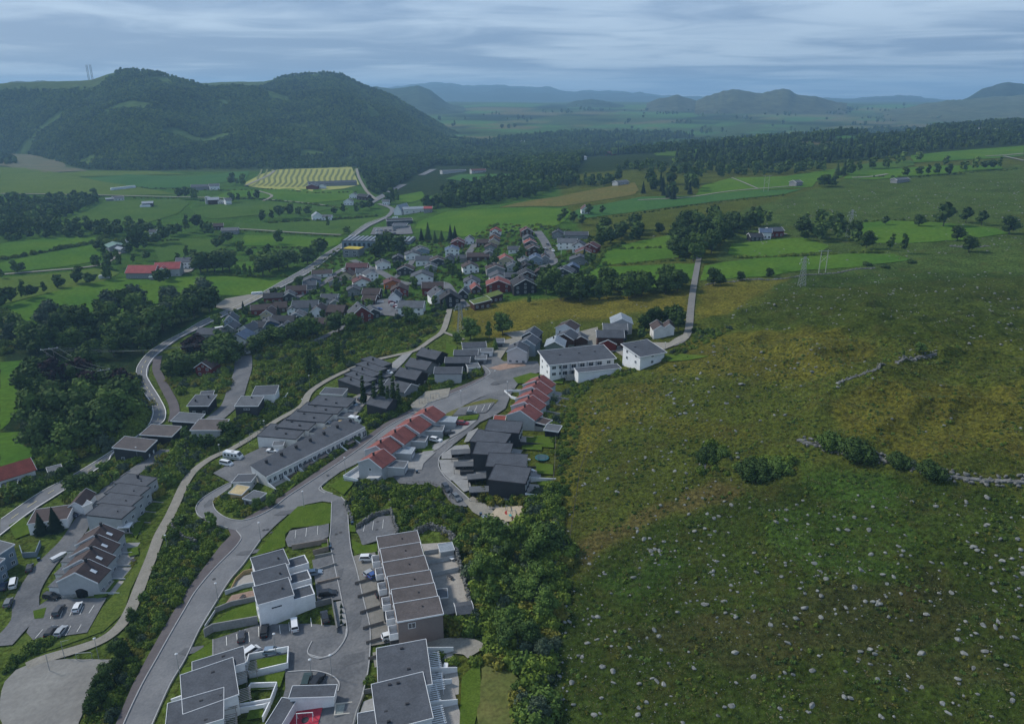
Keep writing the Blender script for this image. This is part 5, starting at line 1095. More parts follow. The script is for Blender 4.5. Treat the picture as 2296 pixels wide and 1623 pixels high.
# upper middle houses
pl=["nearest, with its long dark side wall","second","third","fourth","farthest"]
A0,B0,A1,B1=(758,856),(817,866),(822,799),(862,806)
rowP=unit_row(A0,B0,A1,B1,5,4.6,.25,'m-x',"dark grey","charcoal",lambda i:"charcoal terraced house, "+pl[i]+(" of the row by the scrub" if i else " in the row by the scrub"),"charcoal terrace by the scrub",ov=.12,base=-4,fascia="d",chim=[(-2.5,0,.6,1.2)],win=None)
for th in rowP:
 L,D=th["_L"],th["_D"];MB().box(L/2+.02,-D/2+.2,-2,L/2+5,D/2-1.6,2.9).build("garage_block",WALL["charcoal"],th);MB().box(L/2,-D/2+.1,2.92,L/2+5.1,D/2-1.5,3.05).build("garage_roof",ROOF["dark grey"],th)
p2l=["nearest, with the poplars before its wall","second from the poplars","third from the poplars","fourth from the poplars","farthest, by the cycle path fork"]
for i,(a,b,c)in enumerate([((822,905),(866,916),"charcoal"),((858,868),(906,880),"grey"),((885,842),(932,852),"black"),((908,820),(955,830),"grey"),((934,796),(977,806),"black")]):
 bhouse(a,b,9.0,4.8,2.4,'par',"dark grey",c,"%s gabled house of the stepped line, "%c+p2l[i],group="stepped line of dark houses",ov=.3,base=-4,fascia="w" if i==1 else "d",chim=[(-2,-.3,.55,1.1)],win=[('r',2,1)])
sheet("driveway",[(820,880),(850,850),(880,815),(905,795),(925,792),(905,815),(870,850),(845,880)],PAVE,2.6,label="drive between the charcoal terrace and the stepped houses")
th=bhouse((974,838),(1034,838),8.5,5.0,1.4,'par',"dark grey","pale grey","pale grey house with a dark grey roof above the hedge of the estate road",ov=.3,base=-5,win=[('f',1,1)])
bhouse((998,814),(1052,814),8.0,4.6,1.2,'par',"dark grey","black","black house with a dark roof behind the pale grey house",ov=.3,win=[('f',2,1)])
bhouse((1018,797),(1070,797),8.0,4.2,1.2,'par',"dark grey","grey","grey house with a dark roof, middle of the three beyond the hedge",ov=.3)
bhouse((1038,780),(1090,778),8.0,4.2,1.2,'par',"dark grey","offwhite","off-white house with a dark roof at the edge of the yellow meadow",ov=.3,fascia="w")
for k,(a,b,wc,lb)in enumerate([((1050,826),(1076,824),"pale grey","beside the pale grey house"),((1066,806),(1090,806),"grey","beside the black house"),((1078,790),(1104,790),"white","beside the off-white house"),((1112,768),(1130,768),"grey","alone by the pines")]):
 bhouse(a,b,5.5,2.8,.3,'flat',"grey",wc,"%s flat-roofed carport %s"%(wc,lb),cat="carport",name="carport",group="carports off the upper junction",ov=.2,doors=[('f',0,2.4,2.1)],door_col=DTRIM)
bhouse((1137,788),(1181,790),8.5,6.0,2.2,'perp',"dark grey","pale pink","pale two-storey gabled house at the corner of the red gravel court",ov=.35,base=-3,win=[('f',3,1),('r',2,2)],chim=[(-1.5,0)])
bhouse((1163,770),(1200,774),8.0,6.0,2.2,'perp',"dark grey","blue grey","grey two-storey gabled house behind the pale corner house",ov=.35)
bhouse((1170,754),(1206,757),9.0,6.0,2.4,'perp',"dark grey","charcoal","charcoal two-storey gabled house at the meadow edge",ov=.35)
bhouse((1222,776),(1265,778),9.0,5.6,2.3,'perp',"light grey","green","grey-green gabled house with a pale metal roof behind the apartment block",ov=.4,win=[('f',2,1)],chim=[(-1,1)])
bhouse((1246,735),(1288,740),8.0,6.0,2.2,'perp',"dark brown","white","white two-storey house with a dark gable roof at the meadow edge",ov=.4,win=[('f',2,2)])
bhouse((1243,756),(1286,762),8.0,5.2,2.2,'perp',"dark grey","dark brown","dark brown gabled house in front of the white meadow-edge house",ov=.4)
bhouse((1287,762),(1318,762),6.5,3.0,1.8,'perp',"dark grey","dark brown","dark brown double garage with a gable roof",cat="garage",name="garage",ov=.4)
bhouse((1340,756),(1398,757),9.0,6.2,1.8,'par',"dark grey","dark brown","large dark brown timber house with a dark roof behind the apartment block",ov=.5,win=[('f',3,1)],base=-4)
bhouse((1354,739),(1406,740),8.0,6.0,1.8,'par',"grey","charcoal","charcoal house just behind the large dark brown timber house",ov=.4)
bhouse((1344,770),(1382,772),4.5,3.8,1.8,'perp',"dark brown","dark red","red-brown gabled front wing of the large timber house",cat="wing",name="front_wing",ov=.3)
bhouse((1371,725),(1418,726),9.5,6.0,2.4,'perp',"light grey","pale grey","pale house with a light metal gable roof at the top of the drive",ov=.45,win=[('f',2,1)])
bhouse((1466,740),(1496,740),9.0,3.8,2.0,'perp',"dark brown","offwhite","off-white bungalow with a dark roof beside the farm track",ov=.4,base=-4)
bhouse((1490,735),(1512,736),7.0,3.8,1.8,'perp',"dark brown","offwhite","right wing of the off-white bungalow beside the farm track",cat="wing",name="bungalow_wing",ov=.4,base=-4)
stone_wall([(800,1188),(835,1162),(874,1150)],2.2,.8,"dark stone retaining wall above the parking bays",.6,200)
stone_wall([(876,1148),(884,1175),(892,1200)],2.0,.8,"pale stone retaining wall beside the parking bays",.6,160)
stone_wall([(930,1200),(965,1185),(990,1193),(1018,1212),(1026,1250),(1038,1300),(1056,1360)],2.6,.9,"long stone retaining wall curving behind the brown row",.7,300)
stone_wall([(775,1128),(782,1150),(790,1170)],1.6,.8,"stone wall at the side street junction",.6,120)
stone_wall([(868,1100),(878,1128),(900,1135),(940,1140)],1.4,.8,"low stone wall in the shrub bank below the street",.6,160)
stone_wall([(384,1182),(396,1200),(412,1212),(440,1222)],2.4,.9,"curved stone retaining wall below the loop road shrubs",.7,160)
stone_wall([(1010,850),(1030,845),(1050,838)],.8,.8,"white rockery by the pale grey house",.6,60)
# the old village: detached houses
VIL=[(799,600,42,0,8,5,2.2,'par',"maroon","dark red","long red barn-like house with a purple-grey roof near the school"),
(776,618,26,-8,8,3.6,2.4,'perp',"dark brown","beige","beige gabled house left of the long red house"),
(812,612,24,8,9,5,2,'par',"dark grey","white","white house in front of the long red house"),
(834,616,26,25,8,5,2,'perp',"dark grey","white","white gabled house right below the long red house"),
(812,633,34,18,9,3.4,2.4,'perp',"maroon","white","white gabled house with a maroon roof on the hedge bank"),
(752,632,26,10,8,3.2,2,'perp',"dark brown","grey","grey house with a brown roof below the beige house"),
(722,614,38,12,9,3,1.6,'par',"dark brown","white","low white house with a brown roof at the valley road"),
(700,630,34,15,9,3.6,2,'perp',"dark grey","blue grey","blue-grey house beside the valley road"),
(664,652,38,12,9,3.6,2.2,'par',"dark brown","dark red","dark red house with a brown roof by the valley road"),
(694,640,24,12,8,3.2,2,'par',"dark grey","grey","low grey house in the second line from the valley road"),
(612,668,36,14,9,3.8,2,'par',"black","dark red","dark red house with a black roof by the valley road"),
(648,664,22,14,8,3.4,2,'perp',"dark grey","charcoal","charcoal garage house beside the dark red pair"),
(590,694,46,16,9,3.6,2,'par',"dark brown","dark red","long dark red house facing the gravel yard"),
(628,690,24,12,9,3.4,2.4,'par',"dark brown","dark brown","brown house right of the long dark red house"),
(598,706,26,0,9,3.6,2.6,'perp',"dark brown","beige","beige-grey gabled house with a brown roof in front of the long dark red house"),
(682,690,50,3,10,4.2,3,'par',"dark grey","blue grey","large blue-grey house with a wide grey roof in the lower village"),
(656,696,22,5,8,3.6,2,'perp',"dark grey","white","small white gabled house beside the large blue-grey house"),
(712,700,30,0,9,4,3,'perp',"dark brown","white","white gabled house with a brown roof and gable band"),
(664,710,28,0,7,3,2,'perp',"grey","blue grey","pale blue-grey gabled garage in the lower village"),
(750,700,34,-5,10,4,2.6,'par',"dark brown","dark brown","brown house with dormers beside the red gambrel house"),
(736,672,32,0,9,4.6,2.2,'par',"dark grey","white","white house with a dark roof and balcony in the village middle"),
(752,680,22,8,8,3,2,'perp',"dark grey","grey","grey double garage below the white balcony house"),
(792,652,26,10,8,3.6,2,'perp',"dark grey","grey","grey gabled house above the twin brown roofs"),
(830,660,34,-5,9,4.6,2.4,'par',"dark brown","dark brown","dark brown house left of the car park"),
(826,674,26,-5,8,3.6,2,'par',"dark brown","dark brown","lower brown house by the car park drive"),
(880,636,32,12,9,3.4,2,'perp',"maroon","orange","orange-brown low house among the hedges"),
(812,706,44,22,10,5,4.6,'perp',"dark grey","dark red","big dark red gambrel-gabled house above the scrub"),
(838,700,26,22,8,4,2,'perp',"dark grey","charcoal","charcoal wing house beside the big red gabled house"),
(895,652,34,5,9,5,2.6,'perp',"dark brown","dark red","red gabled house with white corners above the car park"),
(884,668,22,0,8,4,2.8,'perp',"dark grey","white","white narrow gabled house at the car park"),
(920,690,50,-3,9,5.4,2.4,'par',"grey","white","large white house with a grey roof right of the car park"),
(716,726,62,-3,9,3,1.8,'par',"dark brown","dark brown","long low brown house with a pale-capped chimney above the scrub"),
(632,720,48,-4,9,3.2,1.8,'par',"black","charcoal","black-roofed house left of the long low brown house"),
(634,738,32,-6,7,3,2.2,'perp',"dark grey","blue","blue gabled garage with white doors at the foot of the village"),
(606,728,34,20,9,3.2,2,'perp',"dark grey","blue","blue-grey house with a dark roof beside the blue garage"),
(548,742,30,-15,9,3.6,2.6,'perp',"dark grey","offwhite","cream gabled house at the foot of the village"),
(574,734,28,-10,9,3.4,2.0,'par',"black","grey","black-roofed house beside the cream gabled house"),
(531,760,36,-10,10,3.6,2.4,'perp',"blue","white","white house with a blue hipped-looking roof"),
(516,720,24,10,8,4.4,3,'perp',"dark grey","blue grey","pale blue house with a steep roof by the valley road"),
(512,736,22,-10,7,3,2,'perp',"dark grey","green","small green-grey garage by the valley road"),
(464,750,46,-4,9,3.4,2,'par',"dark grey","grey","dark house hidden in trees beside the copper beech"),
(420,780,22,15,8,3.2,2.4,'perp',"dark brown","dark red","dark red cabin in trees inside the road bend"),
(455,825,34,-8,8,5,2.6,'perp',"dark brown","dark red","dark red two-storey house in trees inside the road bend"),
(548,782,14,0,5,3,1.6,'perp',"black","white","small white-edged shed at the top of the wide lane"),
(1026,545,26,0,9,4.2,2.4,'perp',"maroon","dark red","red house at the upper left edge of the village"),
(1014,562,28,5,9,4.6,2.2,'perp',"blue","white","white house with a blue-grey roof below the upper red house"),
(1008,580,18,0,7,4,2,'perp',"dark grey","grey","grey gabled garage below the blue-roofed white house"),
(1052,539,18,0,8,3.6,2.4,'perp',"dark grey","white","small white gabled house at the field edge"),
(1082,545,24,0,8,3.2,2,'par',"dark brown","dark brown","low brown house by the field edge"),
(1110,520,22,-5,8,4.4,2.4,'perp',"red","white","white house with a red roof at the top of the village"),
(1108,532,20,-5,8,4,2.4,'perp',"dark brown","orange","bright orange house at the top of the village"),
(1107,543,20,-5,8,4,2.4,'perp',"dark brown","beige","beige house just below the orange house"),
(1100,556,24,0,8,3.6,2.2,'perp',"dark brown","grey","grey gabled house two below the orange house"),
(1098,570,24,0,8,3.4,2,'perp',"dark grey","grey","grey-roofed house three below the orange house"),
(1182,520,24,5,9,4.4,2.6,'perp',"maroon","dark brown","brown-red house at the head of the right-hand street"),
(1186,536,22,5,8,4,2.2,'perp',"dark grey","grey","grey gabled house left of the right-hand street"),
(1190,546,24,5,8,3.8,2.2,'perp',"dull red","charcoal","house with a brick-red roof left of the right-hand street"),
(1198,560,30,5,9,4.6,2.4,'perp',"dark brown","dark brown","dark brown house at the middle of the right-hand street"),
(1250,525,22,-8,8,3.8,2.2,'perp',"dark grey","grey","dark-roofed grey house right of the street head"),
(1292,528,46,-4,8,3.6,2,'par',"dark grey","grey","long grey-roofed house at the wood edge"),
(1272,545,38,-4,9,5.2,2.2,'par',"grey","white","large white house with balconies beside the flagpole"),
(1298,552,26,-8,9,5,2.6,'perp',"dark grey","white","white gabled house left of the red-roofed house"),
(1322,556,30,-20,9,4,2.4,'perp',"maroon","dark red","red house at the far right of the village"),
(1308,568,32,-5,9,3.6,2.4,'perp',"maroon","yellow","bright yellow gabled house with a maroon roof"),
(1300,584,40,-4,9,3.4,2.4,'perp',"dark grey","grey","grey gabled house below the yellow house"),
(1202,582,26,0,9,4.2,2.2,'perp',"blue","blue grey","blue-grey house beside the street bend"),
(1222,580,18,0,8,3.6,2,'perp',"dark brown","grey","small brown-roofed house beside the street bend"),
(1284,602,26,-5,8,3.8,2.0,'perp',"blue","charcoal","slate-coloured house below the grey gabled house"),
(1262,612,38,-15,9,3.6,2.4,'perp',"dark grey","charcoal","dark house at the lower right corner of the village"),
(1178,588,24,5,9,4,2,'perp',"grey","grey","grey-roofed house left of the street bend"),
(1180,602,28,5,9,4.4,2.4,'perp',"black","dark brown","black-roofed brown house in the right-hand stack"),
(1182,618,32,5,9,4.4,2.4,'perp',"black","dark brown","black-roofed brown house, next one down in the right-hand stack"),
(1178,640,46,10,11,5.6,3.4,'perp',"black","black","large black gabled house at the foot of the right-hand stack"),
(1212,612,24,0,8,3.2,1.8,'perp',"dark brown","dark brown","low brown house right of the black-roofed stack"),
(1072,576,44,4,9,3.4,1.8,'par',"dark brown","dark brown","wide brown-roofed house in the village centre"),
(1134,584,30,5,9,3.6,2.6,'perp',"dull red","beige","beige house with a red-brown roof in the village centre"),
(1056,600,32,10,9,4.4,2.6,'perp',"dark brown","white","white twin-gabled house below the wide brown-roofed house"),
(1112,604,36,8,9,3.8,2.2,'perp',"dark brown","grey","grey gabled house with a brown roof in the centre"),
(1150,598,24,0,8,3.4,2,'perp',"dark grey","pale grey","pale grey garage house beside the centre lawn"),
(1118,622,36,5,9,4,2.4,'perp',"dark grey","white","white gabled house behind the large red-brown house"),
(1148,622,28,0,8,3.4,1.8,'par',"dark grey","charcoal","flat dark house right of the white gabled house"),
(1118,640,48,3,10,5,2.8,'perp',"dull red","dark red","large red-brown gabled house above the grass-roofed house"),
(1058,634,32,3,9,4.4,2.4,'perp',"dark grey","white","white gabled house with a front lawn by the curving street"),
(1068,648,16,10,8,3.2,2,'perp',"dull red","dark brown","small brown-red garage under a round tree"),
(946,562,30,15,9,3.6,2.2,'perp',"dark grey","blue grey","blue-grey gabled house above the white camper"),
(926,572,30,12,9,3.6,2.2,'perp',"dark grey","white","white gabled house at the left of the upper village"),
(950,584,32,5,9,4,2.2,'par',"dark grey","white","white house with a hipped dark roof left of the camper"),
(982,586,30,8,9,3.4,2,'perp',"dark brown","charcoal","dark house directly behind the white camper"),
(892,580,22,5,8,3.6,2,'perp',"dark grey","charcoal","charcoal house behind the school trees"),
(860,594,28,15,9,3.6,2.4,'perp',"dark grey","white","white gabled house below the school trees"),
(908,606,32,0,9,3.6,2.4,'perp',"dark brown","charcoal","dark brown-roofed house left of the big white house"),
(946,622,44,5,10,5.2,2.8,'perp',"dark grey","white","big white house with a dark mansard roof"),
(970,646,42,3,9,4.6,2.4,'par',"dark brown","dark red","red house with a brown roof at the street curve"),
(988,664,38,20,9,4.4,3.4,'perp',"dark grey","white","white steep-gabled house left of the black house"),
(1010,672,40,8,9,5,3.4,'perp',"black","black","black gabled house at the head of the footpath"),
(1038,660,20,-5,7,3.2,2.4,'perp',"dark grey","charcoal","dark garage with a white door beside the black gabled house"),
(1082,680,34,20,7,3.4,1.4,'m+x',"grass","dark brown","turf-roofed brown house at the meadow edge"),
(1112,666,30,25,7,3.2,1.4,'m+x',"grass","dark brown","second turf-roofed building, half buried in shrubs"),
(966,600,24,5,7,3.2,1.8,'perp',"dark grey","grey","small grey house by the village lane"),
(1152,560,22,0,7,3.0,1.6,'par',"dark grey","white","low white house on the green terrace"),
(1036,580,22,5,7,3,1.8,'par',"dark grey","grey","low grey house behind the hedge bank"),
]
for k,(u,v,w,yd,dep,H,r,kind,rc,wc,note)in enumerate(VIL):
 w*=1.14;dep*=1.15;r*=1.12
 P=PX(u,v,H);L=max(6.0,w/(FPX/(P.y*CP+(CAMZ-P.z)*SP)));ya=R(yd);nx,ny=-math.sin(ya),math.cos(ya)
 cx_,cy_=P.x+nx*dep/2,P.y+ny*dep/2;far=P.y>520
 big=L>9
 win=[('f',3 if big else 2,2 if H>4.3 else 1)]
 if not far:win.append(('r',2,1))
 th=house((cx_,cy_,G(cx_,cy_)+.1),ya,L*.98,dep,H,r,kind,rc,wc,note,group="detached houses of the village",ov=.5,base=-3,fascia="w" if k%3!=1 else "d",win=win,ww=1.2,wh=1.2,chim=[(-L*.15 if kind=='perp' else L*.1,1.0 if kind=='perp' else .6,.7,1.0)]if(k%4!=3 and rc!="grass")else None,
name="garage" if "garage" in note else "shed" if "shed" in note else "house",cat="garage" if "garage" in note else "shed" if "shed" in note else "house")
 if kind=='perp' and H>3.5 and k%2==0:add_window(th,'f',0,H+.3,1.0,.9,L*.98,dep)
th=bhouse((766,541),(920,543),26,6.0,.1,'flat',"grey","blue grey","long grey school building with a pale striped roof",cat="school",name="school",ov=.1,fascia="d")
L,D=th["_L"],th["_D"];sm=MB().box(-.9,-D/2+1,6.25,.9,D/2-1,6.9).mesh("rooflight",wm("rooflight_glass",(.22,.25,.28)))
for k in range(16):link("rooflight",sm,th,(-L/2+L*(k+.5)/16,0,0))
for k in range(14):add_window(th,'f',-L/2+L*(k+.7)/14.5,1.2,2.2,3.2,L,D,DTRIM)
th=bhouse((768,558),(803,560),12,7,.1,'flat',"yellow","grey","tall grey block with a yellow sedum roof beside the school",cat="school block",name="school_block",ov=.1,fascia="d",win=[('f',2,2)],ww=3,wh=1.6)
bhouse((281,612),(345,612),14,5,4.5,'par',"bright red","grey","long red-roofed barn, left part",cat="barn",name="barn",ov=.5,win=[('f',4,1)],chim=[(-4,1,.6,.8),(6,1,.6,.8)])
bhouse((345,604),(402,602),13,6.5,4,'par',"bright red","pale grey","taller right part of the red-roofed barn with a front gable",cat="barn",name="barn",ov=.5,win=[('f',4,1)])
bhouse((352,608),(374,607),8,6.5,2.6,'perp',"bright red","offwhite","pale front gable of the red-roofed barn",cat="barn wing",name="barn_wing",ov=.4)
bhouse((334,622),(362,621),6,2.4,.8,'m+y',"green","grey","low green-roofed lean-to before the red-roofed barn",cat="lean-to",name="lean_to",ov=.2)
bhouse((394,588),(427,587),9,6.2,2.8,'par',"grey","white","white farmhouse with a grey roof beside the red-roofed barn",ov=.4,win=[('f',4,2)],chim=[(0,0,.8,1)])
for(a,b,dep,H,r,kd,rc,wc,lb,ct)in[((244,555),(281,551),16,4,2.4,'perp',"green","grey","wide green-roofed barn in the trees","barn"),((270,560),(283,558),10,3.5,1.5,'perp',"light grey","grey","small grey-roofed shed beside the green-roofed barn","shed"),((282,540),(296,540),9,4.5,2,'par',"light grey","offwhite","pale farmhouse above the green-roofed barn","house"),((334,520),(348,520),9,4.5,2,'par',"dark grey","offwhite","dark-roofed house half hidden in the grove","house"),
((496,518),(532,517),12,4,2.2,'par',"grey","grey","grey barn at the head of the straight farm drive","barn"),((478,508),(500,507),10,4,2.5,'par',"dark brown","dark brown","brown-roofed farmhouse behind the grey barn","house"),
((318,457),(342,456),14,5,2,'par',"light grey","black","dark open barn with a white roof in the hay field","barn"),((466,449),(490,448),16,6,2.5,'par',"light grey","dark brown","grey-roofed barn of the silo farm","barn"),((506,450),(519,449),10,6,2.6,'par',"grey","white","white farmhouse of the silo farm","house"),((490,452),(503,451),10,4,2,'perp',"grey","offwhite","small pale outbuilding between the silo barn and its farmhouse","outbuilding"),
((470,418),(492,417),12,6,3,'par',"grey","white","white farmhouse beside dark trees left of the mown field","house"),((428,420),(466,419),14,5,3,'par',"dark grey","grey","dark barn in trees left of the mown field","barn"),((256,445),(278,443),10,4,2,'par',"grey","offwhite","pale farm building by the long farm road","house"),((237,447),(256,446),10,3,1,'par',"light grey","grey","low grey building by the long farm road","shed"),
((686,418),(712,418),18,5,3,'perp',"dark grey","dark red","dark red barn in front of the mown field","barn"),((692,413),(800,409),14,5,3,'par',"dark grey","grey","very long grey-roofed barn at the mown field","barn"),((716,417),(728,417),10,5,2.5,'perp',"grey","white","white farmhouse in front of the very long barn","house"),
((700,486),(722,485),12,5,4,'perp',"light grey","white","white house with a steep roof in the roadside trees","house"),((722,487),(742,487),10,4,2,'par',"grey","white","low white house right of the steep white house","house"),((857,452),(872,452),9,5,2,'par',"grey","white","white house by the valley road junction","house"),((783,438),(800,438),9,5,2.5,'perp',"dark grey","white","white gabled house near the lane to the mown field","house"),((800,440),(822,442),10,5,3,'par',"black","dark brown","dark house near the lane to the mown field","house"),((770,452),(790,452),9,5,3,'perp',"grey","white","pale gabled house in the trees below that lane","house"),
((883,473),(900,474),22,5,7,'perp',"light grey","white","tall white steep-roofed hall by the valley road","hall"),((905,470),(950,468),12,5,2,'par',"light grey","offwhite","long pale low building right of the steep-roofed hall","hall"),((950,468),(968,468),10,5,2,'par',"bright red","grey","small building with a red roof at the end of the hall","outbuilding"),
((868,496),(925,494),14,5,.5,'m+y',"black","charcoal","long dark flat building beside the valley road","workshop"),((880,506),(910,506),12,4,.5,'m+y',"dark grey","grey","lower dark shed in the goods yard","workshop"),((992,384),(1045,382),16,4,1,'par',"grey","pale grey","pale industrial hall in the middle distance","industrial hall"),((1058,383),(1090,382),14,4,2,'par',"maroon","pale grey","second pale industrial hall in the middle distance","industrial hall"),
((1304,470),(1322,470),10,4.5,3.4,'perp',"maroon","white","lone white gabled house in a ring of trees on the green slope","house"),((1704,521),(1730,522),10,5,2.2,'par',"blue","white","white and black farmhouse in the right-hand wood","house"),((1728,519),(1758,518),10,4.5,2,'par',"dark grey","dark red","dark red wing of the right-hand wood farmhouse","house"),((1684,532),(1712,532),10,3,2,'par',"black","black","low dark barn beside the right-hand wood farmhouse","barn"),
((1786,410),(1800,409),10,4,2,'par',"grey","grey","grey shed at the left of the upper right fields","shed"),((1385,410),(1410,408),10,3.5,2,'par',"grey","pale grey","grey roofed hut beside the dark spruces on the right","hut"),((2012,404),(2040,402),8,3,1.5,'par',"grey","grey","small shed with a pale gable at the top right field","shed"),((1360,342),(1385,342),20,6,2,'par',"maroon","dark red","red farm building in the far valley","barn"),((1318,340),(1345,338),20,6,2,'par',"grey","offwhite","pale farm building in the far valley","barn"),((1290,354),(1316,353),16,5,2,'par',"light grey","white","low pale building by the far valley track","barn"),
((1150,318),(1190,317),30,7,2,'par',"light grey","white","far white farm left of the dark forest","barn"),((1490,230),(1530,229),60,12,4,'par',"light grey","white","distant white farm buildings under the small rounded hill","farm building"),((1608,237),(1622,237),40,12,4,'par',"light grey","white","distant white building below the twin knolls","farm building"),((1626,235),(1646,235),40,10,4,'par',"light grey","offwhite","second distant building below the twin knolls","farm building"),((1560,232),(1580,232),40,9,4,'par',"grey","offwhite","distant pale sheds between the farms on the horizon","farm building"),((2064,242),(2074,242),30,8,3,'par',"light grey","white","tiny white house on the pale rise at the right","house"),((2200,290),(2230,288),16,5,3,'par',"grey","white","white house in the forest clearing at the top right","house"),((2240,292),(2262,290),12,5,3,'par',"grey","offwhite","second house in the forest clearing at the top right","house")]:
 bhouse(a,b,dep,H,r,kd,rc,wc,lb,cat=ct,name=ct.replace(" ","_").replace("-","_"),ov=.5,win=[('f',3,1)]if dep<16 else None,ww=1.4,wh=1.3)
th=thing("silo",PX(467,457),0,"pale round silo at the grey-roofed barn","silo");MB().tube((0,0,-1),(0,0,9),3.6,3.6,16).build("tank",WALL["pale grey"],th);MB().tube((0,0,9),(0,0,10.2),3.7,.3,16).build("cap",ROOF["light grey"],th)
BALE=wm("white_plastic_wrap",(.72,.75,.78))
def bales(a,b,n,label,r=.75,rows=1):
 A,B=PX(*a),PX(*b);th=thing("bale_row",A,math.atan2(B.y-A.y,B.x-A.x),label,"bale row");L=(B-A).length
 me_=MB().tube((0,-.7,r),(0,.7,r),r,r,12).mesh("bale",BALE)
 for k in range(n):link("bale",me_,th,(L*(k+.5)/n,0,(G(A.x+(B.x-A.x)*(k+.5)/n,A.y+(B.y-A.y)*(k+.5)/n)-A.z)))
bales((565,662),(588,660),6,"row of white wrapped hay bales beside the valley road",1.1)
bales((224,626),(246,624),5,"white wrapped bales by the hedge near the red-roofed barn",1.6)
bales((250,428),(303,422),26,"long line of white wrapped bales in the upper hay field",2.2);bales((316,466),(336,465),9,"white bales in front of the open barn",1.8);bales((880,492),(892,491),3,"white bales beside the valley road bend",1.4)
# vegetation kit
LEAF={"mid":leafmat("leaves_mid_green",(0.028,0.054,0.012),(0.108,0.168,0.038)),"dark":leafmat("leaves_dark_green",(0.018,0.037,0.010),(0.072,0.114,0.032)),"spruce":leafmat("spruce_needles",(0.007,0.015,0.009),(0.020,0.036,0.018)),
"light":leafmat("leaves_light_green",(0.045,0.080,0.013),(0.140,0.195,0.036)),"willow":leafmat("leaves_grey_green",(0.025,0.042,0.026),(0.085,0.115,0.070)),"copper":leafmat("copper_leaves",(0.012,0.010,0.012),(0.040,0.022,0.026)),"scrub":leafmat("scrub_leaves",(0.046,0.078,0.012),(0.150,0.205,0.034),.5),"ochre":leafmat("yellowing_scrub",(0.065,0.074,0.014),(0.185,0.180,0.036),.5)}
BARK=mat("bark",(.07,.06,.05),.95)
def crown_mesh(kind,seed,nleaf,leafsize,m,core=True):
 import bmesh
 r=np.random.RandomState(seed);V=[];F=[];T=[]
 lobes=[]
 if kind=='round':
  for k in range(14):
   a=r.uniform(0,6.28);rr=r.uniform(.8,2.7);z=r.uniform(2.4,8.2);lobes.append((math.cos(a)*rr*(1.3-abs(z-5)/6),math.sin(a)*rr*(1.3-abs(z-5)/6),z,r.uniform(1.3,2.2)))
  lobes+=[(0,0,5.6,2.5),(0,0,8.3,1.4)]
 elif kind=='tall':
  for k in range(10):
   z=2.8+k*.65;a=r.uniform(0,6.28);rr=r.uniform(.2,.9)*(1-abs(k-4)/9);lobes.append((math.cos(a)*rr,math.sin(a)*rr,z,1.35*(1-.06*k)*r.uniform(.8,1.15)))
 elif kind=='poplar':
  for k in range(12):z=1.0+k*.78;lobes.append((r.uniform(-.15,.15),r.uniform(-.15,.15),z,(.75-.045*k)*r.uniform(.85,1.15)))
 elif kind=='bush':
  for k in range(9):a=r.uniform(0,6.28);rr=r.uniform(.5,3.2);lobes.append((math.cos(a)*rr,math.sin(a)*rr,r.uniform(1.0,3.6)*(1-rr/6),r.uniform(1.4,2.3)))
 if kind=='spruce':
  for k in range(13):
   z0=.8+k*.7;rad=2.5*(1-k/13.6);n=9
   for q in range(n):
    a=(q+r.uniform(-.3,.3))*6.283/n;rr=rad*r.uniform(.75,1.15);w=.42*rad+.12;dz=r.uniform(-.15,.15)
    b=len(V);ca,sa=math.cos(a),math.sin(a)
    V+=[(0,0,z0+1.05),(ca*rr-sa*w,sa*rr+ca*w,z0-.15+dz),(ca*rr*1.12,sa*rr*1.12,z0-.35+dz),(ca*rr+sa*w,sa*rr-ca*w,z0-.15+dz)]
    F+=[(b,b+1,b+2),(b,b+2,b+3)];T+=[.2+.5*r.rand()]*4
  V+=[(0,0,10.2),(.25,0,9.2),(-.15,.2,9.2),(-.15,-.2,9.2)];b=len(V)-4;F+=[(b,b+1,b+2),(b,b+2,b+3),(b,b+3,b+1)];T+=[.6]*4
 else:
  if core:
   bm=bmesh.new();bmesh.ops.create_icosphere(bm,subdivisions=1,radius=1);cv=[v.co.copy()for v in bm.verts];cf=[tuple(v.index for v in f.verts)for f in bm.faces];bm.free()
   for(x,y,z,q)in lobes:
    b=len(V)
    for c in cv:
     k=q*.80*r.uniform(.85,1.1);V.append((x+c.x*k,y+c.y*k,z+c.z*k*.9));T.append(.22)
    F+=[tuple(b+i for i in f)for f in cf]
  wts=np.array([l[3]**2 for l in lobes]);wts/=wts.sum();zmax=max(l[2]+l[3]for l in lobes)
  ch=r.choice(len(lobes),nleaf,p=wts)
  for k in range(nleaf):
   x,y,z,q=lobes[ch[k]];d=Vector(r.normal(size=3)).normalized()
   if d.z<-.55:d.z*=-1
   rad=q*r.uniform(.82,1.14);c=Vector((x,y,z))+Vector((d.x,d.y,d.z*.92))*rad
   nrm=(d+Vector(r.normal(size=3))*.55).normalized();t1=nrm.cross(Vector((0,0,1)));
   if t1.length<.1:t1=Vector((1,0,0))
   t1.normalize();t2=nrm.cross(t1);s=leafsize*r.uniform(.6,1.35);b=len(V)
   for(p,w_)in((-1,-.5),(.9,-.7),(1.0,.6),(-.2,1.0)):V.append(tuple(c+t1*p*s+t2*w_*s+nrm*r.uniform(-.2,.2)*s))
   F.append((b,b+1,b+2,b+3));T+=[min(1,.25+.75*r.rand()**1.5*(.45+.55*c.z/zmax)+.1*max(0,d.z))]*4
 me=bpy.data.meshes.new("crown");me.from_pydata(V,[],F);me.materials.append(m)
 at=me.attributes.new("tone",'FLOAT','POINT');at.data.foreach_set("value",np.array(T,np.float32));me.update();return me
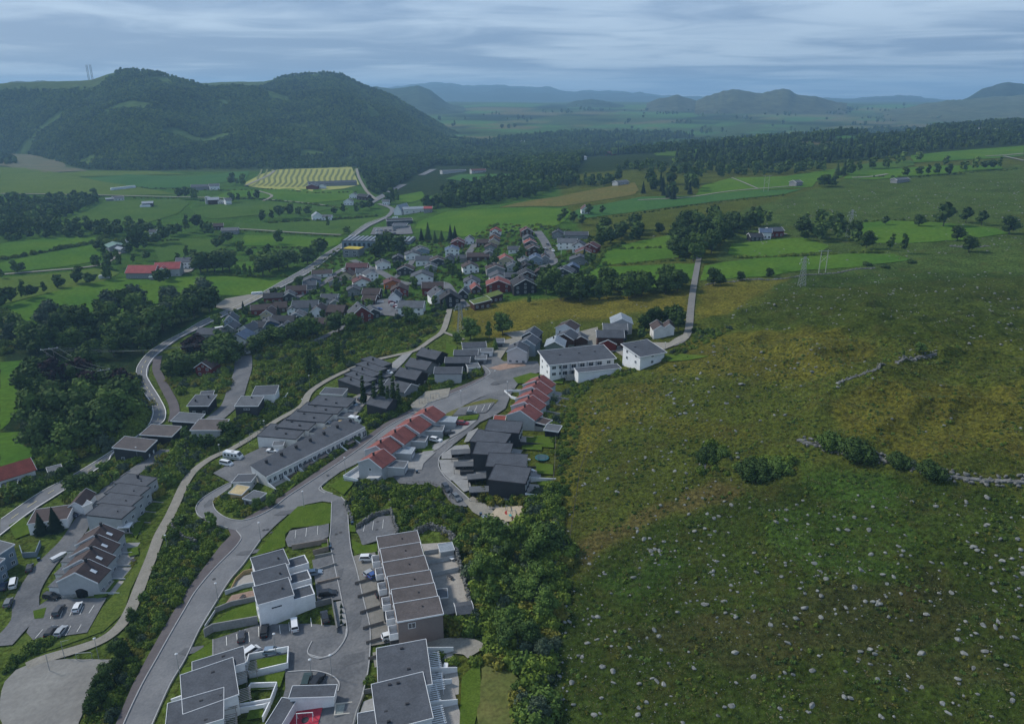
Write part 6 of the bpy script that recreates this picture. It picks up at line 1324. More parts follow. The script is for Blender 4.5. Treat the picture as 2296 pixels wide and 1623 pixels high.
def trunk_mesh(kind,seed):
 r=np.random.RandomState(seed);m=MB();h={'round':5,'tall':7,'poplar':8,'bush':1.5,'spruce':8}[kind];w={'round':.28,'tall':.2,'poplar':.18,'bush':.15,'spruce':.2}[kind]
 m.tube((0,0,-1),(r.uniform(-.2,.2),r.uniform(-.2,.2),h),w,w*.4,6)
 if kind in('round','tall'):
  for q in range(4):a=q*1.6+r.rand();m.tube((0,0,h*.45),(math.cos(a)*1.6,math.sin(a)*1.6,h*.95),w*.45,w*.15,5)
 return m.mesh("trunk",BARK)
TREEMESH={}
def treemesh(kind,leaf,var,lod):
 key=(kind,leaf,var,lod)
 if key not in TREEMESH:
  n,s={0:(1500,.27),1:(620,.42),2:(150,.8)}[lod]
  if kind=='poplar':s*=.7;n=int(n*.7)
  if kind=='tall':s*=.85
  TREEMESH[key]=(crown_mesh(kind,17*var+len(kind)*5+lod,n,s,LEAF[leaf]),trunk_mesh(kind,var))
 return TREEMESH[key]
REQ=[]
def tree(P,h,kind,leaf,label,group,w=1.0,cat="tree",name=None,rnd=None,force=False):
 r=rnd or RNG;d=math.hypot(P[0],P[1])
 if not force and kind=='round' and d>330:h*=1.2
 lod=0 if d<230 else 1 if d<650 else 2
 cm,tm=treemesh(kind,leaf,r.randint(3),lod)
 if not force:REQ.append((P[0],P[1],h,kind,leaf,label,group,w,cat,name));return
 nm=name or{"round":"leafy_tree","tall":"birch_tree","poplar":"poplar_tree","bush":"bush","spruce":"spruce_tree"}[kind]
 s=h/(10.0 if kind!='bush' else 5.0)
 th=thing(nm,(P[0],P[1],G(P[0],P[1])-.1),r.uniform(0,6.28),label,cat,group);th.scale=(s*w,s*w,s)
 link("trunk",tm,th);link("crown",cm,th);return th
def trees(lst,label,group,kind='round',leaf='mid',w=1.0,uniq=None,**kw):
 """lst of (u, v, height m): v is the foot of the tree in the photo"""
 for i,t in enumerate(lst):
  P=PX(t[0],t[1]);lb=uniq[i]if uniq else label
  tree((P.x,P.y),t[2],t[3]if len(t)>3 else kind,t[4]if len(t)>4 else leaf,lb,group,w,**kw)
def pts_in(poly,spacing,seed,jitter=.48):
 W=[(p.x,p.y)for p in PXS(poly)];xs=[p[0]for p in W];ys=[p[1]for p in W];r=np.random.RandomState(seed)
 nx_,ny_=int((max(xs)-min(xs))/spacing)+1,int((max(ys)-min(ys))/spacing)+1
 if nx_*ny_>400000:spacing*=math.sqrt(nx_*ny_/400000);nx_,ny_=int((max(xs)-min(xs))/spacing)+1,int((max(ys)-min(ys))/spacing)+1
 X,Y=np.meshgrid(np.arange(nx_)*spacing+min(xs),np.arange(ny_)*spacing+min(ys));X=X.ravel()+r.uniform(-jitter,jitter,X.size)*spacing;Y=Y.ravel()+r.uniform(-jitter,jitter,Y.size)*spacing
 k=inside(W,X,Y);return X[k],Y[k]
def wood(poly,spacing,hr,kinds,label,group,seed,maxn=80):
 X,Y=pts_in(poly,spacing,seed);r=np.random.RandomState(seed);o=np.argsort(np.hypot(X,Y))[:maxn]
 for i in o:
  kd,lf=kinds[r.randint(len(kinds))];tree((X[i],Y[i]),r.uniform(*hr)*(.75 if kd=='bush' else 1),kd,lf,label,group,r.uniform(.9,1.25),rnd=r)
PROTO={}
def proto(kind,leaf,var,n,s,core=True):
 key=(kind,leaf,var,n)
 if key not in PROTO:
  if kind=='rock':me=ROCKS[var]
  else:me=crown_mesh(kind,300+var*7,n,s,LEAF[leaf],core)
  PROTO[key]=me
 return PROTO[key]
def scatter(name,X,Y,S,protos,label,kind="stuff",sink=0.0,Z=None,zs=None,seed=5):
 """one object: instances of the given meshes on the given points"""
 r=np.random.RandomState(seed);n=len(X)
 if n==0:return
 pc=bpy.data.collections.new(name+"_shapes")
 for me in protos:
  o=bpy.data.objects.new(name+"_shape",me);pc.objects.link(o)
 z=(hgt(np.asarray(X),np.asarray(Y))if Z is None else np.asarray(Z))-sink*np.asarray(S)
 me=bpy.data.meshes.new(name);me.from_pydata(np.stack([X,Y,z],-1).tolist(),[],[])
 for nm,dt,val in(("scl",'FLOAT',S),("sz",'FLOAT',np.asarray(S)*(r.uniform(.8,1.25,n)if zs is None else zs)),("rot",'FLOAT',r.uniform(0,6.28,n)),("pick",'INT',r.randint(0,len(protos),n))):
  at=me.attributes.new(nm,dt,'POINT');at.data.foreach_set("value",np.asarray(val,np.int32 if dt=='INT' else np.float32))
 o=link(name,me)
 ng=bpy.data.node_groups.new(name,'GeometryNodeTree');ng.interface.new_socket("Geometry",in_out='INPUT',socket_type='NodeSocketGeometry');ng.interface.new_socket("Geometry",in_out='OUTPUT',socket_type='NodeSocketGeometry')
 nn=ng.nodes;gi=nn.new("NodeGroupInput");go=nn.new("NodeGroupOutput");ip=nn.new("GeometryNodeInstanceOnPoints");ci=nn.new("GeometryNodeCollectionInfo");mtp=nn.new("GeometryNodeMeshToPoints")
 ci.inputs["Collection"].default_value=pc;ci.inputs["Separate Children"].default_value=True;ci.inputs["Reset Children"].default_value=True;ip.inputs["Pick Instance"].default_value=True
 def attr(nm,dt):
  a=nn.new("GeometryNodeInputNamedAttribute");a.data_type=dt;a.inputs[0].default_value=nm;return[s for s in a.outputs if s.enabled and s.name=="Attribute"][0]
 cs=nn.new("ShaderNodeCombineXYZ");sc=attr("scl",'FLOAT');ng.links.new(sc,cs.inputs[0]);ng.links.new(sc,cs.inputs[1]);ng.links.new(attr("sz",'FLOAT'),cs.inputs[2])
 cr=nn.new("ShaderNodeCombineXYZ");ng.links.new(attr("rot",'FLOAT'),cr.inputs[2])
 ng.links.new(gi.outputs[0],mtp.inputs[0]);ng.links.new(mtp.outputs[0],ip.inputs["Points"]);ng.links.new(ci.outputs[0],ip.inputs["Instance"]);ng.links.new(attr("pick",'INT'),ip.inputs["Instance Index"]);ng.links.new(cs.outputs[0],ip.inputs["Scale"]);ng.links.new(cr.outputs[0],ip.inputs["Rotation"]);ng.links.new(ip.outputs[0],go.inputs[0])
 md=o.modifiers.new("scatter",'NODES');md.node_group=ng
 tag(o,label,None,None,kind);return o
def noisemask(X,Y,lam,seed,thr):return(wav(X,Y,lam,seed)+.5*wav(X,Y,lam/3,seed+1))>thr
NOGO=[]
def keep_out(X,Y,rad=1.0):
 """drop scatter points that fall on buildings, roads and yards"""
 k=np.ones(len(X),bool)
 for poly in NOGO:k&=~inside(poly,X,Y)
 return k
for o in list(COL.objects):
 if o.get("kind")=='structure' and o.data and o.name.split(".")[0]in("main_road","loop_road","footpath","side_street","estate_street","driveway","valley_road","cycle_path","farm_track","lane","farm_road","village_street","car_park","parking_lot","gravel_pitch","playground_sand","ball_court","paved_yard","courtyard_paving","terrace","gravel_drive","red_court"):
  n_=len(o.data.vertices);co=np.empty(n_*3);o.data.vertices.foreach_get("co",co);co=co.reshape(-1,3)
  NOGO.append(("grid",co))
OCC=set();CELL=1.5
SHEETPTS=[p[1]for p in NOGO];NOGO=[]
for o in list(COL.objects):
 if o.type=='EMPTY' and "_L" in o and "_D" in o:
  L,D=o["_L"]/2+.6,o["_D"]/2+.6;NOGO.append([tuple(on(o,x,y)[:2])for x,y in((-L,-D),(L,-D),(L,D),(-L,D))])
 elif o.type=='EMPTY' and o.get("category")in("house","garage","barn","shed"):
  w=[c for c in o.children if c.name.startswith("wall")]
  if w:
   xs=[v.co.x for v in w[0].data.vertices];ys=[v.co.y for v in w[0].data.vertices];NOGO.append([tuple(on(o,x,y)[:2])for x,y in((min(xs)-.5,min(ys)-.5),(max(xs)+.5,min(ys)-.5),(max(xs)+.5,max(ys)+.5),(min(xs)-.5,max(ys)+.5))])
ROADCELL=set()
for o in list(COL.objects):
 if o.get("kind")=='structure' and o.data and o.name.split(".")[0]in("main_road","loop_road","footpath","side_street","estate_street","driveway","valley_road","cycle_path","farm_track","lane","farm_road","village_street","car_park","parking_lot","gravel_pitch","playground_sand","ball_court","paved_yard","courtyard_paving","terrace","gravel_drive","red_court"):
  for p in o.data.polygons:
   vs_=[o.data.vertices[i].co for i in p.vertices];c=(vs_[0]+vs_[1]+vs_[2])/3
   ROADCELL.add((int(c.x//CELL),int(c.y//CELL)))
   for v in vs_:
    m_=(v+c)/2;ROADCELL.add((int(m_.x//CELL),int(m_.y//CELL)))
    m_=v*.85+c*.15;ROADCELL.add((int(m_.x//CELL),int(m_.y//CELL)))
def clear(X,Y):
 k=keep_out(X,Y);
 if len(X):k&=np.array([not any((int((a+p)//CELL),int((b+q)//CELL))in ROADCELL for p in(-.8,.8)for q in(-1.6,.8))for a,b in zip(X,Y)],bool)
 return X[k],Y[k]
BUSHP=[proto('bush','scrub',i,420,.42)for i in range(3)]+[proto('bush','mid',5,420,.42),proto('bush','ochre',6,400,.4),proto('bush','willow',7,420,.4),proto('bush','light',8,400,.42)]
LIGHTP=[proto('bush','scrub',21,200,.5),proto('bush','light',22,200,.5),proto('bush','scrub',23,200,.5),proto('bush','ochre',24,200,.5)]
def thicket(poly,spacing,sr,seed,label,protos=None,thr=None,name="shrubs"):
 X,Y=pts_in(poly,spacing,seed);
 if thr is not None:k=noisemask(X,Y,14,seed,thr);X,Y=X[k],Y[k]
 X,Y=clear(X,Y);r=np.random.RandomState(seed);S=r.uniform(sr[0],sr[1],len(X))**1.0/5.0
 S*=.75+.5*sst((wav(X,Y,18,seed+9)+1)/2)
 return scatter(name,X,Y,S,protos or BUSHP,label,sink=.6,seed=seed)
thicket([(180,1625),(238,1560),(262,1482),(290,1428),(312,1375),(332,1305),(356,1235),(383,1165),(402,1115),(440,1083),(436,1130),(446,1165),(480,1182),(512,1198),(495,1222),(457,1272),(410,1336),(369,1404),(328,1477),(296,1538),(253,1640),(200,1660)],1.35,(1.0,2.5),1,"green shrub belt between the cycle path and the estate road",thr=-.75)
thicket([(402,1110),(430,1062),(470,1040),(500,1052),(478,1070),(520,1082),(490,1096),(455,1118),(438,1135)],1.2,(.9,1.8),2,"shrubs round the outside of the loop road")
thicket([(484,1140),(484,1125),(520,1108),(545,1120),(520,1145),(500,1152)],1.1,(1.2,2.6),3,"clipped-looking shrubs on the loop island");thicket([(525,1168),(560,1150),(600,1128),(585,1125),(560,1132),(530,1158)],1.1,(1.2,2.6),4,"shrubs between the hut and the footpath")
thicket([(620,1108),(700,1050),(760,1012),(820,968),(828,974),(770,1015),(700,1062),(640,1105),(605,1130)],1.0,(1.4,2.4),5,"long hedge between the bungalow terrace and the footpath",name="hedge")
thicket([(560,842),(560,800),(600,762),(690,742),(760,722),(900,712),(985,695),(1000,705),(980,740),(925,780),(870,796),(800,800),(755,830),(690,860),(620,880),(570,870)],2.6,(1.2,3.6),6,"scrub slope of young bushes below the village",thr=.1)
thicket([(560,842),(600,762),(760,722),(1000,705),(925,780),(755,830),(620,880)],1.8,(.5,1.2),16,"low green undergrowth on the scrub slope",protos=LIGHTP)
thicket([(300,1050),(345,1010),(400,985),(500,968),(545,925),(640,880),(690,865),(745,832),(800,808),(755,850),(715,860),(680,885),(672,908),(620,935),(570,970),(500,1003),(450,1030),(425,1050),(400,1085),(385,1085),(340,1090)],1.9,(1.2,2.8),7,"bushy embankment above the cycle path")
thicket([(150,1110),(200,1068),(250,1035),(290,1030),(330,1010),(355,1018),(300,1050),(270,1075),(220,1105),(160,1130)],2.0,(1.6,3.6),8,"bushes between the valley road and the flat-roofed terrace")
thicket([(345,1045),(385,1010),(430,985),(430,1030),(385,1085),(342,1120),(340,1080)],2.0,(1.4,3.8),18,"shrubs behind the flat-roofed terrace")
thicket([(1000,1128),(1020,1145),(1060,1152),(1100,1172),(1150,1200),(1030,1215),(1018,1205),(990,1190),(965,1182),(930,1196),(895,1196),(885,1150),(940,1142)],1.5,(.9,2.4),9,"green and ochre shrubs on the slope below the playground")
thicket([(872,1095),(893,1092),(925,1092),(965,1090),(988,1100),(1008,1135),(940,1142),(890,1135)],1.4,(1.3,2.8),10,"shrub bank below the street railing")
thicket([(788,1125),(800,1085),(865,1070),(875,1100),(868,1130),(830,1140),(800,1165),(785,1150)],1.4,(1.2,3.0),11,"shrubs below the white balcony deck")
thicket([(1070,1120),(1110,1108),(1180,1112),(1250,1090),(1262,1100),(1250,1180),(1200,1170),(1186,1150),(1130,1128),(1090,1132)],1.5,(1.5,3.4),12,"hedge and shrubs behind the playground")
thicket([(1030,1215),(1160,1196),(1180,1165),(1265,1150),(1275,1240),(1265,1330),(1245,1430),(1232,1520),(1222,1655),(1165,1655),(1160,1505),(1085,1470),(1060,1440),(1045,1330)],2.0,(2.0,4.2),13,"dense undergrowth of the wood at the foot of the pasture")
X,Y=pts_in([(1250,1640),(1255,1300),(1290,950),(1330,870),(1500,820),(1620,760),(1900,760),(2296,800),(2450,1000),(2450,1640)],1.7,101);k=noisemask(X,Y,13,103,.15);X,Y=X[k],Y[k]
scatter("heather_tussocks",X,Y,np.random.RandomState(4).uniform(.05,.17,len(X)),[proto('bush','scrub',31,60,.8),proto('bush','ochre',32,60,.8),proto('bush','mid',33,60,.8),proto('bush','dark',34,60,.8)],"low heather and rush tussocks over the stony pasture",sink=1.2,seed=12)
thicket([(1248,1100),(1250,1000),(1262,880),(1300,850),(1400,828),(1500,795),(1560,745),(1640,735),(1610,755),(1520,800),(1420,835),(1330,860),(1285,905),(1300,960),(1280,1040),(1270,1140)],1.8,(.6,1.6),14,"rough scrub along the lower edge of the pasture")
thicket([(985,878),(1040,850),(1090,838),(1085,830),(1050,832),(1000,858),(930,895),(900,915),(830,960),(835,970),(905,925)],1.1,(1.4,2.8),15,"hedge above the upper estate road",name="hedge")
thicket([(800,935),(860,915),(900,905),(960,870),(1000,850),(1010,860),(960,880),(915,905),(880,930),(830,960)],1.6,(1.4,3.4),17,"shrub bank below the stepped dark houses")
thicket([(0,1130),(60,1115),(140,1070),(185,1045),(150,1040),(60,1085),(0,1105)],2.4,(2,4.5),19,"bushes along the far side of the valley road")
thicket([(697,1462),(700,1472),(722,1476),(750,1462),(770,1436),(772,1412),(762,1412),(758,1435),(740,1452),(715,1464)],.8,(1.0,1.8),20,"rounded hedge at the tip of the parking island",name="hedge")
thicket([(822,1530),(840,1490),(860,1492),(850,1540),(828,1538)],.9,(1.2,2.6),21,"dark shrubs beside the bottom right block");thicket([(960,1475),(1000,1462),(1065,1466),(1070,1490),(1010,1490)],1.2,(1.2,3.0),22,"dark shrubs behind the gravel drive")
thicket([(995,1400),(1060,1385),(1085,1440),(1050,1448),(1000,1440)],1.4,(1.6,3.6),23,"shrubs beside the brown gable wall");thicket([(755,1564),(795,1556),(800,1572),(760,1575)],.9,(.8,1.4),24,"low hedge behind the sandbox",name="hedge")
thicket([(1020,940),(1075,932),(1080,942),(1030,950)],.9,(1.0,1.5),25,"clipped hedge round the small lawn by the bays",name="hedge")
thicket([(30,1500),(100,1465),(140,1450),(110,1440),(60,1452),(15,1500),(0,1540),(0,1570)],1.2,(1.0,2.4),26,"shrubs between the verge and the gravel pitch");thicket([(200,1440),(262,1420),(275,1440),(230,1455)],1.2,(.9,1.8),27,"low brown-green hedge by the cycle path")
thicket([(1205,880),(1250,880),(1248,975),(1215,960),(1225,920)],1.8,(1.0,2.6),28,"garden shrubs behind the upper red-roofed row");thicket([(1196,968),(1240,960),(1246,1100),(1236,1100),(1236,985)],3.0,(.8,1.8),29,"garden shrubs behind the black row")
VP=[(470,790),(470,740),(560,690),(640,640),(700,600),(770,560),(870,560),(930,535),(1040,540),(1100,505),(1200,505),(1340,530),(1330,600),(1240,640),(1100,690),(1000,700),(900,715),(760,735),(620,765),(560,800)]
thicket(VP,6.5,(1.0,2.6),30,"garden hedges and shrubs between the village houses")
thicket([(370,860),(360,820),(420,790),(540,790),(545,830),(520,880),(470,880),(420,860),(395,900)],2.2,(1.5,3.8),31,"thicket inside the road bend")
thicket([(300,985),(250,1000),(100,1050),(60,960),(60,880),(200,880),(300,850),(330,900),(320,940)],3.0,(3.0,6.0),32,"dense bushes below the left woods")
thicket([(0,700),(100,760),(0,800)],4,(3,6),33,"bushes at the left edge of the woods")
# individual trees
wood([(60,880),(75,985),(110,1040),(200,1025),(300,960),(310,920),(270,905),(180,885)],9.5,(10,15),[('round','dark'),('round','dark'),('spruce','spruce'),('round','mid')],"tall dark tree in the lower left wood beside the bend","trees of the lower left wood",41,46)
wood([(60,880),(95,840),(240,845),(300,850),(300,900),(180,915),(80,910)],10,(9,14),[('round','dark'),('round','dark'),('round','copper')],"dark round tree in the left wood behind the power lines","trees of the middle left wood",42,32)
wood([(0,785),(0,740),(190,722),(250,700),(350,690),(480,668),(510,690),(440,715),(370,745),(340,790),(300,820),(180,800),(80,800)],12.5,(9,15),[('round','mid'),('round','dark'),('round','willow'),('tall','mid'),('round','dark')],"leafy tree in the long wood between the hay field and the valley road","trees of the upper left wood",43,74)
wood([(1090,1230),(1150,1205),(1268,1225),(1262,1330),(1215,1400),(1200,1500),(1090,1450),(1065,1330)],6.8,(6,10),[('round','dark'),('round','mid'),('round','mid'),('tall','mid')],"dark leafy tree in the wood at the foot of the stony pasture","trees of the pasture-foot wood",44,46)
wood([(1185,1510),(1235,1430),(1228,1640),(1175,1640)],6,(4.5,7.5),[('round','mid'),('bush','mid'),('round','willow')],"small leafy tree in the narrow strip at the bottom of the pasture","trees of the pasture-foot strip",45,14)
trees([(205,1600,5),(222,1585,5.5),(240,1540,6),(262,1510,5),(275,1480,6.5),(300,1430,4),(298,1395,4.5),(325,1350,4),(350,1300,3.5),(375,1250,4),(395,1215,5),(405,1180,5),(425,1235,4),(445,1215,4),(478,1185,4.5),(470,1165,3.5),(215,1560,4),(330,1400,3.6)],"dark pine rising from the shrub belt beside the estate road","pines in the shrub belt",'round','dark')
trees([(608,1135,4.5),(575,1140,4)],"",None,uniq=["round young tree beside the substation hut","young tree on the shrub strip left of the hut"])
trees([(94,1196,8),(126,1190,9)],"","conifers by the courtyard house",'spruce','spruce',1.1,uniq=["left conifer of the two in front of the white courtyard house","right, taller conifer of the two in front of the white courtyard house"])
trees([(816,905,13),(842,925,14),(858,905,15),(872,925,12),(884,915,14),(895,920,12)],"","poplars before the dark house",'poplar','dark',1.3,uniq=["narrow poplar at the left corner of the charcoal house","second poplar from the left before the charcoal house","tallest poplar before the charcoal house","fourth poplar from the left before the charcoal house","fifth poplar from the left before the charcoal house","rightmost poplar before the charcoal house"])
trees([(692,838,13),(700,836,14),(706,840,12),(756,818,13),(763,816,14),(770,820,12)],"","poplars on the scrub slope",'poplar','dark',1.3,uniq=["left poplar of the lower trio on the scrub slope","middle poplar of the lower trio on the scrub slope","right poplar of the lower trio on the scrub slope","left poplar of the upper trio on the scrub slope","middle poplar of the upper trio on the scrub slope","right poplar of the upper trio on the scrub slope"])
trees([(1055,762,10,'round','mid'),(1097,760,10,'tall','mid'),(1127,750,10,'round','mid'),(1110,785,7,'spruce','mid'),(1187,682,7,'tall','mid'),(1025,770,5,'round','mid'),(918,728,9,'round','mid')],"","lone trees round the yellow meadow",uniq=["leftmost of the three round trees at the foot of the yellow meadow","middle of the three round trees at the foot of the yellow meadow","rightmost of the three round trees at the foot of the yellow meadow","young pine beside the reddish gravel court","lone small tree in the middle of the yellow meadow","small tree by the narrow meadow path","round tree in front of the large white car park house"])
trees([(1445,745,7),(1458,735,8),(1475,730,8),(1495,728,8),(1512,732,9),(1520,742,8),(1440,760,5)],"leafy tree around the off-white bungalow","trees round the bungalow",'round','dark')
trees([(1560,745,3,'bush','mid'),(1575,750,3,'bush','mid'),(1590,745,2.6,'bush','mid')],"bush at the top corner of the stony pasture","bushes at the pasture corner")
trees([(1692,1065,5.2,'bush','dark'),(1720,1060,4.4,'bush','dark'),(1752,1050,3.6,'bush','mid'),(1585,1030,3.6,'bush','dark'),(1604,1015,2.6,'bush','dark'),(1870,1000,4.6,'bush','mid'),(1925,1020,5.2,'bush','dark'),(2020,1040,3.6,'bush','dark'),(2092,1062,3.8,'bush','dark'),(2062,790,3.6,'round','mid'),(2025,800,2.6,'tall','mid')],"","bushes on the stony pasture",w=1.15,cat="bush",uniq=["large dark bush in the hollow of the stony pasture","dark bush touching the right of the hollow's large bush","lower green bush trailing right from the hollow","dark bush above the rock outcrop left of the hollow","small bush behind the outcrop bush","leafy bush at the left end of the long stone wall","tallest dark bush rising behind the long stone wall","third bush from the left along the long stone wall","rightmost bush along the long stone wall","round thorn tree on the upper stone wall","little thorn tree left of the upper stone wall"])
thicket([(1790,992),(1960,1012),(2130,1055),(2296,1072),(2296,1080),(2130,1066),(1960,1032),(1800,1008)],2.6,(.8,2.6),34,"low bushes among the stones of the long wall",thr=.1)
thicket([(1560,1060),(1590,1000),(1640,1010),(1640,1050),(1700,1075),(1790,1060),(1770,1030),(1680,1030),(1620,1070)],1.8,(.7,2.4),35,"low bushes in the hollow of the pasture",thr=-.2)
wood([(1505,540),(1530,500),(1600,480),(1700,478),(1735,485),(1730,510),(1650,530),(1600,560),(1590,590),(1540,590),(1510,575)],12.5,(10,14),[('round','dark'),('round','dark'),('round','mid')],"dark round tree in the wood hiding the farm track","trees of the farm wood",51,44)
wood([(1215,668),(1222,630),(1300,625),(1400,640),(1530,645),(1520,665),(1400,672),(1280,680)],9.5,(7,12),[('round','dark'),('round','mid')],"dark tree in the belt above the yellow meadow","trees of the meadow belt",52,34)
wood([(1335,560),(1345,525),(1400,510),(1450,520),(1440,540),(1380,552)],13,(8,12),[('round','dark')],"dark tree in the clump at the right end of the village","trees of the village-end clump",53,16)
wood([(1770,520),(1790,500),(1850,500),(1920,530),(2060,570),(2040,580),(1900,555),(1800,540)],13,(8,13),[('round','dark'),('round','mid'),('tall','willow')],"leafy tree in the hedge line under the steel pylon","trees of the pylon hedge line",54,28)
trees([(1478,525,8),(1285,500,9),(1265,492,9),(1305,505,8),(1320,482,9),(1350,480,7),(2115,508,15),(2165,500,10),(2200,505,9),(2262,525,11),(2146,540,9),(2172,565,9),(1985,505,6),(2060,508,8),(2045,590,3,'bush'),(1945,595,3,'bush'),(1985,600,3,'bush'),(1600,640,9),(1615,640,6),(1660,630,5),(1725,622,5),(1530,640,7),(1255,500,7)],"","lone trees on the right-hand fields",'round','dark',uniq=["isolated round tree left of the farm wood","front tree of the ring round the lone white house","left tree of the ring round the lone white house","lowest tree of the ring round the lone white house","tall tree directly right of the lone white house","small tree farthest right of the lone white house","broad dark tree, largest on the upper right pasture","round tree right of the broad dark pasture tree","thin tree second right of the broad dark tree","round tree near the right edge at the green field's end","dark tree standing in the right-hand green field","grey-green tree below the one in the right-hand field","small tree on the wall above the right green field","second small tree on the wall above the right green field","low bush at the end of the narrow green field","left low bush on the pasture's upper wall","right low bush on the pasture's upper wall","largest tree right of the farm track","small tree beside the farm track's largest tree","little tree on the narrow green field's lower edge","second little tree on the narrow green field's lower edge","tree against the left side of the farm track","shrubby tree left of the ring round the lone house"])
wood([(1430,438),(1440,415),(1500,395),(1560,395),(1570,415),(1545,445),(1480,450)],20,(11,16),[('round','dark'),('spruce','spruce')],"dark tree in the farm clump above the green slope","trees of the slope farm clump",55,24)
trees([(1876,395,16,'spruce','spruce'),(1890,394,17,'spruce','spruce'),(1905,394,13),(1925,388,12),(1855,418,13),(1842,420,11),(1868,420,9),(1955,380,14),(1985,378,11),(2010,372,14),(2030,396,9),(2060,394,9),(2080,394,10),(2100,392,10),(2125,392,9),(2160,384,11),(2185,382,11),(2205,381,11),(2225,380,12),(2240,378,11),(2060,362,10),(2022,366,12),(2120,372,9)],"hedgerow tree along the upper right fields","hedgerow trees of the upper right fields",'round','dark')
rowsL=[([(10,688),(30,682),(55,672),(75,668),(100,658),(135,645),(178,636),(205,640),(240,628)],(8,11),"tree in the slanting hedge row left of the red-roofed barn"),([(5,625),(35,612),(48,610)],(7,9),"tree beside the farm road at the left edge"),
([(215,600),(240,605),(268,600),(300,590),(330,585)],(8,11),"tree behind the red-roofed barn"),([(358,640),(372,630)],(9,11),"round tree in front of the red-roofed barn"),
([(450,612),(465,608),(482,610),(500,606),(515,608)],(12,15),"big dark tree beside the white farmhouse"),([(420,580),(438,582),(400,590)],(9,11),"round tree behind the white farmhouse"),([(490,560),(500,550),(515,545)],(9,11),"tree in the slanting field hedge"),([(535,620),(550,618),(562,622)],(6,8),"small tree in the field behind the valley road"),
([(590,620),(605,610),(625,606),(645,600),(665,598),(690,592),(706,585),(720,572),(590,596),(620,598)],(10,15),"dark tree in the grove where the farm drive meets the valley road"),([(625,548),(778,525),(735,510)],(8,10),"lone tree by the straight farm drive"),
([(585,592),(560,578),(540,570),(600,575),(630,580)],(7,9),"tree in the hedge south of the straight farm drive"),([(310,545),(330,548),(350,550),(370,545),(388,530),(400,525),(420,520),(440,515),(455,520),(470,528),(340,525),(360,520),(300,560),(325,560)],(10,14),"dark tree in the grove round the hidden farmhouse"),([(220,560),(235,575),(262,580),(290,570),(245,590)],(8,11),"tree beside the green-roofed barn"),
([(590,496),(610,494),(630,490),(650,488),(670,484),(690,482),(750,482),(770,480),(800,478),(815,472),(830,468)],(9,13),"tree in the belt beside the steep white house"),([(870,458),(890,456),(880,448)],(12,15),"large dark tree at the valley road junction"),([(955,470),(975,466),(1000,464),(1030,462),(1060,460),(1090,458),(1120,455),(1150,450),(1180,445),(990,455),(1040,450),(1100,446)],(10,16),"dark tree in the wood behind the steep white hall"),
([(945,540),(960,538),(975,545),(990,542),(1010,540),(1020,538)],(11,14),"dark conifer in the clump at the village's upper edge"),([(840,570),(860,575),(880,572),(870,560),(855,562),(842,580),(895,565)],(9,14),"dark tree in front of the school"),([(405,447),(420,446),(435,448)],(12,14),"dark tree at the long farm road"),([(520,455),(535,453),(560,450),(576,447)],(8,11),"tree right of the silo farm"),([(520,415),(532,416),(545,418)],(12,15),"dark tree left of the mown field"),
([(425,798),(440,790),(455,800)],(9,10),"copper beech tree at the road bend"),([(395,850),(410,845),(425,842),(398,835),(440,838)],(9,11),"dark tree in the thicket inside the road bend"),([(470,800),(480,805),(495,800),(505,812),(515,820),(490,830),(520,805)],(8,11),"tree behind the dark red house inside the bend"),([(575,792),(600,775),(625,770),(650,768),(680,760),(700,755),(760,745),(790,745)],(8,11),"tree on the upper edge of the scrub slope"),([(575,965),(590,960),(610,865),(640,870)],(4,5),"small tree above the cycle path"),([(420,985),(440,1000),(455,1010),(470,1005),(500,1000),(512,980)],(5,7),"small tree in the bank below the pale grey house"),([(190,1100),(210,1090),(240,1082),(265,1085),(230,1060),(165,1105)],(5,7),"round tree between the valley road and the flat-roofed terrace"),([(160,1060),(140,1075),(20,1130),(50,1120)],(5,6),"round bush-like tree beyond the valley road")]
for k,(lst,hr,lb)in enumerate(rowsL):
 r=np.random.RandomState(700+k)
 for(u,v)in lst:
  P=PX(u,v);lf='copper' if 'copper' in lb else['dark','mid','dark'][r.randint(3)];kd='spruce' if 'conifer' in lb else 'round'
  if kd=='spruce':lf='spruce'
  tree((P.x,P.y),r.uniform(*hr),kd,lf,lb,lb.replace("tree in the","trees in the",1)+" group" if False else "trees: "+" ".join(lb.split()[1:9]),r.uniform(1.1,1.45),rnd=r)
r=np.random.RandomState(77);X,Y=pts_in(VP,17,61);X,Y=clear(X,Y)
vl={('round','mid'):"green leafy garden tree between the village houses",('round','dark'):"dark round garden tree between the village houses",('tall','light'):"slender light green garden tree between the village houses",('spruce','spruce'):"dark garden spruce between the village houses",('round','copper'):"reddish-leaved garden tree between the village houses"}
for i in np.argsort(np.hypot(X,Y))[:62]:
 k=list(vl)[r.choice(5,p=[.38,.3,.16,.1,.06])];tree((X[i],Y[i]),r.uniform(4.5,8),k[0],k[1],vl[k],"garden trees of the village",1.1,rnd=r)
KN={('round','mid'):"mid-green",('round','dark'):"dark",('round','willow'):"grey-green",('round','copper'):"copper-leaved",('tall','mid'):"slender",('tall','light'):"slender",('spruce','spruce'):"spruce-like",('tall','willow'):"slender grey-green"}
REQ.sort(key=lambda q:-q[2]/math.hypot(q[0],q[1])-(1 if q[5]and q[6]and("lone" in q[6]or "poplar" in q[6]or "conifers" in q[6]or "bushes" in q[6])or not q[6]else 0))
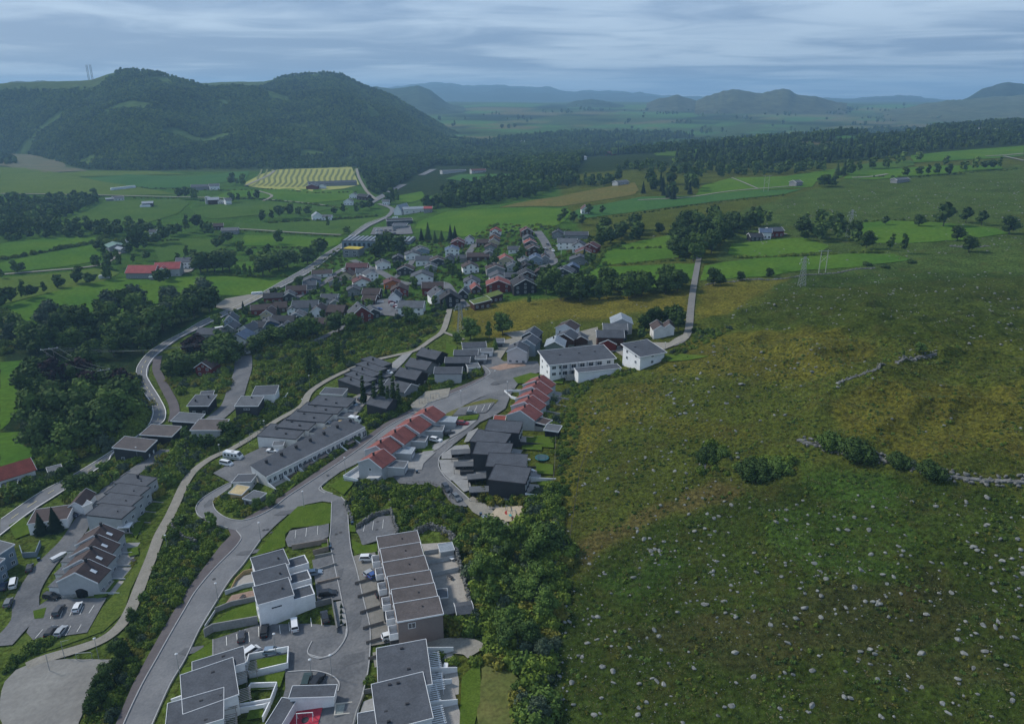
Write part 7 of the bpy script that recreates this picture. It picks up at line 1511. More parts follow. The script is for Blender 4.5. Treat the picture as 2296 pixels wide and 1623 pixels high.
def build_trees():
 one,rest=REQ[:300],REQ[300:];grp={}
 for q in one:grp.setdefault((q[5],q[6]),[]).append(q)
 for(lb,g),L in grp.items():
  A=[q[0]/q[1]for q in L];Dd=[math.hypot(q[0],q[1])for q in L]
  for i,q in enumerate(L):
   lab=lb
   if len(L)>3:
    ra=sorted(A).index(A[i])/(len(L)-1.0);rd=sorted(Dd).index(Dd[i])/(len(L)-1.0)
    lab=lb+", "+("front" if rd<.34 else "middle" if rd<.67 else "back")+" "+("left" if ra<.25 else "centre-left" if ra<.5 else "centre-right" if ra<.75 else "right")
   elif len(L)>1:o_=sorted(A).index(A[i]);lab=lb+", "+(["left","right"]if len(L)==2 else["left","middle","right"])[o_]+" one"
   tree((q[0],q[1]),q[2],q[3],q[4],lab,g,q[7],q[8],q[9],np.random.RandomState(i+len(L)),True)
 for kd in('round','spruce'):
  S_=[q for q in rest if(q[3]=='spruce')==(kd=='spruce')]
  if S_:scatter("distant_trees",np.array([q[0]for q in S_]),np.array([q[1]for q in S_]),np.array([q[2]/10 for q in S_]),LOWD if kd=='round' else LOWS,"smaller %s trees beyond the nearest ones"%("leafy" if kd=='round' else "conifer"),seed=6)
  # forests as stuff
LOWD=[proto('round','dark',i,60,1.15)for i in range(2)]+[proto('round','mid',3,60,1.15),proto('tall','mid',4,60,.9)]
LOWS=[proto('spruce','spruce',1,0,0),proto('spruce','dark',2,0,0)]
build_trees()
MTNP=[proto('round','mid',3,60,1.15),proto('round','light',11,60,1.15),proto('tall','mid',4,60,.9),proto('round','scrub',12,60,1.1),proto('round','dark',0,60,1.15)]
def forest(poly,spacing,hr,protos,seed,label,thr=None,name="forest",lam=60):
 X,Y=pts_in(poly,spacing,seed)
 if thr is not None:k=noisemask(X,Y,lam,seed,thr);X,Y=X[k],Y[k]
 r=np.random.RandomState(seed);S=r.uniform(hr[0],hr[1],len(X))/10;return scatter(name,X,Y,S,protos,label,sink=.3,seed=seed)
def hill_forest(V,spacing_keep,hr,protos,label,seed,smax=.98,thr=-2.0,keepfn=None):
 C,Rw,_=V.shape;r=np.random.RandomState(seed);n=spacing_keep
 fi=r.uniform(0,C-1.001,n);fj=r.uniform(0,(Rw-1)/1.35*smax,n);i=fi.astype(int);j=fj.astype(int);a=(fi-i)[:,None];b=(fj-j)[:,None]
 P=V[i,j]*(1-a)*(1-b)+V[i+1,j]*a*(1-b)+V[i,j+1]*(1-a)*b+V[i+1,j+1]*a*b
 s=fj/((Rw-1)/1.35)
 k=noisemask(P[:,0],P[:,1],230,seed,thr)
 if keepfn is not None:k&=keepfn(P,s,r)
 P=P[k];S=r.uniform(hr[0],hr[1],len(P))/10
 return scatter("forest",P[:,0],P[:,1],S,protos,label,sink=.8,Z=P[:,2],seed=seed)
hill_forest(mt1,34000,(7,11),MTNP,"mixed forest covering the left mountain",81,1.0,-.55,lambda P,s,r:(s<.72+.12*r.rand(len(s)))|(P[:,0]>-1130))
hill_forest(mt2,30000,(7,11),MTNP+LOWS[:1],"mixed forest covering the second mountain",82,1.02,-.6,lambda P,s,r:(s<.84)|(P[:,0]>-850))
forest([(800,372),(860,352),(1000,344),(1130,330),(1250,322),(1300,326),(1320,345),(1300,372),(1290,392),(1180,400),(1060,372),(975,372),(950,382),(905,408),(860,436),(835,440),(815,400)],9.5,(9,15),LOWD,83,"broadleaf forest beside the far straight road")
forest([(1000,425),(1180,408),(1290,404),(1300,410),(1180,445),(1010,470),(960,470)],10,(9,15),LOWD,84,"dark wood beyond the steep white hall",-.4)
forest([(1510,366),(1520,346),(1620,344),(1750,338),(1850,330),(1950,312),(2060,300),(2160,284),(2296,270),(2440,262),(2440,320),(2296,324),(2150,334),(2050,344),(1960,356),(1880,366),(1760,368),(1640,366)],13,(8,13),LOWS+LOWD[:2],85,"dark spruce forest on the right slope",-.8,lam=120)
forest([(1300,352),(1320,330),(1500,328),(1560,318),(1900,296),(2050,290),(1850,322),(1750,330),(1520,340),(1480,346)],15,(11,17),LOWD+LOWS,86,"far valley forest in front of the open plain",-.35,lam=160)
forest([(1000,330),(1130,312),(1300,298),(1500,300),(1560,308),(1400,326),(1250,322),(1120,330)],15,(11,17),LOWS+LOWD,87,"dark forest at the foot of the second mountain",-.45,lam=200)
forest([(1380,382),(1420,372),(1560,374),(1760,376),(1880,376),(1860,388),(1700,396),(1560,400),(1440,388)],13,(8,13),LOWD,88,"belt of bushy trees above the green slope",-.25)
forest([(1280,420),(1300,408),(1390,404),(1392,412),(1340,420)],11,(9,13),LOWD,89,"tree row above the brown slope");forest([(0,545),(0,450),(100,452),(215,440),(222,455),(150,488),(105,505),(220,515),(330,512),(330,535),(200,532),(60,538)],11.5,(9,13),LOWD,90,"willowy wood at the left edge of the valley")
forest([(0,372),(0,350),(25,352),(40,368)],14,(10,14),LOWD,91,"dark wood corner at the left edge");forest([(640,380),(500,380),(300,384),(180,380),(150,372),(300,374),(560,368),(800,366),(900,350),(860,358),(790,376)],12,(9,14),LOWD,92,"forest edge at the foot of the mountain")
forest([(900,335),(1300,300),(1500,250),(1900,245),(2296,250),(2000,300),(1560,318),(1300,335)],34,(11,18),LOWD,93,"scattered woods over the far plain",.55,lam=260)
forest([(900,270),(1300,240),(1500,236),(2200,240),(2000,262),(1500,262),(1000,300)],42,(14,22),LOWD,94,"far hedges and copses towards the horizon",.55,lam=420)
def hedgeline(pts,sp,hr,seed,label):
 w=[(p.x,p.y)for p in PXS(pts)];X=[];Y=[];r=np.random.RandomState(seed)
 for i in range(len(w)-1):
  a,b=w[i],w[i+1];d=math.hypot(b[0]-a[0],b[1]-a[1]);n=int(d/sp)
  for q in range(n):
   if r.rand()<.18:continue
   f=(q+r.rand())/n;X.append(a[0]+(b[0]-a[0])*f+r.normal()*.8);Y.append(a[1]+(b[1]-a[1])*f+r.normal()*.8)
 X=np.array(X);Y=np.array(Y);S=r.uniform(hr[0],hr[1],len(X))/5;return scatter("hedge",X,Y,S,BUSHP[:4],label,sink=.5,seed=seed)
for k,(pts,hr,lb)in enumerate([([(0,582),(60,574),(150,556),(215,544),(240,530)],(2,5),"field hedge at the left edge"),([(540,518),(640,524),(760,531)],(1,2),"low hedge beside the straight farm drive"),([(535,556),(640,556),(735,560)],(1,3),"hedge below the straight farm drive"),([(560,585),(640,578),(700,575)],(2,5),"thick hedge left of the grove"),([(460,615),(560,622),(640,622)],(1.5,3),"hedge along the bright hay field"),([(440,452),(560,446),(690,458),(780,470)],(1.5,4),"hedge below the mown field"),([(640,428),(700,434),(800,432)],(1.5,3),"hedge in front of the very long barn"),([(1330,596),(1400,592),(1540,584)],(1,3),"hedge between two right-hand fields"),([(1280,640),(1330,600),(1350,570),(1400,545)],(1.5,4),"hedge between the village and the green fields"),([(1380,560),(1500,555)],(1,2.5),"field boundary bushes left of the farm wood"),([(1630,578),(1720,578),(1880,570),(1990,565)],(1.2,3.4),"hedge between the narrow green fields"),([(1900,500),(2000,494),(2120,498)],(1,3),"wall with bushes above the right green field"),([(1280,496),(1400,484),(1560,460),(1760,438)],(.8,2),"dark hedge line across the green slope"),([(1340,535),(1240,510),(1180,505)],(1,3),"hedge above the village"),([(200,545),(400,540)],(2,5),"hedge below the grove"),([(600,500),(730,494),(850,484)],(1.5,3.5),"hedge above the roadside hay field"),([(1910,398),(2060,398),(2260,382),(2296,378)],(1,3),"hedge along the upper right fields"),([(590,660),(640,645),(700,610),(760,560)],(1,2.5),"roadside hedge by the valley road"),([(470,715),(560,690),(640,655)],(1.2,2.4),"hedge between the valley road and the village"),([(100,440),(300,444),(400,446)],(1,2.4),"bushes along the long farm road"),([(280,420),(500,428),(620,426)],(1.2,3),"bushes between the upper hay fields"),([(1560,372),(1800,370),(2040,352)],(2,5),"bushes under the spruce forest")]):
 hedgeline(pts,2.6 if pts[0][1]>480 else 4.5,hr,800+k,lb)
 # rocks on the pasture
def rockfield():
 r=np.random.RandomState(5);pts=[]
 zones=[([(1240,1640),(1250,1420),(1290,1230),(1400,1180),(1600,1120),(1800,1120),(2050,1110),(2296,1110),(2420,1200),(2420,1640)],1900,.14,1.25),([(1270,1200),(1290,950),(1330,880),(1500,860),(1780,1000),(1800,1060),(1500,1160)],420,.2,1.2),
([(1450,840),(1600,770),(1900,780),(1980,830),(1800,950),(1500,940)],260,.25,1.5),([(1600,740),(1700,640),(1900,620),(2296,600),(2400,800),(2100,790),(1800,740)],1000,.3,1.5),([(1900,860),(2296,820),(2296,1050),(2000,1000)],70,.15,.9),([(1640,560),(1900,600),(2296,560),(2296,400),(1950,420),(1500,500),(1300,540),(1340,520)],1300,.5,1.9),([(1030,730),(1150,690),(1520,670),(1520,700),(1300,720),(1100,760)],90,.2,1.2)]
 for poly,n,a,b in zones:
  W=[(p.x,p.y)for p in PXS(poly)];xs=[p[0]for p in W];ys=[p[1]for p in W];got=0
  while got<n:
   X=r.uniform(min(xs),max(xs),600);Y=r.uniform(min(ys),max(ys),600);k=inside(W,X,Y)&((wav(X,Y,40,61)+.6*wav(X,Y,15,62)+r.uniform(-.9,.9,600))>.05)
   for x,y in zip(X[k],Y[k]):
    if got>=n:break
    s=a+(b-a)*r.rand()**5.5*1.0;pts.append((x,y,s));got+=1
 return pts
big=[(1368,988,1.5),(1335,928,1.3),(1625,1585,1.0),(1640,1582,1.25),(1488,1535,1.0),(1555,1497,1.1),(1950,1455,1.1),(1974,1353,1.15),(1994,1382,.95),(1833,1325,.95),(1915,1160,1.25),(2270,1570,.9),(1550,900,1.6),(1630,905,1.5),(1655,890,1.5),(1600,868,1.1),(1660,862,1.7),(1700,842,1.2),(1720,828,1.4),(1740,820,1.3),(1500,886,1.2),(1512,905,1.3),(1420,1205,.9),(2240,1500,.9),(1355,1495,.8),(1320,1400,.8),(1600,790,1.4),(1790,815,1.5),(2150,700,2.0),(2220,700,1.8),(1878,860,1.6),(2290,960,1),(1690,1240,.9),(1760,1262,.9),(1835,1290,.8),(1470,1262,.8),(1985,1240,.9),(2030,1200,.8),(2170,1215,.8),(2105,1330,.7)]
allr=rockfield();allr.sort(key=lambda p:-p[2]/math.hypot(p[0],p[1]))
nearpts=[(PX(u,v),s)for u,v,s in big]
def placerock(x,y,s,label,group,r,st=1.0):
 s*=.50;a_=math.degrees(math.atan2(x,y));d_=math.hypot(x,y);label+=", "+("near" if d_<175 else "mid-distance" if d_<240 else "far")+" "+("left part" if a_<14 else "centre part" if a_<23 else "right part")
 o=link("boulder",ROCKS[r.randint(7)],None,(x,y,G(x,y)+.12*s));o.scale=(s*r.uniform(.8,1.3),s*r.uniform(.8,1.2),s*r.uniform(.7,1.1));o.rotation_euler=(r.uniform(-.4,.4),r.uniform(-.4,.4),r.uniform(0,6));tag(o,label,"boulder",group)
r=np.random.RandomState(8)
for P,s in nearpts:placerock(P.x,P.y,s,"large pale boulder in the rough grass of the stony pasture","large boulders of the stony pasture",r)
for x,y,s in allr[:255]:placerock(x,y,s*1.05,"pale grey rock lying in the rough grass of the stony pasture","rocks of the stony pasture",r)
rest=allr[255:];X=np.array([p[0]for p in rest]);Y=np.array([p[1]for p in rest]);S=np.array([p[2]for p in rest])*.52
scatter("small_rocks",X,Y,S,ROCKS,"small pale stones scattered through the pasture",sink=-.1,seed=9)
TUFT=[]
for i in range(3):
 rr=np.random.RandomState(40+i);m=MB()
 for k in range(14):
  a=rr.uniform(0,6.28);d=rr.uniform(0,.8);x,y=math.cos(a)*d,math.sin(a)*d;w=.16;h=rr.uniform(.12,.28);b=rr.uniform(0,6.28);m.face([(x-w*math.cos(b),y-w*math.sin(b),-.1),(x+w*math.cos(b),y+w*math.sin(b),-.1),(x+math.cos(a)*.55,y+math.sin(a)*.55+.0,h)])
 me_=m.mesh("tuft",mat("coarse_grass_%d"%i,[(.085,.105,.032),(.125,.115,.042),(.070,.095,.030)][i],.95,var=.35,scale=.15));TUFT.append(me_)
X,Y=pts_in([(1240,1680),(1255,1300),(1290,950),(1330,870),(1500,820),(1620,760),(1900,760),(2296,800),(2450,1000),(2450,1680)],1.25,95)
rr=np.random.RandomState(3);scatter("rough_grass",X,Y,rr.uniform(.35,.95,len(X)),TUFT,"tufts of coarse grass over the stony pasture",seed=4)
stone_wall([(1790,985),(1820,995),(1850,1003),(1900,1015),(1950,1022),(2000,1035),(2050,1050),(2110,1062),(2160,1072),(2230,1078),(2330,1082)],1.1,4.2,"long tumbled stone wall crossing the stony pasture",.95,300,tidy=False)
stone_wall([(1878,858),(1900,850),(1935,838),(1965,828),(1990,820)],.7,1.6,"lower length of the upper tumbled wall",.6,150,tidy=False)
stone_wall([(2008,815),(2040,808),(2060,798),(2100,792)],.8,2.2,"upper length of tumbled wall with a thorn tree",.7,160,tidy=False)
stone_wall([(1575,1055),(1582,1040),(1600,1022),(1612,1005)],.8,3.2,"heap of stones beside the outcrop bush",.7,90,tidy=False)
stone_wall([(1580,640),(1650,632),(1720,628),(1800,618),(1900,608),(1960,602)],.9,1.4,"dry-stone wall below the narrow green field",.9,260,tidy=False)
stone_wall([(2130,552),(2170,556),(2215,552)],.8,3.0,"stone heap on the right-hand pasture",.9,90,tidy=False)
fence([(1275,1230),(1282,1180),(1300,1060),(1320,1000)],1.2,DTRIM,"old wire fence line along the pasture edge",board=False,post=4)
# cars
CARP={}
TYRE=wm("tyre_rubber",(.02,.02,.02));RIM=mat("alloy_rim",(.35,.35,.36),.4,metal=.6);CGL=mat("car_glass",(.02,.025,.03),.06,spec=.7);HL=mat("headlight_glass",(.6,.62,.65),.2);TL=mat("tail_light",(.25,.01,.01),.3)
def paintm(name,c):return mat("car_paint_"+name,c,.28,var=.03,spec=.6)
CPAINT={"white":paintm("white",(.68,.69,.70)),"silver":paintm("silver",(.32,.34,.36)),"grey":paintm("grey",(.12,.13,.14)),"black":paintm("black",(.018,.018,.02)),"dark grey":paintm("dark_grey",(.045,.048,.055)),"blue":paintm("blue",(.04,.09,.28)),"navy":paintm("navy",(.015,.025,.06)),"red":paintm("red",(.22,.012,.02)),"green":paintm("dark_green",(.03,.05,.045)),"pale blue":paintm("pale_blue",(.2,.26,.33))}
def carmeshes(kind):
 if kind in CARP:return CARP[kind]
 prof={"hatch":([(-2.1,.35),(-2.15,.75),(-2.05,1.0),(1.0,1.0),(1.95,.82),(2.1,.55),(2.1,.35)],[(-1.95,.98),(-1.7,1.42),(.15,1.48),(.95,.99)],.88,1.32),
"suv":([(-2.3,.42),(-2.35,.9),(-2.25,1.12),(1.15,1.12),(2.15,.98),(2.3,.7),(2.3,.42)],[(-2.2,1.1),(-2.0,1.62),(.2,1.68),(1.05,1.11)],.92,1.4),
"van":([(-2.6,.4),(-2.65,1.1),(-2.6,1.25),(1.75,1.25),(2.4,.95),(2.5,.6),(2.5,.4)],[(-2.58,1.23),(-2.5,1.9),(1.0,1.95),(1.75,1.24)],.93,1.6),
"convertible":([(-2.4,.35),(-2.4,.8),(-2.2,.92),(.8,.92),(2.3,.82),(2.4,.55),(2.4,.35)],[(-.9,.90),(-.75,1.1),(.2,1.12),(.7,.91)],.9,1.5)}[kind]
 body,cab,wd_,wb=prof;m=MB()
 def extr(p,w0,w1,mi,mb):
  n=len(p);zmin=min(q[1]for q in p);zmax=max(q[1]for q in p);i=len(mb.v)
  for s in(-1,1):
   for(x,z)in p:mb.v.append((x,s*(w0+(w1-w0)*(z-zmin)/(zmax-zmin)),z))
  mb.f.append(tuple(i+k for k in range(n)));mb.f.append(tuple(i+n+k for k in reversed(range(n))));mb.m+=[mi,mi]
  for k in range(n):j=(k+1)%n;mb.f.append((i+k,i+n+k,i+n+j,i+j));mb.m.append(mi)
 extr(body,wd_,wd_*.97,0,m);bodym=m.mesh("body",CPAINT["white"])
 g=MB();extr(cab,wd_*.96,wd_*.78,0,g);glass=g.mesh("windows",CGL)
 rf=MB();top=[p for p in cab if p[1]>max(q[1]for q in cab)-.12];rf.prism([(top[0][0]-.05,-wd_*.79),(top[1][0]+.08,-wd_*.79),(top[1][0]+.08,wd_*.79),(top[0][0]-.05,wd_*.79)],[top[0][1]-.03,top[1][1]-.03,top[1][1]-.03,top[0][1]-.03],[top[0][1]+.05,top[1][1]+.05,top[1][1]+.05,top[0][1]+.05])
 for s in(-1,1):
  for(p,q)in((cab[0],cab[1]),(cab[3],cab[2])):rf.bar((p[0],s*wd_*.95,p[1]),(q[0],s*wd_*.79,q[1]),.09)
 roofm=rf.mesh("roof",CPAINT["white"])
 w=MB().tube((0,-.12,0),(0,.12,0),.33,.33,14).mesh("tyre",TYRE);ri=MB().tube((0,-.13,0),(0,.13,0),.2,.2,10).mesh("rim",RIM)
 h=MB().box(-.05,-.16,-.07,.06,.16,.07).mesh("headlight",HL);t=MB().box(-.05,-.12,-.12,.05,.12,.12).mesh("tail_light",TL)
 CARP[kind]=(bodym,glass,roofm,w,ri,h,t,wd_,wb,body);return CARP[kind]
def car(u,v,du,dv,kind,colr,label,group="parked cars",px=True,name="parked_car"):
 P=PX(u,v);Q=PX(u+du,v+dv);a=math.atan2(Q.y-P.y,Q.x-P.x);x=(P.x,P.y)
 lift=.12+.0012*math.hypot(*x);th=thing(name,(x[0],x[1],G(*x)+lift),a,label,"van" if kind=="van" else "car",group)
 b,g,rf,w,ri,h,t,wd_,wb,body=carmeshes(kind);parts=[]
 for nm,me in(("body",b),("windows",g))+((("roof",rf),)if kind!="convertible" else()):o=link(nm,me,th);parts.append(o)
 for o in parts:
  if not o.name.startswith("windows"):o.material_slots[0].link='OBJECT';o.material_slots[0].material=CPAINT[colr]
 for sx in(-wb,wb):
  for sy in(-1,1):o=link("wheel",w,th,(sx,sy*(wd_-.1),.33));link("rim",ri,o)
 for sy in(-1,1):link("headlight",h,th,(max(p[0]for p in body)-.03,sy*wd_*.7,.68));link("tail_light",t,th,(min(p[0]for p in body)+.02,sy*wd_*.75,.78))
 return th
for c in[(594,1421,3,-20,"suv","black","black car with a pale sunroof below the concrete retaining wall"),(543,1433,3,-20,"hatch","dark grey","dark grey hatchback alone at the left of the parking court"),(661,1407,-2,-20,"van","white","white van with roof hatch in the parking court"),(729,1390,-4,-18,"suv","black","black car parked under the planter row"),(736,1337,14,-3,"suv","black","long black car on the drive of the nearest white house"),(612,1466,10,-2,"hatch","pale blue","pale blue car half hidden behind the white garden wall"),(562,1470,8,-6,"van","white","white ambulance-like van behind the pergola of the bottom left block"),(688,1533,4,-14,"suv","green","left of the two dark cars beside the red court pavilion"),(712,1533,8,-12,"suv","black","right of the two dark cars beside the red court pavilion"),(706,1290,8,-2,"hatch","pale blue","small pale car tucked behind the middle garage of the white row"),
(826,1258,14,-2,"suv","white","white car with a dark sunroof beside the second brown house"),(832,1290,10,-6,"hatch","silver","silver-grey car on the third brown house's drive"),(843,1294,10,-6,"hatch","blue","bright blue car beside the silver-grey one"),(862,1338,8,-3,"hatch","black","black car under the balcony of the fourth brown house"),(876,1432,8,-3,"hatch","white","white car under the balcony of the nearest brown house"),
(1038,955,16,-1,"suv","red","red car in front of the farthest red-roofed garage"),(1008,975,14,-3,"hatch","dark grey","dark hatchback on the walled car stand"),(978,992,18,1,"suv","white","white car on the drive in the middle of the red-roofed row"),(1001,1100,12,14,"suv","dark grey","dark green-grey car at the street edge with people beside it"),(1024,1121,12,12,"hatch","grey","grey hatchback lowest on the street"),(1057,931,14,-2,"hatch","grey","grey car in the island parking bays"),(1035,1049,14,2,"hatch","dark grey","dark car under the second carport of the black row"),(1175,893,10,-8,"hatch","white","white car behind the white wall by the upper red row"),
(117,1344,14,1,"suv","black","black car beside the white gable of the dark-roofed terrace"),(133,1375,8,-12,"suv","dark grey","dark car left of the white one in the upper bays"),(175,1367,7,-14,"hatch","white","white car in the upper bays of the lower lot"),(116,1422,8,-10,"hatch","black","black car in the lower bays of the lower lot"),(138,1421,8,-10,"hatch","silver","white and silver car right of the black one in the lower bays"),(32,1314,4,-16,"van","white","white van at the left edge above the lane"),(20,1357,6,-14,"hatch","grey","grey car at the left edge below the white van"),(10,1320,5,-10,"hatch","navy","dark car behind the white van at the left edge"),(68,1279,3,-10,"hatch","black","black car alone beside the upper lane"),(164,1160,12,1,"hatch","navy","dark blue car between the courtyard house and the terrace"),
(509,1045,14,1,"van","white","white small van in front of the motorhome"),(612,1015,16,-1,"convertible","white","white classic convertible behind the flat-roofed row"),(698,973,12,-2,"hatch","grey","dark grey estate car by the wooden shed"),(740,956,14,0,"hatch","silver","silver car in the courtyard house yard"),(785,920,14,-3,"hatch","navy","dark blue car below the pale van"),(790,912,14,1,"van","pale blue","pale blue-white van above the dark blue car"),(812,899,8,-4,"hatch","black","black car at the top of the yard"),(846,862,12,2,"suv","black","black car at the nearest charcoal terrace house"),(872,840,12,1,"hatch","white","white car beside the charcoal terrace"),(874,835,12,1,"hatch","dark grey","dark car just behind the white one at the charcoal terrace"),(1285,785,10,-1,"suv","green","dark green car beside the grey-green gabled house"),(1242,800,6,-2,"hatch","black","black car by the green lawn behind the apartment block"),
(853,681,6,-1,"hatch","white","white car at the left of the village car park"),(879,683,12,-2,"suv","red","dark red estate car in the village car park"),(882,688,12,-2,"suv","white","white car beside the dark red estate car"),(889,692,12,-2,"hatch","red","red car in the village car park"),(896,697,12,-2,"van","white","white van at the right of the village car park"),(850,697,8,-1,"hatch","blue","small blue car at the edge of the village car park"),(639,668,5,-2,"hatch","white","white car beside the dark red roadside house"),(770,612,8,2,"van","white","white car on the village valley-road entrance"),(992,589,14,0,"van","white","white camper van in the upper village"),(1224,562,4,-3,"hatch","silver","silver car on the right-hand village street"),(1240,566,4,3,"hatch","white","white car at the bend of the right-hand village street"),(1250,556,4,3,"hatch","silver","silver car in front of the large white balcony house"),(1228,552,4,3,"hatch","dark grey","dark car up the right-hand village street")]:
 car(*c)
for k in range(10):
 car(845+(k%5)*10,520+(k//5)*7,6,-3,"hatch",["white","silver","black","grey","navy"][k%5],"car parked in the rows behind the school","cars in the school yard")
def motorhome(u,v,du,L,H,label,name,cat):
 P=PX(u,v);Q=PX(u+du,v);a=math.atan2(Q.y-P.y,Q.x-P.x);th=thing(name,(P.x,P.y,G(P.x,P.y)+.3),a,label,cat)
 m=MB();h=L/2;n0=[(-h,.45),(-h,H-.1),(-h+.3,H),(h-1.4,H),(h-.3,H*.62),(h,H*.42),(h,.45)];i=0
 for s in(-1.12,1.12):
  for x,z in n0:m.v.append((x,s,z))
 k=len(n0);m.f.append(tuple(range(k)));m.m.append(0);m.f.append(tuple(k+q for q in reversed(range(k))));m.m.append(0)
 for q in range(k):j=(q+1)%k;m.f.append((q,k+q,k+j,j));m.m.append(0)
 m.build("body",CPAINT["white"],th)
 g=MB();g.prism([(h-1.25,-1.0),(h-.35,-1.0),(h-.35,1.0),(h-1.25,1.0)],[H-.2,H*.62+.02,H*.62+.02,H-.2],[H-.06,H*.62+.1,H*.62+.1,H-.06]);g.build("windscreen",CGL,th)
 for x in np.arange(-h+1,h-1.6,1.5):
  for s in(-1,1):MB().box(x-.45,s*1.12-.02,H*.52,x+.45,s*1.12+.02,H*.78).build("window",CGL,th)
 MB().box(-h+.2,-1.145,H*.28,h-.6,-1.125,H*.40).build("stripe",CPAINT["grey"],th)
 for x in((-h*.45,h*.62)if L>6 else(-.2,)):
  for s in(-1,1):o=link("wheel",carmeshes("van")[3],th,(x,s*1.05,.33));link("rim",carmeshes("van")[4],o)
 MB().box(-.5,-.4,H+.003,.5,.4,H+.12).build("roof_hatch",CONC,th);return th
motorhome(524,1030,30,7.4,3.0,"large white motorhome with dark side windows in the upper lot","motorhome","motorhome");motorhome(797,948,26,5.4,2.5,"white caravan at the far end of the bungalow terrace","caravan","caravan")
th=thing("container",PX(1047,1064),.05,"dark open-topped trailer in front of the black row","trailer");MB().box(-2.2,-1,.5,2.2,1,1.7).build("body",WALL["charcoal"],th);m=MB();[m.tube((x,-1.1,.4),(x,-.9,.4),.38,.38,12)for x in(0,)];m.build("wheel",TYRE,th)
P=PX(134,1252);th=thing("boat",P,1.0,"white motorboat under cover beside the blue-grey enclosure","boat");m=MB();hp=[(-2.6,-.9),(1.2,-1),(2.9,0),(1.2,1),(-2.6,.9)]
m.prism([(x*.85,y*.7)for x,y in hp],.3,.32);i=len(m.v);m.v+=[(x*.85,y*.7,.32)for x,y in hp]+[(x,y,1.2)for x,y in hp];m.f+=[(i+k,i+(k+1)%5,i+5+(k+1)%5,i+5+k)for k in range(5)];m.m+=[0]*5;m.build("hull",CPAINT["white"],th);MB().prism([(x*.9,y*.85)for x,y in hp],1.2,[1.25,1.45,1.22,1.45,1.25]).build("cover",wm("boat_cover",(.5,.52,.55)),th)
# street lamps, poles, pylons
STEEL=mat("galvanised_steel",(.30,.32,.33),.5,metal=.4);POLEW=wm("tarred_pole",(.13,.115,.10))
LAMPP=MB().tube((0,0,-.3),(0,0,6.2),.09,.05,8).mesh("pole",STEEL);LAMPH=MB().tube((0,0,6.2),(0,0,6.28),.12,.34,12).tube((0,0,6.281),(0,0,6.42),.34,.12,12).mesh("lamp_head",wm("lamp_cover",(.55,.57,.58)))
lamps=[(404,1515,"beside the estate road near the bottom"),(490,1352,"on the kerb of the estate road below the white row"),(585,1212,"at the junction with the loop road"),(682,1140,"beside the estate road above the junction"),(775,1062,"opposite the white balcony deck"),(1034,908,"on the upper estate road by the hedge"),(1138,888,"at the upper junction"),(1110,862,"on the upper junction curve"),(222,1478,"between the gravel pitch and the cycle path"),(595,975,"on the cycle path behind the courtyard houses"),(495,1030,"on the cycle path beside the motorhome lot"),(680,925,"on the cycle path at the bend"),(695,870,"at the top of the cycle path loop"),(377,1240,"on the cycle path below the shrub belt"),(310,1035,"beside the valley road by the black house"),(502,740,"on the valley road at the bus shelter"),(700,1530,"at the corner of the bottom car bays"),(620,1470,"above the white walled lawn"),(745,1520,"beside the side street at the bottom"),(1490,800,"by the white apartment house")]
for u,v,lb in lamps:
 P=PX(u,v);th=thing("street_lamp",P,0,"slim grey street lamp "+lb,"street lamp","street lamps of the estate");link("pole",LAMPP,th);link("lamp_head",LAMPH,th)
def lattice(u,v,H,w,label,rz_=0.2,arm=5.0):
 P=PX(u,v);th=thing("pylon",P,rz_,label,"pylon","steel pylons")
 m=MB();n=9;t=.16
 def cor(k,f):s=w/2*(1-.72*f);return(s*(1 if k in(1,2)else-1),s*(1 if k>1 else-1),H*f)
 for k in range(4):
  m.bar(cor(k,0),cor(k,1),t)
  for q in range(n):m.bar(cor(k,q/n),cor((k+1)%4,(q+1)/n),t*.55);m.bar(cor((k+1)%4,q/n),cor(k,(q+1)/n),t*.55)
 m.build("lattice_mast",STEEL,th)
 for z,a in((H*.80,arm),(H*.92,arm*.8)):
  m=MB();m.bar((-a,0,z),(a,0,z),t);m.bar((-a,0,z),(0,0,z+1.2),t*.6);m.bar((a,0,z),(0,0,z+1.2),t*.6);m.build("crossarm",STEEL,th)
  for s in(-1,1):MB().tube((s*a*.95,0,z-1.0),(s*a*.95,0,z),.12,.12,6).build("insulator",HL,th)
 return th
def portal(u,v,H,w,label,rz_=0.1,wood_=True):
 P=PX(u,v);th=thing("portal_pylon",P,rz_,label,"pylon","portal pylons");mm=wm("pale_pole",(.36,.37,.33))if wood_ else STEEL
 for s in(-1,1):MB().tube((s*w/2,0,-1),(s*w/2,0,H),.26,.18,8).build("pole",mm,th)
 MB().box(-w*.95,-.12,H-.8,w*.95,.12,H-.5).build("crossarm",STEEL,th);m=MB();m.bar((-w/2,0,H*.45),(w/2,0,H*.75),.14);m.bar((w/2,0,H*.45),(-w/2,0,H*.75),.14);m.build("bracing",mm,th);return th
lattice(1033,745,16,3.4,"steel lattice pylon at the footpath fork on the yellow meadow",.3,3.4);lattice(1797,642,17,3.2,"pale lattice pylon by the narrow green field",.2,3);lattice(1903,532,20,3.6,"steel lattice pylon among the trees on the right",.2,3.6)
portal(1843,612,14,4.2,"two-legged portal pylon by the narrow green field");portal(1717,430,17,5,"tall thin pole pair on the green slope",wood_=True)
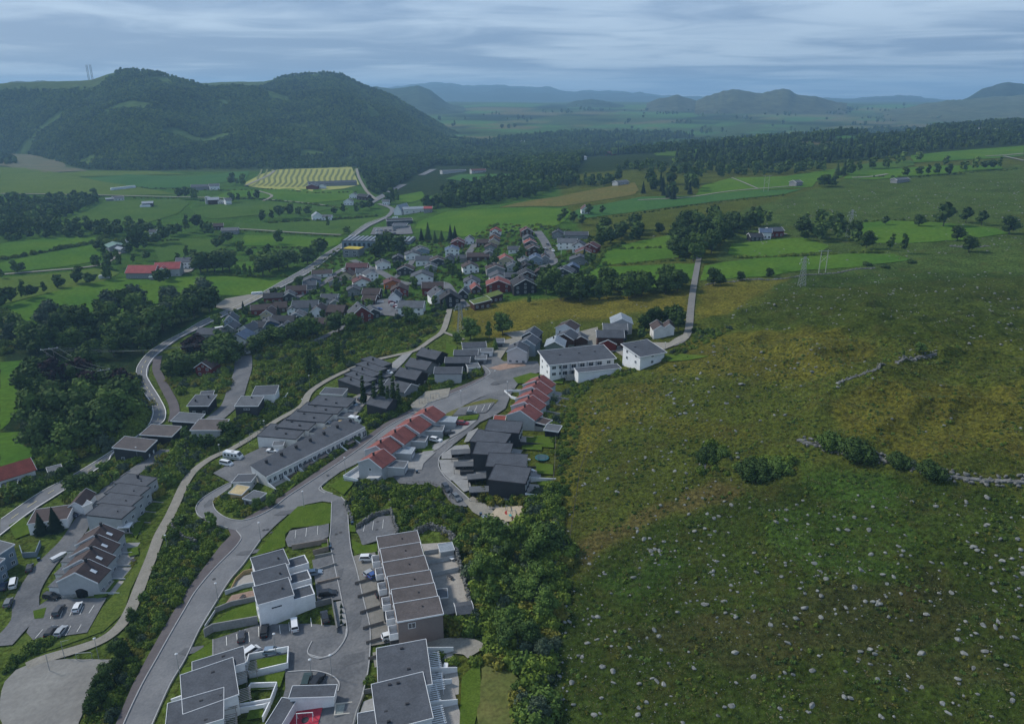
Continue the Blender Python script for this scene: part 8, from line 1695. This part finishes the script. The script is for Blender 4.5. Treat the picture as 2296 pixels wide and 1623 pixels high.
for u,lb in((199,"left"),(207,"right")):
 dx,dy,dz=[float(q)for q in raydir(u,176)];t_=2280/dy;P=(t_*dx,2280,CAMZ+t_*dz-6);th=thing("mast",P,0,"%s one of the twin masts on the mountain skyline"%lb,"mast","twin skyline masts");m=MB();m.bar((-2,0,0),(-2,0,42),.9);m.bar((2,0,0),(2,0,42),.9)
 for q in range(7):m.bar((-2,0,q*6),(2,0,q*6+6),.5)
 m.build("lattice_mast",STEEL,th)
def wirepole(u,v,H,label):
 P=PX(u,v);th=thing("power_pole",P,.5,label,"power pole","wooden power poles of the left wood")
 for s in(-1.6,1.6):MB().tube((s,0,-1),(s,0,H),.2,.14,8).build("pole",POLEW,th)
 MB().box(-4,-.12,H-.6,4,.12,H-.35).build("crossarm",STEEL,th)
 for s in(-3.6,0,3.6):MB().tube((s,0,H-.35),(s,0,H+.2),.12,.08,6).build("insulator",HL,th)
 return th
w1=wirepole(238,895,15,"double-pole power support rising from the lower left wood");w2=wirepole(122,838,14,"double-pole power support at the edge of the left field")
wmx=MB();a=Vector(w2.location);b=Vector(w1.location)
for s in(-3.6,0,3.6):
 for(p,q,za,zb)in((w2,w1,14.2,15.2),):
  prev=None
  for k in range(13):
   f=k/12;x=on(p,s,0,za).lerp(on(q,s,0,zb),f);x.z-=2.2*4*f*(1-f)
   if prev is not None:wmx.bar(prev,x,.05)
   prev=x
e=PX(455,770,12)
for s in(-3.6,0,3.6):
 prev=None
 for k in range(15):
  f=k/14;x=on(w2,s,0,14.2).lerp(e+Vector((s,0,0)),f);x.z-=3*4*f*(1-f)
  if prev is not None:wmx.bar(prev,x,.05)
  prev=x
tag(wmx.build("power_lines",STEEL),"power lines strung over the left wood","power line",None,None)
P=PX(1258,575);th=thing("flagpole",P,0,"white flagpole in a village garden","flagpole");MB().tube((0,0,0),(0,0,10),.12,.06,8).build("pole",TRIM,th);MB().tube((0,0,10),(0,0,10.2),.14,.05,8).build("finial",TRIM,th)
P=PX(190,1478);th=thing("goal",P,.1,"small goal frame at the top of the gravel pitch","goal");m=MB();[m.bar((s,0,0),(s,0,2),.1)for s in(-1.8,1.8)];m.bar((-1.8,0,2),(1.8,0,2),.1);m.bar((-1.8,1.2,0),(-1.8,0,2),.06);m.bar((1.8,1.2,0),(1.8,0,2),.06);m.build("frame",STEEL,th);m=MB();[m.bar((-1.8+k*.6,0,2),(-1.8+k*.6,1.2,0),.03)for k in range(1,6)];m.build("net",DTRIM,th)
for u,v,lb in((112,1505,"left"),(145,1475,"right")):P=PX(u,v);th=thing("net_post",P,0,"%s tall steel post at the corner of the gravel pitch"%lb,"net post","posts of the pitch");MB().tube((0,0,0),(0,0,5),.07,.07,8).build("pole",STEEL,th);MB().bar((0,0,4.9),(1.6,.8,4.9),.06).build("arm",STEEL,th)
P=PX(492,742);th=thing("bus_shelter",P,.6,"white bus shelter beside the valley road","bus shelter");MB().box(-2.4,-1,2.4,2.4,1,2.6).build("roof",TRIM,th);MB().box(-2.2,.8,0,2.2,.9,2.39).build("back_wall",GLASS,th);MB().box(-2.2,-.9,0,-2.1,.79,2.39).build("side_wall",GLASS,th)
# playgrounds
P=PX(1135,1158);REDD=wm("red_rubber_disc",(.30,.05,.04))
for u,v,rr,lb in((1143,1151,1.5,"upper"),(1156,1163,1.2,"lower")):
 Q=PX(u,v);m=MB().tube((0,0,.1),(0,0,.36),rr,rr,20);o=m.build("rubber_disc",REDD);o.location=Q;tag(o,"%s red rubber disc on the sand playground"%lb,"play surface","red discs of the playground")
Q=PX(1136,1147);th=thing("slide",Q,.9,"steel slide at the upper red disc","slide");MB().bar((0,0,2.0),(2.6,0,.4),.5,.08).build("chute",STEEL,th);m=MB();[m.bar((-.1,s,0),(-.1,s,2.2),.08)for s in(-.3,.3)];[m.bar((-.1,-.3,z),(-.1,.3,z),.06)for z in(.5,1,1.5)];m.build("ladder",STEEL,th)
Q=PX(1152,1160);th=thing("climbing_frame",Q,.3,"small climbing frame with a teal panel at the lower red disc","climbing frame");m=MB();[m.bar((x,y,0),(x*.6,y*.6,2.3),.1)for x in(-1,1)for y in(-.8,.8)];m.bar((-.6,0,2.3),(.6,0,2.3),.1);m.build("frame",STEEL,th);MB().box(-1.4,-.5,.9,-.7,.5,1.0).build("panel",wm("teal_panel",(.05,.3,.3)),th)
Q=PX(1110,1136);th=thing("sandbox",Q,.2,"timber sandbox beside the sand playground","sandbox");m=MB();[m.box(*b_)for b_ in((-2,-1.2,-.2,2,-1,.35),(-2,1,-.2,2,1.2,.35),(-2,-1,-.2,-1.8,1,.35),(1.8,-1,-.2,2,1,.35))];m.build("frame",DECK,th);MB().box(-1.8,-1,-.2,1.8,1,.2).build("sand",GRAV,th)
for u,v,lb,n_ in((1086,1162,"white bench beside the playground path","bench"),(1095,1120,"grey bench above the playground sandbox","bench"),(1008,1485,"pale bench beside the dark shrubs behind the gravel drive","bench"),(414,1316,"white bench at the cycle path by the verge","bench")):
 Q=PX(u,v);th=thing("bench",Q,.2,lb,"bench");MB().box(-.9,-.25,.42,.9,.25,.5).build("seat",TRIM if "white" in lb else DECK,th);MB().box(-.9,.25,.5,.9,.3,.95).build("backrest",TRIM if "white" in lb else DECK,th)
 for s in(-.8,.7):MB().box(s,-.2,0,s+.1,.2,.41).build("leg",STEEL,th)
for u,v,rz_,lb in((568,1000,.8,"lower swing frame on the cycle path playground"),(590,983,.8,"upper climbing frame on the cycle path playground"),(950,905,.2,"climbing frame on the hedge-ringed playground"),(975,895,.2,"red-roped play frame on the hedge-ringed playground")):
 Q=PX(u-20 if v>980 else u,v);th=thing("play_frame",Q,rz_,lb,"play frame","play frames");m=MB();[m.bar((x,y,0),(x,0,2.6),.1)for x in(-1.8,1.8)for y in(-1,1)];m.bar((-1.8,0,2.6),(1.8,0,2.6),.12);m.build("frame",STEEL,th)
 for s in(-.6,.6):q=MB();q.box(s-.25,-.1,.5,s+.25,.1,.56);q.bar((s-.2,0,.56),(s-.2,0,2.6),.03);q.bar((s+.2,0,.56),(s+.2,0,2.6),.03);q.build("swing_seat",DTRIM,th)
def tableset(u,v,label,m=None):
 Q=PX(u,v);th=thing("garden_table",Q+Vector((0,0,.35)),RNG.uniform(0,3),label,"garden table","garden tables");mm=m or DTRIM;MB().box(-.8,-.45,.7,.8,.45,.76).build("tabletop",mm,th)
 for x in(-.7,.7):
  for y in(-.35,.35):MB().box(x-.04,y-.04,0,x+.04,y+.04,.69).build("leg",mm,th)
for u,v,lb,m_ in((545,1350-6,"dark garden table on the brick terrace of the white row",None),(1012,1258,"garden table behind the second brown house",TRIM),(1010,1300,"garden table behind the fourth brown house",None),(1000,1500,"white garden table on the first deck of the bottom right block",TRIM),(990,1530,"dark garden table on the second deck of the bottom right block",None),(1195,1060,"garden table on the lowest black row terrace",TRIM),(300,1262,"garden table behind the gabled terrace",None),(1165,1040,"garden table behind the fourth black house",None)):tableset(u,v,lb,m_)
for u,v,lb in((980,1520,"black barbecue on the deck of the bottom right block"),(1022,1262,"black barbecue in the second brown garden")):
 Q=PX(u,v);th=thing("barbecue",Q+Vector((0,0,.3)),.3,lb,"barbecue");MB().tube((0,0,.7),(0,0,1.1),.3,.35,10).build("bowl",DTRIM,th);[MB().bar((.25*math.cos(a_),.25*math.sin(a_),0),(.1*math.cos(a_),.1*math.sin(a_),.75),.05).build("leg",DTRIM,th)for a_ in(0,2.1,4.2)]
for u,v,lb in((790,1178,"dark bin at the corner of the rock-cutting bays"),(741,1232,"dark bin beside the empty bays"),(1078,1158,"dark bin on the playground path"),(88,1258,"dark bin beside the blue-grey enclosure"),(935,1062,"dark bin at the end of the garage railing")):
 Q=PX(u,v);th=thing("waste_bin",Q+Vector((0,0,.2)),.2,lb,"bin","waste bins");MB().box(-.35,-.35,0,.35,.35,1.0).build("body",wm("bin_plastic",(.03,.04,.05)),th);MB().box(-.38,-.38,1.001,.38,.38,1.08).build("lid",wm("bin_lid",(.05,.09,.14)),th)
SKIN=mat("skin",(.45,.28,.2),.6);
def person(u,v,label,top,trouser,rz_=0,stride=.18,arm=.2):
 Q=PX(u,v);th=thing("person",Q+Vector((0,0,.3)),rz_,label,"person","people beside the parked cars")
 me=bpy.data.meshes.new("body");J=[(0,0,.95),(0,0,1.2),(0,0,1.42),(0,0,1.52),(0,.02,1.66),(.1,0,.9),(.12,stride,.5),(.12,stride*1.1,.06),(.12,stride+.14,.03),(-.1,0,.9),(-.12,-stride*.5,.5),(-.12,-stride,.06),(-.12,-stride+.14,.03),(.2,0,1.4),(.27,arm*.3,1.12),(.28,arm,.88),(-.2,0,1.4),(-.27,-arm*.2,1.12),(-.28,arm*.3,.86),(0,.01,1.76)]
 E=[(0,1),(1,2),(2,3),(3,4),(4,19),(0,5),(5,6),(6,7),(7,8),(0,9),(9,10),(10,11),(11,12),(2,13),(13,14),(14,15),(2,16),(16,17),(17,18)]
 rad=[.15,.15,.16,.06,.10,.10,.07,.05,.04,.10,.07,.05,.04,.065,.05,.035,.065,.05,.035,.075]
 me.from_pydata(J,E,[]);o=link("body",me,th);md=o.modifiers.new("skin",'SKIN');o.modifiers.new("smooth",'SUBSURF').levels=1
 for i,q in enumerate(rad):me.skin_vertices[0].data[i].radius=(q,q*.85)
 me.skin_vertices[0].data[0].use_root=True;me.materials.append(top)
 MB().tube((0,.01,1.70),(0,0,1.80),.105,.06,10).build("hair",DTRIM,th);m=MB();m.tube((.1,0,.93),(.12,stride,.5),.115,.085,8);m.tube((.12,stride,.5),(.12,stride*1.1,.1),.085,.07,8);m.tube((-.1,0,.93),(-.12,-stride*.5,.5),.115,.085,8);m.tube((-.12,-stride*.5,.5),(-.12,-stride,.1),.085,.07,8);m.build("trousers",trouser,th)
for u,v,lb,t_,rz_ in((1009,1118,"person in pale clothes standing behind the dark green-grey car",wm("pale_jacket",(.35,.38,.42)),0.5),(1013,1114,"person in dark clothes close behind the other, by the cars",wm("dark_jacket",(.04,.04,.05)),2.0)):person(u,v,lb,t_,wm("dark_trousers",(.03,.035,.05)),rz_)
